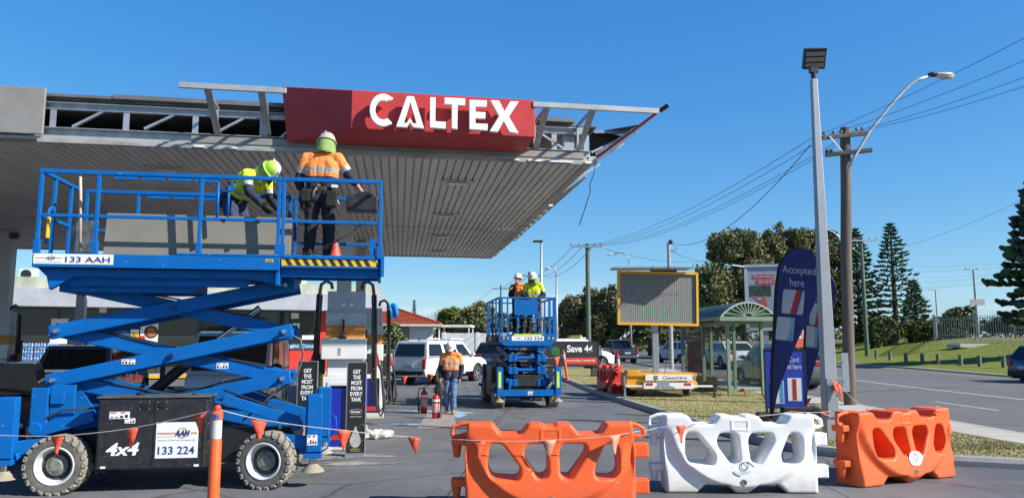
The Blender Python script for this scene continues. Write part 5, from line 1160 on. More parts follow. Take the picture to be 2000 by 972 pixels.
# ---------------------------------------------------------------- lamp pole, power poles, street lamps, wires
t = thing('lamp_pole', 'tall square grey steel lamp pole with a flat black floodlight head', 'lamp post', lp)
topz = 6.28
B().add([(-.125, -.11, -.1), (.11, -.11, -.1), (.11, .12, -.1), (-.125, .12, -.1), (-.055, -.05, topz), (.045, -.05, topz), (.045, .06, topz), (-.055, .06, topz)], [(3, 2, 1, 0), (4, 5, 6, 7), (0, 1, 5, 4), (1, 2, 6, 5), (2, 3, 7, 6), (3, 0, 4, 7)]).obj('shaft', M('pole_steel', (.40, .41, .44), .45, .35, .1, 1.2, col2=(.30, .31, .33)), t, bevel=.012)
B().bx(-.09, .08, -.125, -.10, .35, 1.0).obj('access_door', M('pole_steel2', (.40, .41, .43), .45, .35), t)
B().cyl((0, 0, topz), (0, 0, topz+.18), .05).bx(-.07, .07, -.05, .05, topz+.12, topz+.2).obj('spigot', BLACK, t)
fh = thing('floodlight_head', None, None, (.03, 0, topz+.36)); fh.parent = t; fh.rotation_euler = (R_(28), 0, R_(-4))
B().bx(-.19, .19, -.02, .10, -.16, .20).bx(-.19, .19, -.04, -.021, .18, .20).bx(-.19, .19, -.04, -.021, -.16, -.14).obj('housing', BLACK, fh, bevel=.006); 
for k in range(3): B().bx(-.165, .165, -.026, -.021, -.125+k*.10, -.055+k*.10).obj('lens', M('lens_tan', (.36, .30, .24), .3, 0, .3, 60), fh)
WOOD = M('pole_wood', (.17, .135, .11), .85, 0, .25, 3, .35, 20, col2=(.10, .08, .065), stretch=(6, 6, .4)); GRW = M('pole_green', (.13, .16, .11), .85, 0, .2, 3, .2, 20, col2=(.09, .11, .08), stretch=(6, 6, .4))
pp = on(1660, 790, .13); H1 = 7.45
pole1 = thing('power_pole', 'weathered wooden power pole with two crossarms and a curved lamp arm, beside the footpath', 'power pole', pp)
PH = at(1651, 250, pp.y).z-pp.z
B().tube([(0, 0, -.2), (.10, 0, PH*.5), (.20, 0, PH*.75), (.27, 0, PH)], [.155, .145, .138, .13], 16).obj('shaft', WOOD, pole1, auto=True)
def lz(px, py, Y=pp.y): q = at(px, py, Y); return Vector((q.x-pp.x, q.y-pp.y, q.z-pp.z))
a, c = lz(1600, 273), lz(1690, 264); B().bar((a.x, -.19, a.z), (c.x, -.21, c.z), .09, .11).obj('crossarm', WOOD, pole1, bevel=.01)
a2, c2 = lz(1607, 306), lz(1696, 297); B().bar((a2.x, -.19, a2.z), (c2.x, -.21, c2.z), .09, .11).obj('crossarm', M('arm_dark', (.07, .055, .05), .8), pole1, bevel=.01)
B().bar(lz(1612, 270)+Vector((0, -.25, 0)), lz(1641, 302)+Vector((0, -.2, 0)), .02, .04).obj('stay', GALV, pole1)
for px, py in ((1604, 270), (1622, 268), (1636, 267), (1667, 262), (1678, 261)):
    q = lz(px, py-4); B().cyl((q.x, -.2, q.z-.03), (q.x, -.2, q.z+.03), .02, n=8).cyl((q.x, -.2, q.z+.0), (q.x, -.2, q.z+.06), .045, n=10).obj('insulator', M('porcelain', (.25, .24, .23), .3), pole1, auto=True)
for px, py in ((1612, 300), (1618, 300), (1610, 300)): q = lz(px, py); B().cyl((q.x, -.2, q.z-.02), (q.x, -.2, q.z+.05), .05, n=10).obj('insulator', BLACK, pole1)
arm = [lz(1647, 335), lz(1663, 308), lz(1690, 262), lz(1728, 215), lz(1750, 190), lz(1768, 172), lz(1785, 161), lz(1806, 155)]
arm = [Vector((p_.x, -.24+.0*i, p_.z)) for i, p_ in enumerate(arm)]
B().tube(arm, .042, 10).obj('lamp_arm', M('arm_steel', (.55, .55, .55), .4, .4), pole1, smooth=True)
e = arm[-1]; hd = B().ell((e.x+.40, e.y, e.z+.03), (.30, .13, .075), n=14, m=8).obj('lamp_head', M('head_grey', (.55, .56, .58), .35), pole1, smooth=True); B().ell((e.x+.45, e.y, e.z-.01), (.22, .11, .09), n=14, m=8).obj('lamp_lens', M('lens_clear', (.62, .60, .50), .15), hd, smooth=True)
B().ell((e.x+.12, e.y, e.z+.05), (.17, .10, .07), n=10, m=6).obj('photo_cell', BLACK, hd)
B().bx(-.26, -.08, -.24, -.205, .35, 1.35).obj('metal_guard', GALV, pole1); B().bx(-.24, -.225, -.252, -.24, .6, .62).bx(-.24, -.225, -.252, -.24, 1.1, 1.12).obj('guard_bolt', DARK, pole1)
def xpole(label, px, py, ytop, Y=None, off=.13, f=T, r=.17, arm=None, mat=GRW, group='power poles', name='power_pole', cat='power pole', H=None):
    if Y: q = at(px, py, Y); q.z = f(q.x, q.y)+off
    else: q = on(px, py, off, f)
    z = at(px, ytop, q.y).z-q.z; t = thing(name, label, cat, q, 0, group); B().tube([(0, 0, -.2), (0, 0, z)], [r*1.05, r*.85], 12).obj('shaft', mat, t, auto=True)
    if arm:
        k = q.y/1500; x0, x1, dy = arm; za = at(px, dy, q.y).z-q.z; B().bar((x0*k, -r, za), (x1*k, -r, za), .10, .12).obj('crossarm', GALV if mat is GRW else WOOD, t)
        for s in (x0, x0*.5, x1*.5, x1*.95): B().cyl((s*k, -r, za+.05), (s*k, -r, za+.22), .05, n=8).obj('insulator', M('porcelain'), t)
    return t, q, z
P2, q2, z2 = xpole('green treated power pole with one crossarm behind the banner', 1150, 700, 476, 52, arm=(-33, 28, 482))
P3, q3, z3 = xpole('plain grey power pole with a cable ball on top, just above the message board', 1312, 720, 474, 45, r=.12, mat=M('pole_concrete', (.38, .37, .36), .7))
B().ell((.12, -.05, z3+.05), (.14, .12, .14), n=10, m=7).obj('cable_terminal', BLACK, P3); B().tube([(.12, -.05, z3), (.5, 0, z3-.3), (.35, 0, z3-.5), (.05, -.1, z3-.45)], .02, 5).obj('cable_loop', BLACK, P3)
P4, q4, z4 = xpole('green power pole on the grass across the road with one crossarm', 1694, 697, 470, None, off=0, f=bank, r=.17, arm=(-28, 30, 470))
a4 = [(0, -.1, z4-1.3), (-1.2, -.1, z4-.3), (-2.2, -.1, z4+.65), (-2.9, -.1, z4+1.0), (-3.3, -.1, z4+1.02)]; B().tube(a4, .04, 8).obj('lamp_arm', GALV, P4, smooth=True); B().ell((-3.6, -.1, z4+1.0), (.38, .14, .09), n=12, m=7).obj('lamp_head', M('head_grey'), P4, smooth=True)
P5, q5, z5 = xpole('far power pole with dark crossarm above the rear lift', 1034, 690, 531, 95, r=.18, arm=(-20, 26, 538))
P6, q6, z6 = xpole('farthest power pole left of the rear lift rail', 978, 690, 556, 120, r=.14, arm=(-16, 16, 564))
def slamp(label, px, ytop, Y, kind, s=1, ybase=700, off=.13, f=T, r=.06):
    q = at(px, ybase, Y); q.z = f(q.x, q.y)+off; z = at(px, ytop, Y).z-q.z; t = thing('street_lamp', label, 'street lamp', q, 0, 'street lamps'); k = Y/1500
    m = M('lamp_steel', (.48, .49, .5), .4, .4)
    if kind == 'arm':
        A = [(0, 0, z*.90), (s*3*k, 0, z*.96), (s*9*k, 0, z*.995), (s*20*k, 0, z), (s*32*k, 0, z-.02*z)]; B().tube([(0, 0, -.1), (0, 0, z*.9)], [r*1.3, r*.8], 8).tube(A, r*.6, 6).obj('shaft', m, t, smooth=True); B().ell((s*38*k, 0, z-.02*z), (7*k, .12, .07), n=10, m=6).obj('lamp_head', M('head_grey'), t, smooth=True)
    elif kind == 'flat':
        B().tube([(0, 0, -.1), (0, 0, z)], [r*1.3, r], 8).obj('shaft', m, t, smooth=True); B().bx(-16*k if s < 0 else -3*k, 3*k if s < 0 else 16*k, -.14, .14, z, z+.12).obj('lamp_head', BLACK, t)
    else:
        B().tube([(0, 0, -.1), (0, 0, z)], [r*1.3, r], 8).bar((-9*k, 0, z), (9*k, 0, z), .05, .05).obj('shaft', m, t); [B().bx(x-5*k, x+5*k, -.15, .15, z, z+.1).obj('lamp_head', M('head_grey'), t) for x in ((-11*k, 11*k) if kind == 'twin' else (-8*k,))]
    return t, q
slamp('slim lamp post with a flat black head above the rear platform', 1058, 473, 50, 'flat', -1, r=.08)
slamp('curved arm street lamp right of the rear platform', 1088, 520, 46, 'arm', -.45, r=.07)
slamp('curved arm street lamp just above the left top of the message board', 1233, 493, 62, 'arm', -1, r=.08)
tl_, ql = slamp('twin headed lamp post behind the picket fence with a sign board on it', 1914, 526, 72, 'twin', f=bank, r=.10)
zz = at(1914, 590, 72).z-ql.z; B().bx(-.6, .75, -.15, -.1, zz-.28, zz+.28).obj('sign_board', M('board_grey', (.35, .36, .38), .6), tl_)
slamp('single headed lamp post farther off, left of the twin headed one', 1836, 566, 105, 'one', f=bank, r=.09)
# wires
WIRE = M('wire_black', (.02, .02, .02), .6)
def wire(label, p, q, sag, r=.013, name='power_line', group='overhead wires'):
    P = []; r *= .62
    for k in range(25): s = k/24; x = p.lerp(q, s); x.z -= sag*4*s*(1-s); P.append(x)
    b = B().tube(P, r, 5); o = b.obj(name, WIRE, None, smooth=True); return tag(o, label, 'overhead wire', group)
near = [at(2120, 12, 13.5), at(2120, 66, 14), at(2120, 105, 14.5), at(2120, 128, 15)]; att = [at(1585, 270, pp.y), at(1622, 262, pp.y-.2), at(1667, 257, pp.y-.2), at(1678, 257, pp.y-.2)]; far = [at(x, 479, 51.8) for x in (1121, 1140, 1160, 1175)]
wl_ = ('top', 'second', 'third', 'lowest')
for i in range(4):
    wire('%s of four near wires coming in from the upper right to the wooden pole' % wl_[i], near[i], att[i], .10, .010, group=None); wire('%s wire between the wooden pole and the green pole behind the banner' % wl_[i], att[i], far[i], .75, .014, group=None)
for i in range(3): wire('wire running on from the green pole to the far poles on the left', far[i], at((1014, 1034, 1056)[i], 536, 95), 1.0, .03, group='wires to the far poles')
for i in range(3): wire('wire between the two farthest power poles', at((1014, 1034, 1056)[i], 536, 94), at((962, 978, 992)[i], 562, 120), .6, .04, group='wires of the farthest poles')
wire('wire dropping from the farthest pole towards the trees behind the house', at(964, 562, 120), at(905, 600, 150), .5, .035)
wire('service cable from the wooden pole down to the pole with the cable ball', at(1583, 283, pp.y), q3+Vector((.12, 0, z3)), 1.0, .02)
B().tube([at(1583, 283, pp.y), at(1581, 300, pp.y), at(1588, 308, pp.y), at(1590, 296, pp.y), at(1586, 280, pp.y)], .012, 5).obj('cable_loop', WIRE, pole1) if False else None
wire('long wire from the right edge down to the green pole across the road', at(2100, 335, 46), at(1717, 493, q4.y), .6, .016)
wire('wire from the pole with the cable ball rightwards behind the trees', q3+Vector((.1, 0, z3-.5)), at(1400, 513, 70), .2, .02); wire('long low wire from the green pole behind the banner towards the trees', at(1182, 486, 52), at(1388, 508, 78), .5, .022)
for i, y in enumerate((512, 521, 533, 540, 551)): wire('thin railway wire strung low in the sky left of the big pine', at(1780, y+8+i, 120), at(2060, y-6-i*2, 110), .3, .02, group='railway wires')
# ---------------------------------------------------------------- feather flags and swing sign
FB = M('feather_blue', (.024, .030, .17), .6, 0, .08, 3, .03, 8); FBX = M('feather_edge', (.008, .008, .012), .7)
def feather(px, py, topx, topy, rightx, label, Y, group='blue feather flags', partial=0):
    q = at(px, py, Y); q.z = .13; t = thing('feather_flag', label, 'feather flag', q, R_(-34), group); t.scale = (1.08, 1, 1); k = Y/1500
    H_ = at(topx, topy, Y).z-q.z
    # outline: nearly straight pole on the left, teardrop on the right
    out = [(0, .04), (.04, H_*.30), (.11, H_*.51), (.18, H_*.755), (.26, H_*.90), (.42, H_*.975), (.63, H_), (.88, H_*.98), (1.05, H_*.90), (1.07, H_*.83), (1.03, H_*.77), (.71, H_*.565), (.53, H_*.46), (.34, H_*.32), (.13, H_*.163), (.03, .04)]
    out = rpoly(out, .25, 5); me = shape([out], .006, 0, (0, 0, 0)); sail = link(me, 'sail', t, FB)
    for v in sail.data.vertices: v.co.y += .06*math.sin(v.co.z*1.2)*(v.co.x/.8)
    e = [Vector((x, 0, z)) for x, z in [(0, .0), (.04, H_*.30), (.11, H_*.51), (.18, H_*.755), (.26, H_*.90), (.42, H_*.975), (.63, H_), (.88, H_*.98), (1.05, H_*.90), (1.07, H_*.83)]]
    B().tube(e, .030, 8).obj('pole', FBX, t, smooth=True); B().cyl((0, 0, 0), (0, 0, .3), .03).bx(-.35, .35, -.04, .04, 0, .04).bx(-.04, .04, -.35, .35, .001, .041).obj('foot', BLACK, t)
    def card(cx, cz, w, h, rot, kind):
        R = Matrix.Rotation(rot, 3, 'Y'); b = B(); 
        def pt(a, c, y=-.022): v = R @ Vector((a*w, 0, c*h)); return (cx+v.x, y+.06*math.sin((cz+v.z)*1.2)*((cx+v.x)/.8), cz+v.z)
        n = rrect(-.5, .5, -.5, .5, .08, 4); b.add([pt(*p_) for p_ in n], [tuple(range(len(n)-1, -1, -1))]); cc = link(b.raw(), 'card_picture', sail, M('card_white', (.50, .50, .54), .5, 0, .05, 4))
        if kind: B().add([pt(-.1, -.5, -.026), pt(.12, -.5, -.026), pt(.34, .5, -.026), pt(.12, .5, -.026)], [(3, 2, 1, 0)]).obj('stripe', REDT, cc); B().add([pt(.12, -.5, -.028), pt(.20, -.5, -.028), pt(.42, .5, -.028), pt(.34, .5, -.028)], [(3, 2, 1, 0)]).obj('stripe', M('stripe_navy', (.05, .06, .25), .5), cc)
        else: B().add([pt(.12, -.5, -.026), pt(.5, -.5, -.026), pt(.5, .5, -.026), pt(.2, .5, -.026), pt(.3, 0, -.026)], [(4, 3, 2, 1, 0)]).obj('swoosh', M('swoosh_blue', (.08, .20, .42), .5, 0, .3, 8, col2=(.4, .5, .6)), cc)
    card(.50, H_*.69, .40, .50, R_(7), 1); card(.33, H_*.535, .33, .48, R_(7), 0)
    tx = M('flag_text', (.55, .55, .62), .6)
    text('Accepted', tx, sail, (.655, -.10, H_*.865), w=.62, h=.20, v=(.0, 0, 1), u=(1, .0, -.14)); text('here', tx, sail, (.61, -.10, H_*.80), w=.26, h=.17, u=(1, 0, -.14))
    return t
FY = 16.2
feather(1506, 798, 1560, 490, 1600, 'tall navy feather flag in front, reading Accepted here', FY)
f2 = feather(1569, 778, 1600, 528, 1640, 'shorter navy feather flag between the taller one and the grey lamp pole', 17.6); f2.scale = (.75, 1, 1)
sq = at(1535, 800, 16.6); ss_ = thing('swing_sign', 'blue framed swing sign tilted beneath the feather flags', 'sign', (sq.x, 16.6, .13), R_(-10)); 
ax0, ax1 = at(1497, 740, 16.6).x-sq.x, at(1570, 740, 16.6).x-sq.x; z0_, z1_ = at(1500, 797, 16.6).z-.13, at(1500, 684, 16.6).z-.13
B().bx(ax0-.03, ax0, -.03, .03, z0_, z1_).bx(ax1, ax1+.03, -.03, .03, z0_+.15, z1_).bx(ax0-.03, ax1+.03, -.03, .03, z1_, z1_+.03).bx(ax0, ax1, -.03, .03, z0_-.0, z0_+.03).obj('frame', BLACK, ss_)
fc = B().bx(ax0, ax1, -.02, .0, z0_+.03, z1_).obj('face', M('sign_blue', (.03, .07, .50), .4), ss_)
tw = WHT; cxm = (ax0+ax1)/2; text('AmpolCard\naccepted here', tw, fc, (cxm+.06, -.02, z1_-.28), w=.55, h=.28)
c1_ = B().bx(cxm-.32, cxm-.04, -.026, -.02, z0_+.10, z0_+.58).obj('card_picture', WHT, fc); B().bx(cxm-.12, cxm-.05, -.030, -.0262, z0_+.12, z0_+.56).obj('stripe', M('stripe_sky', (.1, .4, .7), .4), c1_)
c2_ = B().bx(cxm+.04, cxm+.32, -.026, -.02, z0_+.16, z0_+.64).obj('card_picture', WHT, fc); B().bx(cxm+.14, cxm+.22, -.030, -.0262, z0_+.18, z0_+.62).obj('stripe', REDT, c2_)
B().bx(ax0-.2, ax0+.35, -.3, .3, 0, .12).bx(ax1-.5, ax1+.15, -.2, .25, 0, .26).cyl((ax1+.17, -.2, .14), (ax1+.17, .25, .14), .14).obj('ballast_base', RUB, ss_, bevel=.03)
B().bx(ax0-.02, ax0+.02, -.02, .02, .1, z0_+.1).bx(ax1-.02, ax1+.02, -.02, .02, .1, z0_+.3).obj('spring_leg', BLACK, ss_)
# small orange notice behind the flags
q = on(1562, 750, .13); t = thing('notice_sign', 'small orange and red notice seen between the two feather flags', 'sign', at(1560, 660, 24)-Vector((0, 0, at(1560, 660, 24).z-.13))); zz0, zz1 = at(1560, 678, 24).z-.13, at(1560, 634, 24).z-.13
B().bx(-.10, .13, 0, .02, zz0, zz1).obj('plate', M('notice_orange', (.75, .13, .04), .5), t); B().bx(-.02, .02, .03, .06, 0, zz1).obj('post', GALV, t); B().bx(-.06, .09, -.008, -.001, zz0+.28, zz0+.34).obj('band', WHT, t)

# ---------------------------------------------------------------- message board trailer
vq = on(1290, 775, .13); V = thing('message_trailer', 'yellow framed electronic message board on a yellow and white trailer on the grass', 'message board trailer', vq, R_(-1)); VY = vq.y
def vl(px, py, dy=0): q_ = at(px, py, VY+dy); return Vector((q_.x-vq.x, dy, q_.z-vq.z))
a, c = vl(1207, 635), vl(1364, 530); cz_ = (a.z+c.z)/2; hw, hh_ = (c.x-a.x)/2, (c.z-a.z)/2; cx0 = (a.x+c.x)/2
hb = thing('display', None, None, (cx0, .0, cz_)); hb.parent = V; hb.rotation_euler = (0, R_(1.0), R_(4))
YF = M('frame_yellow', (.80, .42, .02), .4, 0, .06, 4)
B().bx(-hw, hw, 0, .16, hh_-.07, hh_).bx(-hw, hw, 0, .16, -hh_, -hh_+.07).bx(-hw, -hw+.07, .001, .159, -hh_+.07, hh_-.07).bx(hw-.07, hw, .001, .159, -hh_+.07, hh_-.07).bx(-hw+.07, hw-.07, .10, .15, -hh_+.07, hh_-.07).obj('frame', YF, hb)
# pixel face
mm = bpy.data.materials.new('pixel_face'); mm.use_nodes = True; n_ = mm.node_tree; p_ = n_.nodes['Principled BSDF']; g_ = n_.nodes.new('ShaderNodeTexCoord'); mp2 = n_.nodes.new('ShaderNodeMapping'); mp2.inputs['Rotation'].default_value = (math.pi/2, 0, 0); bk = n_.nodes.new('ShaderNodeTexBrick'); bk.offset = 0
bk.inputs['Scale'].default_value = 1; bk.inputs['Brick Width'].default_value = .058; bk.inputs['Row Height'].default_value = .058; bk.inputs['Mortar Size'].default_value = .011; bk.inputs['Mortar Smooth'].default_value = .4
bk.inputs['Color1'].default_value = (.34, .335, .325, 1); bk.inputs['Color2'].default_value = (.29, .285, .28, 1); bk.inputs['Mortar'].default_value = (.07, .07, .07, 1); n_.links.new(g_.outputs['Object'], mp2.inputs[0]); n_.links.new(mp2.outputs[0], bk.inputs[0]); n_.links.new(bk.outputs[0], p_.inputs['Base Color']); p_.inputs['Roughness'].default_value = .5
face_ = B().bx(-hw+.07, hw-.07, .06, .099, -hh_+.07, hh_-.07).obj('pixel_panel', mm, hb)
SEG = {'1': ['.1.', '11.', '.1.', '.1.', '.1.', '.1.', '111'], '4': ['..1.', '.11.', '1.1.', '1111', '..1.', '..1.', '..1.'], '2': ['.11.', '1..1', '...1', '..1.', '.1..', '1...', '1111'], '.': ['.', '.', '.', '.', '.', '.', '1'], '9': ['.11.', '1..1', '1..1', '.111', '...1', '1..1', '.11.']}
x = -.52; b = B(); pz = .058
for ch in '142.9':
    g_ = SEG[ch]
    for r, row in enumerate(g_):
        for k, v in enumerate(row):
            if v == '1': b.bx(x+k*pz, x+k*pz+.034, .052, .0595, -.28-r*pz, -.28-r*pz+.034)
    x += (len(g_[0])+1)*pz
b.obj('lit_digits', M('digit_green', (.10, .50, .22), .4, emit=.3), face_)
b = B()
for (x, z, w) in ((-.6, .22, .5), (-.6, .05, .9), (-.1, .12, .8), (-.5, .60, 1.2)):
    for k in range(int(w/pz)): 
        if (k*7+int(x*10)) % 3: b.bx(x+k*pz, x+k*pz+.030, .052, .0595, z, z+.030)
b.obj('dim_letters', M('digit_red', (.35, .12, .10), .5, emit=.08), face_)
sp0, sp1 = vl(1196, 527), vl(1350, 527); B().add([(sp0.x, -.55, sp0.z), (sp1.x, -.55, sp1.z), (sp1.x, .75, sp1.z+.06), (sp0.x, .75, sp0.z+.06), (sp0.x, -.55, sp0.z+.05), (sp1.x, -.55, sp1.z+.05), (sp1.x, .75, sp1.z+.11), (sp0.x, .75, sp0.z+.11)], [(3, 2, 1, 0), (4, 5, 6, 7), (0, 1, 5, 4), (1, 2, 6, 5), (2, 3, 7, 6), (3, 0, 4, 7)]).obj('solar_panel', GALV, V)
B().bx(-.2, .6, .05, .2, cz_+hh_, sp0.z-.0).obj('bracket', DARK, V)
m0 = vl(1283, 700); B().bx(m0.x-.09, m0.x+.09, .15, .33, .55, cz_+.3).obj('mast', GALV, V, bevel=.01); m1 = vl(1317, 700); B().tube([(m1.x-.1, .4, cz_-.6), (m1.x-.12, .4, 1.4), (m1.x-.25, .35, .6)], .012, 5).obj('cable', BLACK, V)
xa, xb = vl(1228, 740).x, vl(1362, 740).x
B().prism([(xa-.05, .62), (xb-.15, .62), (xb-.1, .50), (xb+.02, .42), (xb+.02, .25), (xb-.15, .22), (xa+.1, .22), (xa-.08, .30)], .1, 1.5).bx(xa-.05, xb, .05, 1.5, .60, .70).bx(xa-.02, xa+.35, .12, .9, .70, .78).obj('body', M('trailer_yellow', (.80, .36, .02), .45, 0, .1, 4), V, bevel=.02)
wp = B().bx(xa+.50, xb-.16, -.01, .05, .49, .66).obj('name_panel', WHT, V, bevel=.004); lb = B().bx(xa+.45, xb-.12, -.02, .07, .25, .43).bx(xa-.10, xb+.45, .0, .06, .30, .355).obj('light_bar', WHT, V)
text('ClassicHire', BLKT, wp, ((xa+xb)/2+.35, -.01, .575), w=.72, h=.09); B().lathe([(.0, -.016), (.07, -.016), (.07, -.011)], ((xa+xb)/2-.22, 0, .575), n=18).obj('emblem', M('emblem_teal', (.02, .12, .16), .5), wp); text('CH', WHT, wp, ((xa+xb)/2-.22, -.018, .575), w=.09, h=.06)
pl = B().bx(-.17+(xa+xb)/2, .19+(xa+xb)/2, -.03, -.021, .33, .45).obj('number_plate', M('plate_blue', (.45, .50, .62), .5), lb); text('1TXT 529', NAVYT, pl, ((xa+xb)/2+.01, -.03, .39), w=.3, h=.06)
text('OPTRAFFIC', NAVYT, lb, ((xa+xb)/2+.05, -.022, .29), w=.6, h=.055, bold=.02)
for x in (xa+.52, xb-.40): B().bx(x, x+.2, -.03, -.021, .35, .42).obj('tail_lamp', REDT, lb)
b = B(); [b.prism([(x, .452), (x+.04, .452), (x+.07, .49), (x+.03, .49)], -.012, -.008) for x in [xa+.3+.1*k for k in range(12)]]; b.obj('hazard_marking', YEL, lb)
def car_wheel(par, x, y, r, w=.2, name='wheel', ax='y', spokes=5):
    t = thing(name, None, None, (x, y, r)); t.parent = par
    if ax == 'x': t.rotation_euler = (0, 0, math.pi/2)
    B().lathe([(r*.62, -w/2), (r*.92, -w/2), (r, -w/2+.03), (r, w/2-.03), (r*.92, w/2), (r*.62, w/2), (r*.62, -w/2)], n=26).obj('tyre', RUB, t, auto=True)
    b = B()
    for s in (-1, 1):
        b.lathe([(r*.64, s*w*.49), (r*.58, s*w*.49), (r*.56, s*w*.3)], n=24).lathe([(0, s*w*.44), (r*.13, s*w*.44), (r*.15, s*w*.3)], n=12)
        for k in range(spokes): a = k*2*math.pi/spokes; b.bar((math.cos(a)*r*.1, s*w*.38, math.sin(a)*r*.1), (math.cos(a)*r*.58, s*w*.43, math.sin(a)*r*.58), .03, r*.16, (0, 1, 0)) if False else b.box(((math.cos(a)*r*.34), s*w*.40, math.sin(a)*r*.34), (r*.5, .02, r*.15), Matrix.Rotation(-a, 3, 'Y'))
    b.obj('rim', M('alloy', (.50, .51, .53), .3, .6, .1), t, auto=True); B().lathe([(0, 0), (r*.6, 0)], n=20).obj('brake_disc', DARK, t); return t
for x in (vl(1240, 760).x, vl(1352, 760).x): car_wheel(V, x, .75, .30, .2, ax='y').rotation_euler = (0, 0, R_(65))
for x in (vl(1221, 760).x, vl(1395, 760).x): B().bx(x-.025, x+.025, .02, .07, .02, .62).bx(x-.07, x+.07, -.03, .12, 0, .02).obj('jack_leg', BLACK if x > 1 else GALV, V)
# ---------------------------------------------------------------- bus shelter
g0, g1, g2 = on(1340, 758, .135), on(1428, 768, .135), on(1492, 778, .135)
SG = M('shelter_green', (.20, .27, .18), .5, 0, .1, 3); SGD = M('shelter_roof', (.05, .11, .06), .5, 0, .15, 2); SGL = M('shelter_light', (.36, .44, .32), .5)
ssx = g2-g1; wq = 1.5
g1 = on(1425, 772, .135); sh_ = thing('bus_shelter', 'green bus shelter with an arched fan shaped gable roof and glass walls beside the footpath', 'bus shelter', g1, R_(5))
k_ = g1.y/1500; Wd = 1.08; De = 4.6; zt_ = at(1428, 625, g1.y).z-g1.z; za_ = at(1450, 592, g1.y).z-g1.z
for x in (0, Wd):
    for y in (0, De*.5, De): B().bx(x-.05, x+.05, y-.05, y+.05, 0, zt_-.0).obj('post', SG, sh_, bevel=.008)
for (x0, x1, y0, y1) in ((.05, Wd-.05, -.01, .01), (-.01, .01, .05, De*.5-.05), (-.01, .01, De*.5+.05, De-.05), (.05, Wd-.05, De-.01, De+.01)):
    gm = glass('shelter_glass', (.04, .07, .06), .22, .03); gl = B().bx(x0, x1, y0, y1, .22, zt_-.12).obj('glass_panel', gm, sh_)
B().bx(-.04, Wd+.04, -.03, .03, .12, .2).bx(-.03, .03, 0, De, .12, .2).bx(-.04, Wd+.04, -.03, .03, zt_-.12, zt_-.04).bx(-.03, .03, 0, De, zt_-.12, zt_-.04).bx(-.04, Wd+.04, De-.03, De+.03, zt_-.12, zt_-.04).obj('rail', SG, sh_)
arc = [(-.35+(Wd+.7)*i/16, zt_+.09+(za_-zt_-.05)*math.sin(math.pi*i/16)**.75) for i in range(17)]
b = B(); n = len(arc); vs = [(x, -.35, z) for x, z in arc]+[(x, De+.35, z) for x, z in arc]+[(x, -.35, z-.05) for x, z in arc]+[(x, De+.35, z-.05) for x, z in arc]
b.add(vs, [(i, i+1, n+i+1, n+i) for i in range(n-1)]+[(2*n+i, 3*n+i, 3*n+i+1, 2*n+i+1) for i in range(n-1)]+[(i, 2*n+i, 2*n+i+1, i+1) for i in range(n-1)]+[(n+i, n+i+1, 3*n+i+1, 3*n+i) for i in range(n-1)]); b.obj('roof', SGD, sh_, auto=True)
B().bx(-.38, Wd+.38, -.42, -.34, zt_-.03, zt_+.10).bx(-.38, -.30, -.34, De+.34, zt_-.0, zt_+.10).bx(Wd+.30, Wd+.38, -.34, De+.34, zt_, zt_+.10).obj('eave', SG, sh_)
gb = B().add([(x, -.36, z-.02) for x, z in arc], [tuple(range(n))]).obj('gable', SGD, sh_); b = B()
cx_0 = Wd/2
for k in range(11):
    a = math.pi*(k+.5)/11; rr_ = (Wd/2+.28)*math.sqrt(1/(math.cos(a)**2+(math.sin(a)*(Wd/2+.3)/(za_-zt_-.03))**2)); b.bar((cx_0+.13*math.cos(a), -.385, zt_+.12+.08*math.sin(a)), (cx_0+rr_*.96*math.cos(a), -.385, zt_+.1+rr_*.92*math.sin(a)), .02, .035, (0, 1, 0))
for i in range(n-1): b.bar((arc[i][0], -.385, arc[i][1]-.03), (arc[i+1][0], -.385, arc[i+1][1]-.03), .03, .055)
b.lathe([(.15, 0), (.11, 0)], (cx_0, -.39, zt_+.1), n=24); b.obj('fan_ribs', SGL, gb)
B().bx(.2, Wd-.2, De*.35, De*.9, .42, .48).bx(.25, .3, De*.4, De*.85, 0, .42).obj('bench', M('bench_wood', (.2, .12, .07), .6), sh_); B().bx(.02, .05, De*.55, De*.9, .6, 1.8).obj('poster', M('poster_red', (.45, .08, .07), .5, 0, .4, 3, col2=(.05, .12, .05), thr=(.45, .55)), sh_)
# second far end wall panel to left (the long dark side seen through)
# ---------------------------------------------------------------- billboard, banner, posts
bq = at(1500, 660, 58); bq.z = T(bq.x, 58)+.02; bb_ = thing('billboard', 'large white framed billboard with a family picture behind the bus shelter', 'billboard', bq, R_(-12)); kb = 58/1500
bw0, bw1 = (1460-1500)*kb, (1548-1500)*kb; bz0, bz1 = at(1500, 640, 58).z-bq.z, at(1500, 521, 58).z-bq.z
B().bx(bw0, bw0+.22, -.1, .1, bz0-.3, bz1+.1).bx(bw1-.2, bw1, -.1, .1, bz0-.3, bz1+.1).bx(bw0, bw1, -.14, .14, bz1, bz1+.18).bx(bw0, bw1, -.1, .1, bz0-.2, bz0).obj('frame', M('bill_frame', (.50, .54, .60), .5), bb_)
bf = B().bx(bw0+.22, bw1-.2, -.05, .05, bz0, bz1).obj('picture', M('bill_pic', (.30, .36, .44), .5, 0, .1, 1), bb_)
zm = (bz0+bz1)/2; b = B().bx(bw0+.3, bw1-1.5, -.056, -.051, zm+.05, zm+.9); b.obj('tree_shape', M('bill_green', (.05, .09, .05), .6, 0, .4, 4), bf); B().bx(bw0+.25, bw1-.25, -.057, -.0512, bz0+.02, bz0+.7).obj('lawn_shape', M('bill_grass', (.10, .17, .05), .6), bf)
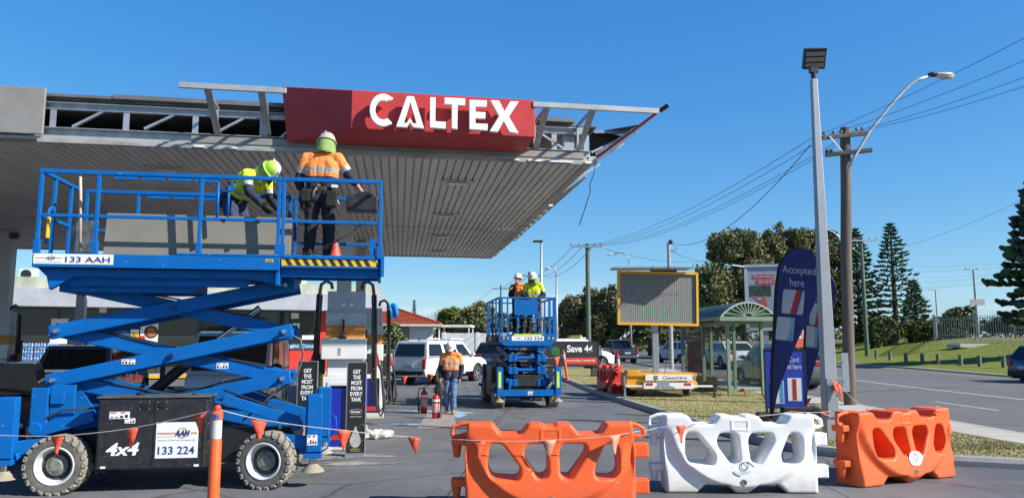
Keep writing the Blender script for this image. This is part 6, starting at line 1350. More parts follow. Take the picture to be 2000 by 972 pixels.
B().ell((bw0+1.3, -.055, zm-.55), (.32, .01, .42), n=16, m=8).ell((bw0+1.4, -.055, zm-.05), (.13, .01, .16), n=12, m=8).bar((bw0+1.1, -.057, zm-.4), (bw0+.5, -.057, zm+.15), .01, .12, (0, 0, 1)).obj('figure', M('bill_red', (.5, .10, .08), .5), bf); B().ell((bw0+2.4, -.055, zm-.3), (.3, .01, .6), n=16, m=8).obj('figure', M('bill_brown', (.22, .14, .08), .6), bf)
for k, (x, w, s) in enumerate(((bw0+1.35, 1.5, 'Do your thing'), (bw0+1.9, 2.1, 'with help by your side'))):
    z = bz1-.75-.42*k; r_1 = B().bx(x-w/2, x+w/2, -.066, -.059, z-.15, z+.15).obj('text_band', REDT, bf); text(s, WHT, r_1, (x, -.066, z), w=w*.88, h=.2)
B().bx(-.35, .05, .0, .4, -.2, bz0-.2).obj('post', M('bill_post', (.3, .3, .32), .6), bb_)
B().bar((bw0, -.1, bz1+.05), (bw0-.9, -.5, bz1+.15), .06, .08).obj('lamp_arm', WHITE, bb_)
nq = on(1125, 726, .13); nY = 37.0; nq = at(1135, 700, nY); nq.z = T(nq.x, nY)+.13; bn = thing('banner', 'black banner reading Save 4 cents everyday rewards, strung low beside the driveway', 'banner', nq, R_(4)); kn = nY/1500
x0_, x1_ = (1068-1135)*kn, (1168-1135)*kn; z0n, z1n = at(1135, 715, nY).z-nq.z, at(1135, 667, nY).z-nq.z
fb2 = B().bx(x0_, x1_, -.01, .01, z0n, z1n).obj('cloth', M('banner_black', (.022, .024, .028), .6, 0, .1, 3), bn); xs_ = (1117-1135)*kn
text('Save 4¢', WHT, fb2, (xs_+.38, -.01, z0n+.80), w=1.22, h=.42, bold=.03); rbn = B().bx(xs_-.35, x1_-.03, -.018, -.011, z0n+.10, z0n+.42).obj('red_band', M('band_red', (.72, .05, .03), .5), fb2); text('everyday rewards', WHT, rbn, ((xs_-.35+x1_-.03)/2, -.018, z0n+.27), w=1.35, h=.16)
B().lathe([(.0, -.016), (.05, -.016)], (xs_-.78, 0, z0n+.72), n=12).lathe([(.09, -.016), (.13, -.016)], (xs_-.78, 0, z0n+.72), n=20).lathe([(.16, -.016), (.20, -.016)], (xs_-.78, 0, z0n+.72), n=24).bar((xs_-.75, -.016, z0n+.92), (xs_-.62, -.016, z0n+1.02), .004, .08, (0, 1, 0)).obj('emblem', M('emblem_green', (.06, .30, .08), .5), fb2)
B().cyl((x0_-.02, 0, 0), (x0_-.02, 0, z1n+.1), .03).cyl((x1_+.02, 0, 0), (x1_+.02, 0, z1n+.05), .03).bx(x0_, x1_, .0, .03, z1n, z1n+.03).obj('frame', BLACK, bn); [B().bx(x1_-.35, x1_-.0, -.2, .2, k*.14, k*.14+.11).obj('weight_block', RUB, bn, bevel=.03) for k in range(3)]
for i, (px, py) in enumerate(((1712, 703), (1739, 707), (1770, 711), (1802, 713), (1833, 715), (1877, 718), (1914, 720), (1961, 722))):
    q = on(px, py, 0, bank); o = B().cyl((0, 0, -.1), (0, 0, .75), .12, .115, 12).obj('timber_post', M('post_timber', (.20, .21, .14), .85, 0, .25, 5, .2), None, auto=True); o.location = q
    tag(o, 'short round timber post on the grass, %s from the left in the row' % ('first second third fourth fifth sixth seventh eighth'.split()[i]), 'post', 'timber posts along the far kerb')
q = on(1895, 676, 0, bank); o = B().bx(-1.3, 1.3, -.9, .9, -.1, .18).obj('manhole_slab', PATH, None, bevel=.03); o.location = q; tag(o, 'low round edged concrete slab in the grass bank', 'slab')
q = on(1395, 760, .13)
# ---------------------------------------------------------------- vehicles
CG = glass('car_glass', (.01, .012, .014), 0, .05); LRED = M('lamp_red', (.45, .012, .012), .15, 0, .1, 20, coat=.5); LCL = M('lamp_clear', (.5, .5, .5), .12, .3, .1, 20, coat=.5); PLT = M('plate_white', (.50, .52, .60), .5); TRIM = M('trim_black', (.015, .015, .017), .6)
def paint(name, col, metal=.0): return M(name, col, .25, metal, .04, 2, coat=.8)
def car(label, cat, loc, hd, mat, L=4.6, W=1.84, H=1.7, gc=.22, belt=1.0, hood=1.0, wr=.34, wb=2.7, cab=(-2.2, -1.95, .45, 1.3), bonnet_drop=.1, group=None, name='parked_car', rearz=None, wins=((.06, .36), (.40, .66), (.70, .93)), bed=False, lamp_h=.25, lamp_w=.22, roofrack=False, van=False, canopy_=None):
    t = thing(name, label, cat, loc, hd, group); hl = L/2; rz = rearz if rearz else belt; xf = wb/2+(.02 if not van else .15); xr = xf-wb
    def arch(cx, r): return [(cx+r*math.cos(R_(a)), wr+r*math.sin(R_(a))) for a in range(180, -1, -20)]
    ra = wr*1.16; zf_ = belt-bonnet_drop
    poly = [(-hl+.05, gc+.12), (-hl, gc+.25), (-hl+.02, rz-.25), (-hl+.08, rz-.02)] if not van else [(-hl+.02, gc+.05), (-hl, gc+.3), (-hl+.02, rz)]
    lower = list(reversed([p for p in [(hl-.06, gc+.05)]+list(reversed([q for q in arch(xf, ra) if q[1] >= gc]))+list(reversed([q for q in arch(xr, ra) if q[1] >= gc]))+[(-hl+.12, gc+.05)]]))
    # go round: rear bottom -> rear top -> belt -> front top -> front bottom -> arches back
    P = poly+[(cab[0], belt), (cab[3], belt-.02)]
    if not van: P += [((cab[3]+hl)/2, (belt+zf_)/2+.02), (hl-.25, zf_-.05), (hl-.05, zf_-.20), (hl, gc+.3), (hl-.02, gc+.12)]
    else: P += [(hl-.12, belt-.05), (hl, belt-.25), (hl, gc+.2)]
    bot = [(hl-.08, gc)]+[(x, max(gc, z)) for x, z in reversed(arch(xf, ra))]+[(x, max(gc, z)) for x, z in reversed(arch(xr, ra))]+[(-hl+.1, gc)]
    poly = []
    for p in P+bot:
        if not poly or (abs(p[0]-poly[-1][0])+abs(p[1]-poly[-1][1])) > .012: poly.append(p)
    cxm, czm = 0, (gc+belt)/2; n = len(poly); ys = [-1, -.97, -.88, .0, .88, .97, 1]; vs = []; b = B()
    for s in ys:
        a = abs(s); ins = .035 if a == 1 else (.012 if a == .97 else 0)
        for x, z in poly:
            tp = 1-.10*(abs(x)/hl)**5-.03*max(0, (.55-z))/.5
            isar = any(abs(math.hypot(x-c_, z-wr)-ra) < .03 and z > gc+.01 for c_ in (xf, xr))
            k = 0 if isar else ins
            vs.append((x*(1-k*.6), s*W/2*tp, z+(-k if z > czm else k)))
    m = len(ys)
    fs = [(j*n+i, j*n+(i+1) % n, (j+1)*n+(i+1) % n, (j+1)*n+i) for j in range(m-1) for i in range(n)]+[tuple(range(n-1, -1, -1)), tuple(range((m-1)*n, m*n))]
    b.add(vs, fs)
    w0, w1 = W/2*.955, W/2*(.80 if not van else .90); x0, x1, x2, x3 = cab; zt = H
    bb0, bb1 = belt-.03, zt
    if bed: # open tray: sunken box
        pass
    b.add([(x0, -w0, bb0), (x3, -w0, bb0), (x3, w0, bb0), (x0, w0, bb0), (x1, -w1, bb1-.03), (x1+.25, -w1*.98, bb1), (x2-.3, -w1*.98, bb1), (x2, -w1, bb1-.04), (x2, w1, bb1-.04), (x2-.3, w1*.98, bb1), (x1+.25, w1*.98, bb1), (x1, w1, bb1-.03)],
          [(3, 2, 1, 0), (0, 1, 7, 6, 5, 4), (2, 3, 11, 10, 9, 8), (1, 2, 8, 7), (3, 0, 4, 11), (4, 5, 10, 11), (5, 6, 9, 10), (6, 7, 8, 9)])
    me = b.mesh('body'); bm = bmesh.new(); bm.from_mesh(me); bmesh.ops.triangulate(bm, faces=[f for f in bm.faces if len(f.verts) > 4]); bmesh.ops.recalc_face_normals(bm, faces=bm.faces)
    for e in bm.edges:
        if len(e.link_faces) == 2 and e.calc_face_angle(0) > R_(35): e.smooth = False
    bm.to_mesh(me); bm.free(); body = link(me, 'body', t, mat, True, .02, 2); body.modifiers['bevel'].angle_limit = R_(38)
    B().bx(-hl+.15, hl-.2, -W/2*.8, W/2*.8, gc-.06, gc+.12).obj('underbody', TRIM, t)
    def xe(z, rear): s = (z-belt)/(bb1-.035-belt); return (x0+(x1-x0)*s) if rear else (x3+(x2-x3)*s)
    def yy(z): s = (z-bb0)/(bb1-.035-bb0); return w0+(w1-w0)*s
    za, zb_ = belt+.05, bb1-.13
    for sgn in (-1, 1):
        for (f0, f1) in wins:
            pts = []
            for z, fa, fb in ((za, f0, f1), (zb_, f0, f1)):
                A, Z_ = xe(z, True), xe(z, False); xa, xb = A+(Z_-A)*fa, A+(Z_-A)*fb; pts.append((xa, xb, z))
            q = [(pts[0][0], pts[0][2]), (pts[0][1], pts[0][2]), (pts[1][1], pts[1][2]), (pts[1][0], pts[1][2])]
            q = rpoly(q, .05, 3); v3 = [Vector((x, sgn*(yy(z)+.012), z)) for x, z in q]
            if sgn > 0: v3.reverse()
            panel(v3, CG, t, 'side_window', .01)
            # sill strip
        B().bar((x0+.1, sgn*(w0+.008), belt+.01), (x3-.15, sgn*(w0+.008), belt+.01), .012, .02).obj('belt_trim', TRIM, t)
        mp_ = (xe(za, False)-.22, sgn*(w0+.12), belt+.10); B().ell(mp_, (.07, .12, .085), n=12, m=8).bar((mp_[0], sgn*w0*.98, belt+.06), mp_, .05, .03).obj('mirror', mat if not van else TRIM, t, smooth=True)
        for fx_ in (.36, .68):
            xd = x0+(x3-x0)*fx_; B().box((xd+.006, sgn*(W/2-.006), (gc+belt+.12)/2), (.012, .013, belt-gc-.28)).obj('door_gap', M('gap_black'), t)
            xd = x0+(x3-x0)*(fx_+.02); B().box((xd+.09, sgn*(W/2+.006), belt-.16), (.18, .032, .04)).obj('door_handle', mat, t)
        for x in (xf, xr):
            wq = car_wheel(t, x, sgn*(W/2-.13), wr)
            b = B(); pa = [(x+ra*1.0*math.cos(R_(a)), sgn*(W/2+.004), wr+ra*1.0*math.sin(R_(a))) for a in range(-10, 191, 20)]; b.tube(pa, .022, 6).obj('wheel_arch', TRIM if name != 'van' else mat, t, smooth=True)
            B().lathe([(0, 0), (ra*.98, 0)], (x, sgn*(W/2-.3), wr), n=20).obj('arch_liner', TRIM, t)
    def endwin(rear, z0, z1, nm, fw=.86, mt=CG):
        X = (xe(z0, rear), xe(z1, rear)); o = -.014 if rear else .014; ya, yb = yy(z0)*fw, yy(z1)*fw
        v = [Vector((X[0]+o, -ya, z0)), Vector((X[0]+o, ya, z0)), Vector((X[1]+o, yb, z1)), Vector((X[1]+o, -yb, z1))]
        if rear: v.reverse()
        return panel(v, mt, t, nm, .012)
    endwin(True, belt+.04, bb1-.12, 'rear_window'); endwin(False, belt+.06, bb1-.10, 'windscreen', .90)
    # lamps, bumper, plates
    for s in (-1, 1):
        B().bx(-hl-.012, -hl+.14, s*W/2*.90-(lamp_w if s > 0 else 0), s*W/2*.90+(0 if s > 0 else lamp_w), rz-.06-lamp_h, rz-.06).obj('tail_lamp', LRED, t, bevel=.02)
        B().bx(hl-.22, hl-.015, s*W/2*.84-(.34 if s > 0 else 0), s*W/2*.84+(0 if s > 0 else .34), zf_-.34, zf_-.18).obj('headlight', LCL, t, bevel=.03)
    B().bx(-hl-.04, -hl+.1, -W/2*.86, W/2*.86, gc+.06, gc+.26).bx(hl-.1, hl+.03, -W/2*.86, W/2*.86, gc+.04, gc+.24).obj('bumper', TRIM if not bed else CHROME, t, bevel=.03)
    B().bx(-hl-.03, -hl-.0, -.24, .24, rz-.42, rz-.30).obj('number_plate', PLT, t); B().bx(hl+.0, hl+.035, -.24, .24, gc+.24, gc+.36).obj('number_plate', PLT, t)
    B().bx(hl-.03, hl+.005, -W/2*.45, W/2*.45, zf_-.36, zf_-.2).obj('grille', TRIM, t)
    if bed:
        B().bx(-hl+.06, x0-.02, -W/2*.86, W/2*.86, belt-.02, belt+.012).obj('tray_cover', TRIM, t, bevel=.01)
        B().bar((x0-.05, -w0*.8, belt), (x0+.05, -w0*.72, zt-.06), .06, .06).bar((x0-.05, w0*.8, belt), (x0+.05, w0*.72, zt-.06), .06, .06).bar((x0-.45, -w0*.82, belt), (x0, -w0*.75, zt-.2), .05, .05).bar((x0-.45, w0*.82, belt), (x0, w0*.75, zt-.2), .05, .05).bar((x0+.05, -w0*.72, zt-.06), (x0+.05, w0*.72, zt-.06), .06, .06).obj('sports_bar', TRIM, t)
    if roofrack: B().bar((x1+.2, -w1*.9, zt+.04), (x2-.2, -w1*.9, zt+.04), .03, .03).bar((x1+.2, w1*.9, zt+.04), (x2-.2, w1*.9, zt+.04), .03, .03).obj('roof_rail', TRIM, t)
    B().tube([(x1+.5, 0, zt), (x1+.42, 0, zt+.12)], .006, 4).bx(-.0+x1+.45, x1+.58, -.02, .02, zt-.01, zt+.04).obj('aerial', TRIM, t)
    return t
WP = paint('paint_white', (.72, .73, .74)); GP = paint('paint_grey', (.065, .07, .08), .4); NVP = paint('paint_navy', (.022, .03, .055), .3); DBP = paint('paint_deep_blue', (.015, .022, .09), .3); SILV = paint('paint_silver', (.42, .44, .47), .2); BLKP = paint('paint_black', (.012, .013, .018), .2)
def head(dx, dy): return math.atan2(dy, dx)
def rearat(px, py, dirx, diry, L, off=0, y=None):
    """centre of a car whose rear end's ground point shows at the pixel"""
    q = on(px, py, off); d = Vector((dirx, diry, 0)).normalized(); c = q+d*L/2; c.z = T(c.x, c.y)+off; return c, math.atan2(d.y, d.x)
# dark grey-blue wagon at the shop, rear towards us
c, h = rearat(133, 806, -.22, .975, 4.6); sv1 = car('dark blue grey wagon parked nose to the shop, seen through the scissor arms', 'car', c, h, paint('paint_bluegrey', (.08, .11, .19), .3), L=4.6, W=1.86, H=1.69, belt=1.05, cab=(-2.25, -1.75, .35, 1.15), rearz=1.12, lamp_h=.16, lamp_w=.45)
B().bx(-2.33, -2.28, -.75, .75, 1.02, 1.07).obj('chrome_strip', CHROME, sv1)
# silver van facing us
fv = on(437, 845, 0); d = Vector((-.185, .98, 0)); c = at(436, 800, 15.6); c = Vector((c.x, 15.6, 0))+d*2.35
vn = car('silver grey delivery van facing the camera behind the black engine box', 'van', c, math.atan2(-d.y, -d.x), SILV, L=4.7, W=1.70, H=1.98, gc=.2, belt=1.12, wr=.33, wb=2.6, cab=(-2.30, -2.18, 1.35, 2.02), van=True, name='van', wins=((.60, .86),), rearz=1.12, bonnet_drop=.05)
B().bx(2.30, 2.37, -.62, .62, .58, .72).obj('front_grille', TRIM, vn); B().lathe([(.05, 0), (.062, 0)], (2.37, 0, .93), n=16) and None
B().lathe([(.035, 0), (.05, .004), (.062, 0)], (0, 0, 0), n=20).obj('badge', CHROME, vn).matrix_local = Matrix.Translation((2.365, 0, .95)) @ Matrix.Rotation(math.pi/2, 4, 'Z')
for i in range(2): B().bx(-1.7+i*1.3, -1.68+i*1.3, -.862, -.851, .4, 1.75).bx(-1.7+i*1.3, -1.68+i*1.3, .851, .862, .4, 1.75).obj('panel_line', M('gap_black'), vn)
# black car at the far left edge
c = at(-38, 800, 12.6); c.z = 0; car('glossy black hatchback low behind the outrigger of the large lift', 'car', c, R_(-62), BLKP, L=4.3, W=1.78, H=1.40, belt=.88, cab=(-2.05, -1.4, .35, 1.1), group=None)
# white ute with canopy
WPu = WP; c, h = rearat(797, 752, .46, .89, 5.2); ut = car('white utility with a white hard canopy, parked across the driveway behind the walking worker', 'utility', c, h, WP, L=5.25, W=1.86, H=1.80, gc=.32, belt=1.12, wr=.38, wb=3.05, cab=(-2.55, -2.35, .55, 1.25), name='utility', wins=((.04, .33), (.40, .66), (.70, .94)), rearz=1.12, lamp_h=.42, lamp_w=.14)
B().bx(-2.66, -2.60, -.78, .78, .52, .64).obj('step_bumper', CHROME, ut, bevel=.02)
rk = B(); [rk.bar((x, -.6, 1.86), (x, .6, 1.86), .04, .04) for x in (.6, -.2)]; rk.bar((-.3, -.6, 1.9), (.75, -.6, 1.9), .04, .04).bar((-.3, .6, 1.9), (.75, .6, 1.9), .04, .04).obj('roof_rack', WHITE, ut)
# dark wagon right of it
c, h = rearat(952, 730, .42, .9, 4.5); car('dark grey wagon with red tail lamps between the white utility and the rear lift', 'car', c, h, GP, L=4.5, W=1.86, H=1.68, belt=1.04, cab=(-2.15, -1.65, .35, 1.15), rearz=1.1, lamp_h=.2, lamp_w=.4)
# white four wheel drive behind the banner
c = at(1122, 700, 47); c.z = T(c.x, 47)+.02; car('white four wheel drive passing behind the black banner', 'car', c, R_(24), WP, L=4.7, W=1.86, H=1.82, gc=.3, belt=1.12, wr=.38, cab=(-2.25, -1.95, .5, 1.15), roofrack=True)
# tow truck and recovery van far off
c = at(1118, 690, 74); c.z = T(c.x, 74); tt = car('small far off white tray truck with an orange light bar', 'truck', c, R_(60), WP, L=5.2, W=1.9, H=2.15, gc=.4, belt=1.3, wr=.4, cab=(.2, .3, 1.5, 2.1), name='truck', wins=((.15, .85),)); B().bx(-2.4, .1, -.9, .9, 1.05, 1.2).bx(-2.4, -2.35, -.9, .9, 1.2, 1.7).bx(.6, .9, -.6, .6, 2.15, 2.35).obj('tray', YEL, tt)
# dark ute on the road
c, h = rearat(1226, 709, -.12, .99, 5.2, .02); d2 = car('dark navy utility with chrome bumper driving away, between banner and message board', 'utility', c, h, NVP, L=5.3, W=1.95, H=1.86, gc=.36, belt=1.18, wr=.40, wb=3.2, cab=(-.75, -.5, .75, 1.35), bed=True, name='utility', wins=((.05, .47), (.53, .93)), rearz=1.15, lamp_h=.36, lamp_w=.16)
c = at(1325, 690, 62); c.z = T(c.x, 62)+.02; car('white wagon seen between the two posts under the message board', 'car', c, R_(118), WP, L=4.7, W=1.9, H=1.74, gc=.25, belt=1.06, cab=(-2.2, -1.7, .4, 1.15), lamp_h=.16, lamp_w=.4)
c, h = rearat(1452, 722, -.10, .99, 4.9, .02); car('white sloping backed car driving away, seen through the shelter glass', 'car', c, h, WP, L=4.9, W=1.98, H=1.68, gc=.24, belt=1.08, wr=.38, cab=(-2.35, -1.25, .35, 1.2), rearz=1.14, lamp_h=.16, lamp_w=.5)
c, h = rearat(1574, 762, -.12, .99, 4.6, .02); car('grey wagon with a lit plate behind the feather flags, partly hidden by the shelter', 'car', c, h, paint('paint_midgrey', (.12, .13, .14), .4), L=4.6, W=1.86, H=1.68, gc=.22, belt=1.05, cab=(-2.2, -1.7, .35, 1.15), rearz=1.1, lamp_h=.16, lamp_w=.42)
c = at(2082, 720, 34.0); c.z = T(c.x, 34)+.02; car('dark blue car by the kerb on the far side of the road', 'car', c, R_(12), DBP, L=4.5, W=1.84, H=1.60, belt=1.0, cab=(-2.15, -1.6, .35, 1.15), group=None)

# ---------------------------------------------------------------- petrol pumps
PG = M('pump_grey', (.46, .47, .50), .4, 0, .06, 2); PWH = M('pump_white', (.72, .71, .70), .4, 0, .06, 3); PO_ = M('pump_orange', (.72, .26, .04), .45); PB = M('pump_blue', (.012, .03, .42), .4)
def pump(label, px, py, Y, rz=R_(10)):
    q = at(px, py, Y); q.z = 0; t = thing('fuel_pump', label, 'fuel pump', q, rz, 'fuel pumps')
    B().bx(-.40, .40, -.28, .34, 0, .10).obj('plinth', PATH, t, bevel=.015)
    cb = B().bx(-.36, .36, -.24, .30, .10, 1.02).obj('cabinet', PWH, t, bevel=.012)
    B().bx(-.29, .04, -.250, -.241, .14, .92).obj('door_panel', PB, cb); B().bx(.04, .29, -.252, -.241, .14, .92).obj('dark_panel', M('pump_navy', (.008, .010, .06), .4), cb); B().bx(-.29, .29, -.256, -.253, .18, .28).obj('red_stripe', REDT, cb)
    B().bx(-.30, .30, -.18, .24, 1.02, 1.32).obj('neck', PWH, t, bevel=.02)
    hd_ = B().bx(-.40, .36, -.30, .26, 1.32, 1.70).obj('dispenser_head', PWH, t, bevel=.02); b = B()
    for k in range(4): b.bx(-.12, -.07, -.305, -.301, 1.40+k*.035, 1.415+k*.035)
    b.obj('speaker_slot', BLKT, hd_)
    B().bx(-.33, .33, -.20, .22, 1.70, 1.93).obj('orange_band', PO_, t, bevel=.006); B().bx(-.34, .34, -.21, .23, 1.93, 2.17).obj('display_case', M('pump_light', (.55, .56, .58), .4), t, bevel=.006)
    B().bx(-.05, -.02, -.30, -.22, 1.70, 2.04).bx(-.10, .02, -.32, -.2, 1.70, 1.73).obj('card_reader', BLACK, t)
    B().bx(-.32, .32, -.16, .18, 2.17, 2.60 if Y < 15 else 2.55).obj('tower', PG, t, bevel=.01)
    for s in (-1, 1):
        A = [(s*.47, -.05, .9), (s*.46, -.05, 2.0), (s*.46, -.05, 2.55), (s*.44, -.05, 2.68), (s*.36, -.05, 2.74), (s*.27, -.05, 2.70), (s*.25, -.05, 2.60)]
        B().tube(A, .030, 10).obj('hose_mast', M('mast_steel', (.12, .12, .12), .3, .6), t, smooth=True)
        B().tube([(s*.49, -.1, 2.5), (s*.51, -.1, 1.8), (s*.52, -.12, .95), (s*.56, -.15, .42), (s*.62, -.18, .30), (s*.68, -.16, .45), (s*.62, -.1, 1.1), (s*.52, -.08, 1.35)], .022, 8).tube([(s*.44, .1, 2.5), (s*.47, .1, 1.8), (s*.50, .08, .9), (s*.60, .0, .35), (s*.70, .0, .5), (s*.6, .05, 1.2)], .022, 8).obj('hose', RUB, t, smooth=True)
        for k in range(3): B().bx(s*.40-.05, s*.40+.05, -.12+k*.12, -.06+k*.12, 1.05, 1.42).obj('nozzle_holster', BLACK, t, bevel=.01)
        for k in range(2): B().bar((s*.5, -.1+k*.14, 1.12), (s*.56, -.1+k*.14, 1.32), .05, .05).bar((s*.56, -.1+k*.14, 1.32), (s*.52, -.1+k*.14, 1.46), .02, .03).obj('nozzle', (M('nozzle_red', (.5, .03, .03), .4), M('nozzle_yellow', (.7, .5, .03), .4))[k], t)
    return t
p1_ = pump('nearest fuel pump, standing behind the blue fronted cabinet', 672, 800, 15.2); p1_.scale = (1.13, 1.13, 1.07)
pump('second fuel pump farther back, with hoses hanging on its right', 716, 780, 18.3)
pump('farthest fuel pump, standing against the canopy column beyond the maroon post', -12, 780, 20.5)
# promotional signs
SGN = M('sign_charcoal', (.022, .024, .026), .45, 0, .1, 5)
sc_q = at(672, 800, 12.95); t = thing('service_cabinet', 'white cabinet with a blue and navy front between two promotional signs', 'cabinet', (sc_q.x, 12.95, 0), R_(8))
B().bx(-.27, -.22, -.2, .25, .0, 1.03).bx(.22, .27, -.2, .25, 0, 1.03).bx(-.27, .27, -.2, .25, 1.03, 1.09).bx(-.219, .219, -.15, .25, 0, .06).bx(-.219, .219, .2, .25, .06, 1.03).obj('case', PWH, t, bevel=.008)
B().bx(-.218, -.03, -.16, -.15, .06, 1.0).obj('blue_door', PB, t); B().bx(-.03, .218, -.165, -.15, .06, 1.0).obj('navy_door', M('pump_navy', (.008, .010, .06), .4), t); B().bx(-.218, .218, -.170, -.166, .16, .24).obj('red_stripe', REDT, t); B().bx(.235, .245, -.206, -.2, .9, .93).obj('lock', STEEL, t)
def promo(label, px0, px1, ytop, ybot, Y, rz, txt=True):
    z1 = at(px0, ytop, Y).z; x0, x1 = at(px0, 800, Y).x, at(px1, 800, Y).x; w = (x1-x0)/math.cos(rz); z0 = max(.02, at(px0, ybot, Y).z)
    t = thing('promo_sign', label, 'sign', ((x0+x1)/2, Y, 0), rz, 'get the most from every tank signs'); h = z1-.06
    f = B().bx(-w/2, w/2, -.02, .02, .06, z1).obj('board', SGN, t); B().bx(-w/2-.012, -w/2, -.03, .03, .02, z1+.01).bx(w/2, w/2+.012, -.03, .03, .02, z1+.01).bx(-w/2, w/2, -.03, .03, z1, z1+.012).bx(-w/2, w/2, -.12, .12, 0, .05).obj('frame', GALV, t)
    ls = ('GET', 'THE', 'MOST', 'FROM', 'EVERY', 'TANK'); wd = (.42, .42, .58, .60, .68, .56)
    for k, (s, q) in enumerate(zip(ls, wd)): text(s, WHT, f, (0, -.02, z1-h*(.10+.062*k)), w=w*q, h=h*.046, bold=.03)
    B().lathe([(.215*w, -.001), (.215*w, -.003), (.20*w, -.003)], (0, -.021, 0), n=26) and None
    b = B(); R0 = .36*w
    for k in range(26):
        a, a2 = R_(20+k*12.3), R_(20+(k+1)*12.3); b.bar((R0*math.cos(a), -.023, z1-h*.545+R0*.38*math.sin(a)), (R0*math.cos(a2), -.023, z1-h*.545+R0*.38*math.sin(a2)), .002, .012, (0, 1, 0))
    b.obj('logo_ring', WHT, f); text('Vortex', WHT, f, (0, -.022, z1-h*.545), w=w*.52, h=h*.03, shear=.25, bold=.02); text('Premium fuels', WHT, f, (0, -.02, z1-h*.60), w=w*.6, h=h*.016)
    YL = M('neon_yellow', (.62, .60, .12), .5)
    b = B(); [b.bar(p_, q_, .002, .018, (0, 1, 0)) for p_, q_ in (((-w/2+.01, -.023, z1-h*.80), (w*.40, -.023, z1-h*.68)), ((w*.40, -.023, z1-h*.68), (w*.44, -.023, z1-h*.71)), ((-w/2+.01, -.023, z1-h*.93), (w/2-.01, -.023, z1-h*.86)))]; b.obj('yellow_flash', YL, f)
    dp = [(0, .0), (.07, -.12), (.13, -.21), (.14, -.28), (.09, -.34), (0, -.36), (-.09, -.34), (-.14, -.28), (-.13, -.21), (-.07, -.12)]
    B().add([(x*w/.46, -.024, z1-h*.70+z*h/1.5) for x, z in reversed(dp)], [tuple(range(len(dp)))]).obj('drop', M('drop_white', (.55, .56, .56), .35, 0, .2, 10), f)
    for k, s in enumerate(('CLEANS', 'AND PROTECTS', 'YOUR ENGINE')): text(s, YL, f, (0, -.02, z1-h*(.945+.018*k)), w=w*(.35, .55, .5)[k], h=h*.012)
    return t
promo('charcoal sign in front of the nearest pump, fully visible down to its yellow print', 678, 713, 708, 876, 12.05, R_(6))
promo('charcoal sign whose lower part is hidden by the blue lift outrigger', 581, 617, 706, 872, 12.2, R_(6))
promo('smaller charcoal sign farther back beside the second pump', 742, 756, 683, 772, 23.2, R_(12)); promo('pale turned promotional sign just right of the smaller charcoal one', 757, 766, 683, 772, 23.6, R_(38))
# extinguishers
def ext(label, px, py, rz):
    q = on(px, py, .01); t = thing('fire_extinguisher', label, 'fire extinguisher', q, rz, 'fire extinguishers'); RR = M('ext_red', (.55, .012, .015), .25, 0, .05, 6, coat=.6)
    B().lathe([(0, 0), (.080, 0), (.088, .02), (.088, .44), (.080, .49), (.05, .53), (.028, .55), (0, .55)], ax='z', n=22).obj('cylinder', RR, t, auto=True)
    B().lathe([(.0885, .14), (.0885, .34)], ax='z', n=22).obj('label_band', M('ext_label', (.62, .50, .48), .5, 0, .4, 25, col2=(.5, .05, .04)), t); B().lathe([(.0887, .38), (.0887, .43)], ax='z', n=22).obj('white_band', WHT, t)
    B().cyl((0, 0, .55), (0, 0, .60), .022).bar((-.03, 0, .62), (.13, 0, .68), .02, .015).bar((-.03, 0, .60), (.12, 0, .60), .02, .015).obj('valve_handle', BLACK, t)
    B().tube([(-.02, 0, .58), (-.12, 0, .60), (-.15, 0, .48), (-.145, .02, .25), (-.13, .02, .12)], .014, 8).tube([(-.13, .02, .16), (-.125, .02, .02)], [.02, .03], 8).obj('hose', RUB, t, smooth=True); return t
ext('red fire extinguisher standing off the mat with its hose hanging down', 828, 805, R_(8)); ext('red fire extinguisher standing on the pale mat, nearer the walking worker', 851, 816, R_(150))
# crumpled cloth by the sign
me = B().ell((0, 0, .06), (.36, .2, .09), n=40, m=20).ell((.22, .05, .07), (.2, .16, .09), n=30, m=16).raw(); me = remesh(me, .014, 2, 'cloth'); rr = random.Random(2)
from mathutils import noise
for v in me.vertices:
    k = noise.noise(v.co*9)*.07+noise.noise(v.co*23)*.03; v.co += v.co.normalized()*k; v.co.z = max(.004, v.co.z)
o = link(me, 'crumpled_cloth', None, M('cloth_white', (.62, .58, .54), .9, 0, .2, 12), True); o.location = on(722, 856); tag(o, 'crumpled pale cloth dropped beside the promotional sign', 'cloth')
# ---------------------------------------------------------------- people
SKIN = M('skin', (.42, .22, .15), .55, 0, .06, 20); HVO = M('hivis_orange', (.90, .27, .065), .75, 0, .08, 9, .25, 25); HVY = M('hivis_yellow', (.72, .85, .03), .75, 0, .08, 9, .25, 25); NAV = M('work_navy', (.018, .022, .05), .8, 0, .15, 9, .3, 25); TAPE = M('silver_tape', (.42, .43, .42), .4, .2, .08, 20); DEN = M('denim', (.07, .13, .26), .8, 0, .2, 8, .3, 30, col2=(.12, .20, .36)); BOOT = M('boot_tan', (.42, .20, .06), .7, 0, .15, 12); BLKF = M('black_fabric', (.014, .013, .015), .85, 0, .2, 9, .3, 25, col2=(.035, .03, .03)); HATW = M('hat_white', (.78, .78, .76), .35, 0, .03, 5); HATC = M('hat_cream', (.50, .48, .38), .45, 0, .1, 5); LIME = M('lime_cloth', (.26, .36, .10), .8, 0, .12, 10, .3, 25); EYE_ = M('eye_dark', (.02, .015, .01), .2); HAIR = M('hair_dark', (.03, .02, .015), .8); GLOVE = M('glove_black', (.02, .02, .02), .7)
def V3(*a): return Vector(a)
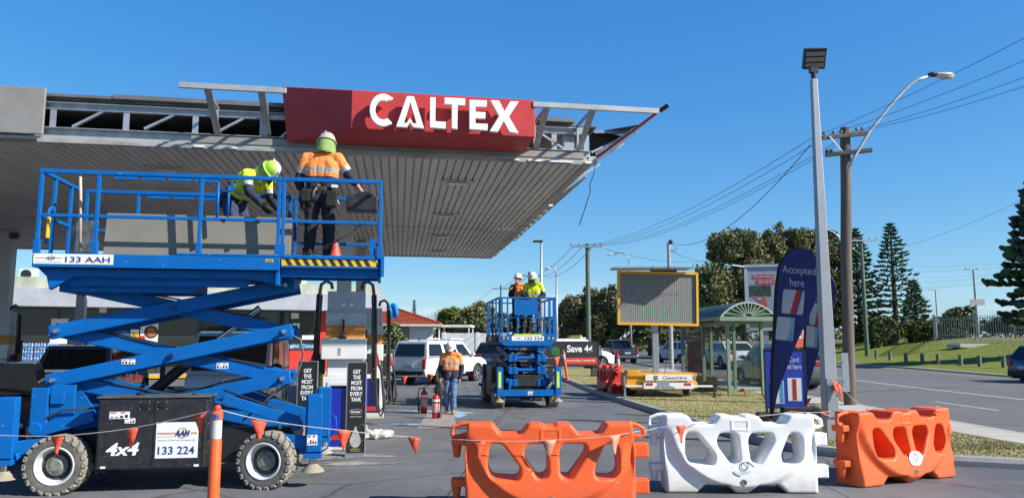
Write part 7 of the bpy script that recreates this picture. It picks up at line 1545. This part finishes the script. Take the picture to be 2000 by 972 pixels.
def hand(b, w, d, side, palm, curl=.5, s=1.):
    """palm + four unequal bent fingers + a thumb from the palm's side. w wrist, d forward dir, side = towards the thumb, palm = the way the fingers close"""
    d, side, palm = d.normalized(), side.normalized(), palm.normalized()
    k = w+d*.085*s
    for t in (-.028, -.010, .010, .028): b.cap(w+d*.012+side*t*.6, k+side*t, .016*s, .0125*s, 8)
    for t, l in ((.029, .068), (.010, .078), (-.010, .072), (-.028, .056)):
        p0 = k+side*t*s; a = p0; dr = d.copy()
        for j, f in enumerate((.45, .32, .23)):
            dr = (dr+palm*curl*(.55+.35*j)).normalized(); q = a+dr*l*f*s*1.15; b.cap(a, q, (.0098-.001*j)*s, (.0090-.001*j)*s, 8); a = q
    a = w+d*.025*s+side*.030*s; q = a+(side*.75+d*.6+palm*.25).normalized()*.042*s; b.cap(a, q, .0135*s, .0115*s, 8); b.cap(q, q+(d*.9+palm*.55*curl+side*.1).normalized()*.034*s, .011*s, .0085*s, 8)
def person(label, loc, rz, J, top, legs=NAV, boots=BOOT, hat=HATW, vox=.011, flap=None, sleeve='long', gloves=(0, 0), tape=True, face=V3(0, 1, 0), upv=V3(0, 0, 1), beard=False, curl=(.5, .5), lowtop=NAV, split=None):
    """J joints in the figure's own metres: x right, y forward, z up"""
    t = thing('person', label, 'person', loc, rz, 'workers in high visibility shirts'); j = {k: Vector(v) for k, v in J.items()}
    f = face.normalized(); r = f.cross(upv).normalized(); u = r.cross(f).normalized(); Rh = Matrix((r, f, u)).transposed(); hc = j['head']
    b = B()
    b.ell(hc+u*.025, (.075, .095, .105), Rh, 16, 12); b.ell(hc+f*.025-u*.055, (.056, .070, .068), Rh, 14, 10); b.cap(hc-u*.045-f*.02, j['neck'], .052, .058)
    b.cap(hc+f*.095-u*.0, hc+f*.112-u*.030, .010, .016, 8); b.ell(hc+f*.086-u*.066, (.024, .012, .010), Rh, 10, 6); b.ell(hc+f*.088+u*.018, (.055, .012, .010), Rh, 10, 6)
    for s in (-1, 1): b.ell(hc+r*.078*s-u*.012-f*.005, (.012, .022, .032), Rh, 8, 6)
    b.cap(j['neck'], j['chest'], .055, .11); b.cap(j['chest']+V3(0, 0, 0), j['pelvis'], .115, .115)
    sc_hand = 1.05
    for s, L in ((-1, 'L'), (1, 'R')):
        b.cap(j['sh'+L].lerp(j['neck'], .5), j['sh'+L], .055, .058); b.cap(j['sh'+L], j['el'+L], .050, .040); b.cap(j['el'+L], j['wr'+L], .040, .026)
        d = (j['wr'+L]-j['el'+L]).normalized(); th = j.get('th'+L, V3(0, 1, 0)); pa = j.get('pa'+L, V3(-s, 0, 0)); th = (th-d*th.dot(d)).normalized(); pa = (pa-d*pa.dot(d)-th*pa.dot(th)).normalized(); hd_ = j.get('hd'+L, d)
        hand(b, j['wr'+L], hd_, th, pa, curl[0 if s < 0 else 1], sc_hand)
        b.cap(j['hip'+L], j['kn'+L], .075, .050); b.cap(j['kn'+L], j['an'+L], .048, .036); b.cap(j['an'+L]-V3(0, 0, .02), j['to'+L], .034, .026)
    link(remesh(b.raw(), vox*.62 if vox < .013 else vox*.8, 2, 'body'), 'body', t, SKIN, True)
    B().ell(hc+f*.094+u*.004-r*.031, (.011, .006, .006), Rh, 8, 5).ell(hc+f*.094+u*.004+r*.031, (.011, .006, .006), Rh, 8, 5).obj('eyes', EYE_, t, smooth=True)
    hb = B(); hb.ell(hc+u*.035-f*.018, (.084, .092, .092), Rh, 16, 10); hb.obj('hair', HAIR, t, smooth=True)
    # shirt
    b = B(); ch, pv, nk = j['chest'], j['pelvis'], j['neck']; ax_ = (ch-pv).normalized(); sx_ = (j['shR']-j['shL']).normalized()
    for q in (-.10, 0, .10): b.cap(ch+sx_*q*1.05, pv+ax_*.10+sx_*q*.85, .125, .118); b.cap(ch+sx_*q*.7+ax_*.06, ch+sx_*q, .11, .125)
    b.cap(pv+ax_*.14-sx_*.07, pv-ax_*.06-sx_*.08, .122, .128); b.cap(pv+ax_*.14+sx_*.07, pv-ax_*.06+sx_*.08, .122, .128)
    for L in 'LR':
        b.cap(j['sh'+L].lerp(nk, .85)-V3(0, 0, .02), j['sh'+L], .070, .074); e = j['el'+L]; w_ = j['wr'+L]
        b.cap(j['sh'+L], e, .076, .064); 
        if sleeve == 'long': b.cap(e, e.lerp(w_, .92), .063, .046)
        else: b.cap(e, e.lerp(w_, .30), .066, .060)
    b.cap(nk-V3(0, 0, .04), nk+(hc-nk)*.22, .070, .066)
    me = remesh(b.raw(), vox, 3, 'shirt'); rr = random.Random(len(label)); off = Vector((rr.random()*9, 0, 0))
    for v in me.vertices: v.co += v.normal*(noise.noise(v.co*Vector((7, 7, 12))+off)*.009+noise.noise(v.co*24+off)*.005)
    mats = [top, lowtop, TAPE]; mi = []; zs = split if split is not None else .16   # metres above pelvis along the torso where the navy starts
    H_ = (ch-pv).length
    for p in me.polygons:
        c = p.center; s_t = (c-pv).dot(ax_); k = 0; lat = abs((c-ch.lerp(pv, .5)).dot(sx_)); arm = None
        for L in 'LR':
            a, e, w_ = j['sh'+L], j['el'+L], j['wr'+L]; da = (e-a); ta = (c-a).dot(da)/da.length_squared; dist = (c-(a+da*max(0, min(1, ta)))).length; dw = w_-e; tw_ = (c-e).dot(dw)/dw.length_squared; dist2 = (c-(e+dw*max(0, min(1, tw_)))).length
            if dist < .10 and ta > .32 and dist < dist2+.02 and (lat > .15 or ta > .5): arm = ('u', ta)
            if dist2 < .095 and dist2 < dist and tw_ > .05: arm = ('f', tw_)
        if arm: k = (1 if (arm[0] == 'f' or arm[1] > .72) else (2 if tape and .52 < arm[1] < .72 else 0))
        elif s_t < zs: k = 1
        elif tape and (zs+.055 < s_t < zs+.105 or (tape == 2 and zs+.20 < s_t < zs+.25)): k = 2
        mi.append(k)
    me.polygons.foreach_set('material_index', mi); link(me, 'shirt', t, mats, True)
    # trousers
    b = B()
    for s, L in ((-1, 'L'), (1, 'R')):
        h, k, a = j['hip'+L], j['kn'+L], j['an'+L]; b.cap(h+V3(0, 0, .02), k, .106, .080); b.cap(k, a+(k-a)*.06, .078, .068); b.cap(pv+V3(s*.04, 0, .0), h, .115, .110)
    b.cap(pv-V3(.08, 0, -.02), pv+V3(.08, 0, .02), .115, .115)
    me = remesh(b.raw(), vox, 3, 'trousers')
    for v in me.vertices: v.co += v.normal*(noise.noise(v.co*Vector((8, 8, 12))+off)*.018+noise.noise(v.co*20)*.005)
    link(me, 'trousers', t, legs, True)
    for L in 'LR':
        a, to = j['an'+L], j['to'+L]; d = (to-a); d.z = 0; d.normalize(); b = B(); z0 = min(a.z, to.z)
        b.cap(a+V3(0, 0, .06), a-V3(0, 0, .03), .058, .052); b.cap(a-V3(0, 0, .035), to-V3(0, 0, 0), .052, .044); b.cap(a-d*.03-V3(0, 0, .045), a-d*.02, .044, .05)
        me = remesh(b.raw(), vox, 2, 'boot'); fl_ = to.z-.05
        for v in me.vertices: v.co.z = max(v.co.z, fl_)
        bo = link(me, 'boot', t, boots, True); 
    # hat
    hb = B(); prof = [(0, .135), (.04, .132), (.08, .112), (.105, .07), (.115, .02), (.117, 0)]
    vs = [];
    b2 = B().lathe(prof, ax='z', n=26); b2.lathe([(.117, 0), (.135, -.004), (.135, -.012), (.112, -.008)], ax='z', n=26)
    pk = [(.10, .05), (.085, .12), (.05, .165), (0, .18), (-.05, .165), (-.085, .12), (-.10, .05)]; b2.prism(pk, -.012, -.003, ax='z'); b2.cyl((0, -.11, .10), (0, .11, .10), .012, n=8)
    me = b2.mesh('hard_hat'); me.transform((Matrix.Translation(hc+u*.062) @ Rh.to_4x4() @ Matrix.Rotation(R_(-6), 4, 'X'))); 
    if flap == 'full' and split == .10:
        hm = [hat, M('hat_lime', (.50, .80, .08), .4)]; Ri_ = Rh.inverted(); me.polygons.foreach_set('material_index', [1 if ((Ri_ @ (p_.center-hc)).x > .035 or (Ri_ @ (p_.center-hc)).z < .068) else 0 for p_ in me.polygons]); link(me, 'hard_hat', t, hm, True)
    else: link(me, 'hard_hat', t, hat, True)
    if flap:
        b = B(); n = 14
        for i in range(n):
            a = R_(-150+300*i/(n-1)) if flap == 'full' else R_(-125+250*i/(n-1))
            for q in range(6): v = q/5; rad = .112+.035*v+.012*math.sin(i*2.1)*v; p = hc+Rh @ Vector((math.sin(a)*rad, -math.cos(a)*rad*1.08, .055-.20*v)); b.v.append(tuple(p))
        for i in range(n-1):
            for q in range(5): b.f.append((i*6+q, i*6+q+1, i*6+q+7, i*6+q+6)); b.m.append(0)
        o = link(b.raw(), 'neck_flap', t, LIME, True); s2 = o.modifiers.new('s', 'SOLIDIFY'); s2.thickness = .008
    for g, L in zip(gloves, 'LR'):
        if g:
            b = B(); d = (j['wr'+L]-j['el'+L]).normalized(); s = -1 if L == 'L' else 1; th = j.get('th'+L, V3(0, 1, 0)); pa = j.get('pa'+L, V3(-s, 0, 0)); th = (th-d*th.dot(d)).normalized(); pa = (pa-d*pa.dot(d)-th*pa.dot(th)).normalized(); b.cap(j['wr'+L]-d*.03, j['wr'+L]+d*.02, .034, .034)
            hand(b, j['wr'+L], j.get('hd'+L, d), th, pa, curl[0 if L == 'L' else 1], 1.16); link(remesh(b.raw(), .006, 1, 'glove'), 'glove', t, GLOVE, True)
    return t, j
def stand(**k):
    J = dict(pelvis=(0, 0, .95), chest=(0, .01, 1.27), neck=(0, .0, 1.47), head=(0, .03, 1.60), shL=(-.20, 0, 1.42), shR=(.20, 0, 1.42), elL=(-.26, -.02, 1.13), elR=(.26, -.02, 1.13), wrL=(-.27, .06, .88), wrR=(.27, .06, .88), hipL=(-.095, 0, .90), hipR=(.095, 0, .90), knL=(-.11, .02, .49), knR=(.11, .02, .49), anL=(-.12, -.02, .10), anR=(.12, -.02, .10), toL=(-.14, .14, .05), toR=(.14, .14, .05))
    J.update(k); return J
# orange shirted worker on the left lift, back to us, left hand on the control box
lz1 = zb1+.13
p = place1(bpy.data.objects.new('x', None), 2.80, .78, lz1); pw = p.location.copy(); bpy.data.objects.remove(p)
W1, j1 = person('worker in orange shirt and dark trousers standing with back turned on the large lift', pw, R_(2), stand(chest=(.01, .0, 1.27), neck=(.02, .02, 1.46), head=(.03, .08, 1.585), shL=(-.205, 0, 1.41), shR=(.205, .0, 1.41), elL=(-.285, .0, 1.12), wrL=(-.275, .10, .88), elR=(.37, .02, 1.17), wrR=(.52, .10, .97), thR=(0, 1, 0), paR=(0, 0, -1), knL=(-.12, .0, .50), knR=(.11, .03, .49), anL=(-.13, -.03, .10), anR=(.12, -.03, .10)),
    HVO, BLKF, M('boot_dark', (.05, .04, .035), .7), HATC, .0105, flap='back', sleeve='short', gloves=(1, 0), face=V3(.1, 1, -.25), curl=(.9, .25), split=.20)
W1.scale = (1.045,)*3
b = B(); b.lathe([(.150, -.03), (.152, .03)], (0, 0, 0), ax='z', n=28); me = b.mesh(); me.transform(Matrix.Translation((0, 0, .985)) @ Matrix.Diagonal((1.22, .92, 1, 1))); link(me, 'tool_belt', W1, M('belt_leather', (.03, .025, .02), .6), False)
dr = thing('cordless_drill', 'grey and white cordless drill hanging from the belt of the worker in orange', 'drill', W1.location+V3(.20, -.10, .92), R_(20)); B().bx(-.035, .035, -.03, .03, .03, .12).cyl((-.05, 0, .07), (.07, 0, .05), .028).bx(-.02, .02, -.02, .02, -.08, .03).obj('body', DARK, dr, bevel=.008); B().bx(-.045, .045, -.035, .035, .12, .16).obj('battery', M('battery_white', (.6, .58, .56), .5), dr, bevel=.005); B().cyl((.03, 0, -.02), (.07, 0, -.10), .018, .008).obj('chuck', STEEL, dr)
[B().bx(*q_).obj('tool_pouch', M('pouch_black', (.02, .018, .016), .8), W1, bevel=.02) for q_ in ((-.22, -.10, -.19, -.12, .80, .97), (.09, .24, -.17, -.10, .74, .95))]
B().tube([(-.02, -.155, .99), (-.05, -.19, .93), (-.07, -.18, .84)], .014, 6).obj('strap', M('strap_khaki', (.18, .17, .13), .8), W1, smooth=True)
# yellow shirted worker bending forward
p = place1(bpy.data.objects.new('x', None), 1.72, 1.0, lz1); pw = p.location.copy(); bpy.data.objects.remove(p)
person('worker in yellow shirt bending forward over the beige panels on the large lift', pw, R_(-112), stand(pelvis=(0, -.10, .93), chest=(0, .16, 1.14), neck=(0, .33, 1.24), head=(0, .44, 1.25), shL=(-.20, .27, 1.20), shR=(.20, .27, 1.20), elL=(-.23, .33, .93), elR=(.25, .36, .95), wrL=(-.18, .50, .78), wrR=(.20, .52, .78), hipL=(-.095, -.10, .88), hipR=(.095, -.10, .88)),
    HVY, M('trouser_navy', (.035, .05, .11), .8, 0, .2, 8), M('boot_dark'), HATW, .0105, flap='full', sleeve='long', face=V3(0, .5, -.85), upv=V3(0, .85, .5), gloves=(0, 1), curl=(.5, .5), split=.10)
# walking worker looking down, a black hat case in one hand
q = on(880, 808)
person('worker walking towards us in orange shirt, jeans and tan boots, looking down', q, R_(178), stand(head=(0, .085, 1.60), neck=(0, .01, 1.48), chest=(0, .0, 1.27), elL=(-.27, -.02, 1.12), wrL=(-.24, .05, .86), elR=(.27, -.03, 1.12), wrR=(.26, .05, .86), knL=(-.08, .10, .50), anL=(-.07, .04, .11), toL=(-.08, .19, .05), knR=(.09, .03, .50), anR=(.10, -.12, .13), toR=(.11, .03, .06), thL=(0, 1, 0), thR=(0, 1, 0)),
    HVO, DEN, BOOT, HATW, .0115, face=V3(0, .82, -.58), upv=V3(0, .58, .82), tape=2, curl=(.8, .8), split=.12)
t = thing('black_case', 'round black case carried by the walking worker', 'case', q+V3(-.27, -.08, .58), R_(10)); me = B().lathe([(0, -.04), (.11, -.04), (.14, -.02), (.14, .02), (.11, .04), (0, .04)], n=22).mesh(); me.transform(Matrix.Diagonal((.95, 1, 1.25, 1))); link(me, 'shell', t, BLACK, True); B().tube([(-.04, 0, .16), (-.04, 0, .22), (.04, 0, .22), (.04, 0, .16)], .01, 6).obj('handle', BLACK, t)
# two on the rear lift
m2 = Matrix.Rotation(R_(98.5), 4, 'Z'); 
def on2(x, y): return (m2 @ Vector((x, y, zb2+.13)))+Vector((1.25, 21.55, 0))
person('worker in orange shirt on the rear lift with a hand raised to the chin', on2(.75, .95), R_(165), stand(head=(.02, .04, 1.60), elL=(-.29, .02, 1.14), wrL=(-.22, .17, .98), elR=(.22, .14, 1.16), wrR=(.06, .18, 1.42), thR=(0, 0, 1), paR=(0, -1, 0)), HVO, NAV, M('boot_dark'), HATW, .013, face=V3(.35, .85, .25), curl=(.5, .7), split=.10)
person('worker in yellow shirt and lime neck cloth on the rear lift', on2(.30, .60), R_(172), stand(head=(.0, .07, 1.60), elL=(-.30, .05, 1.13), wrL=(-.14, .20, 1.02), elR=(.30, .05, 1.13), wrR=(.13, .21, 1.02)), HVY, NAV, M('boot_dark'), HATW, .013, flap='full', face=V3(.35, .85, -.35), gloves=(1, 1), curl=(.6, .6), split=.12)
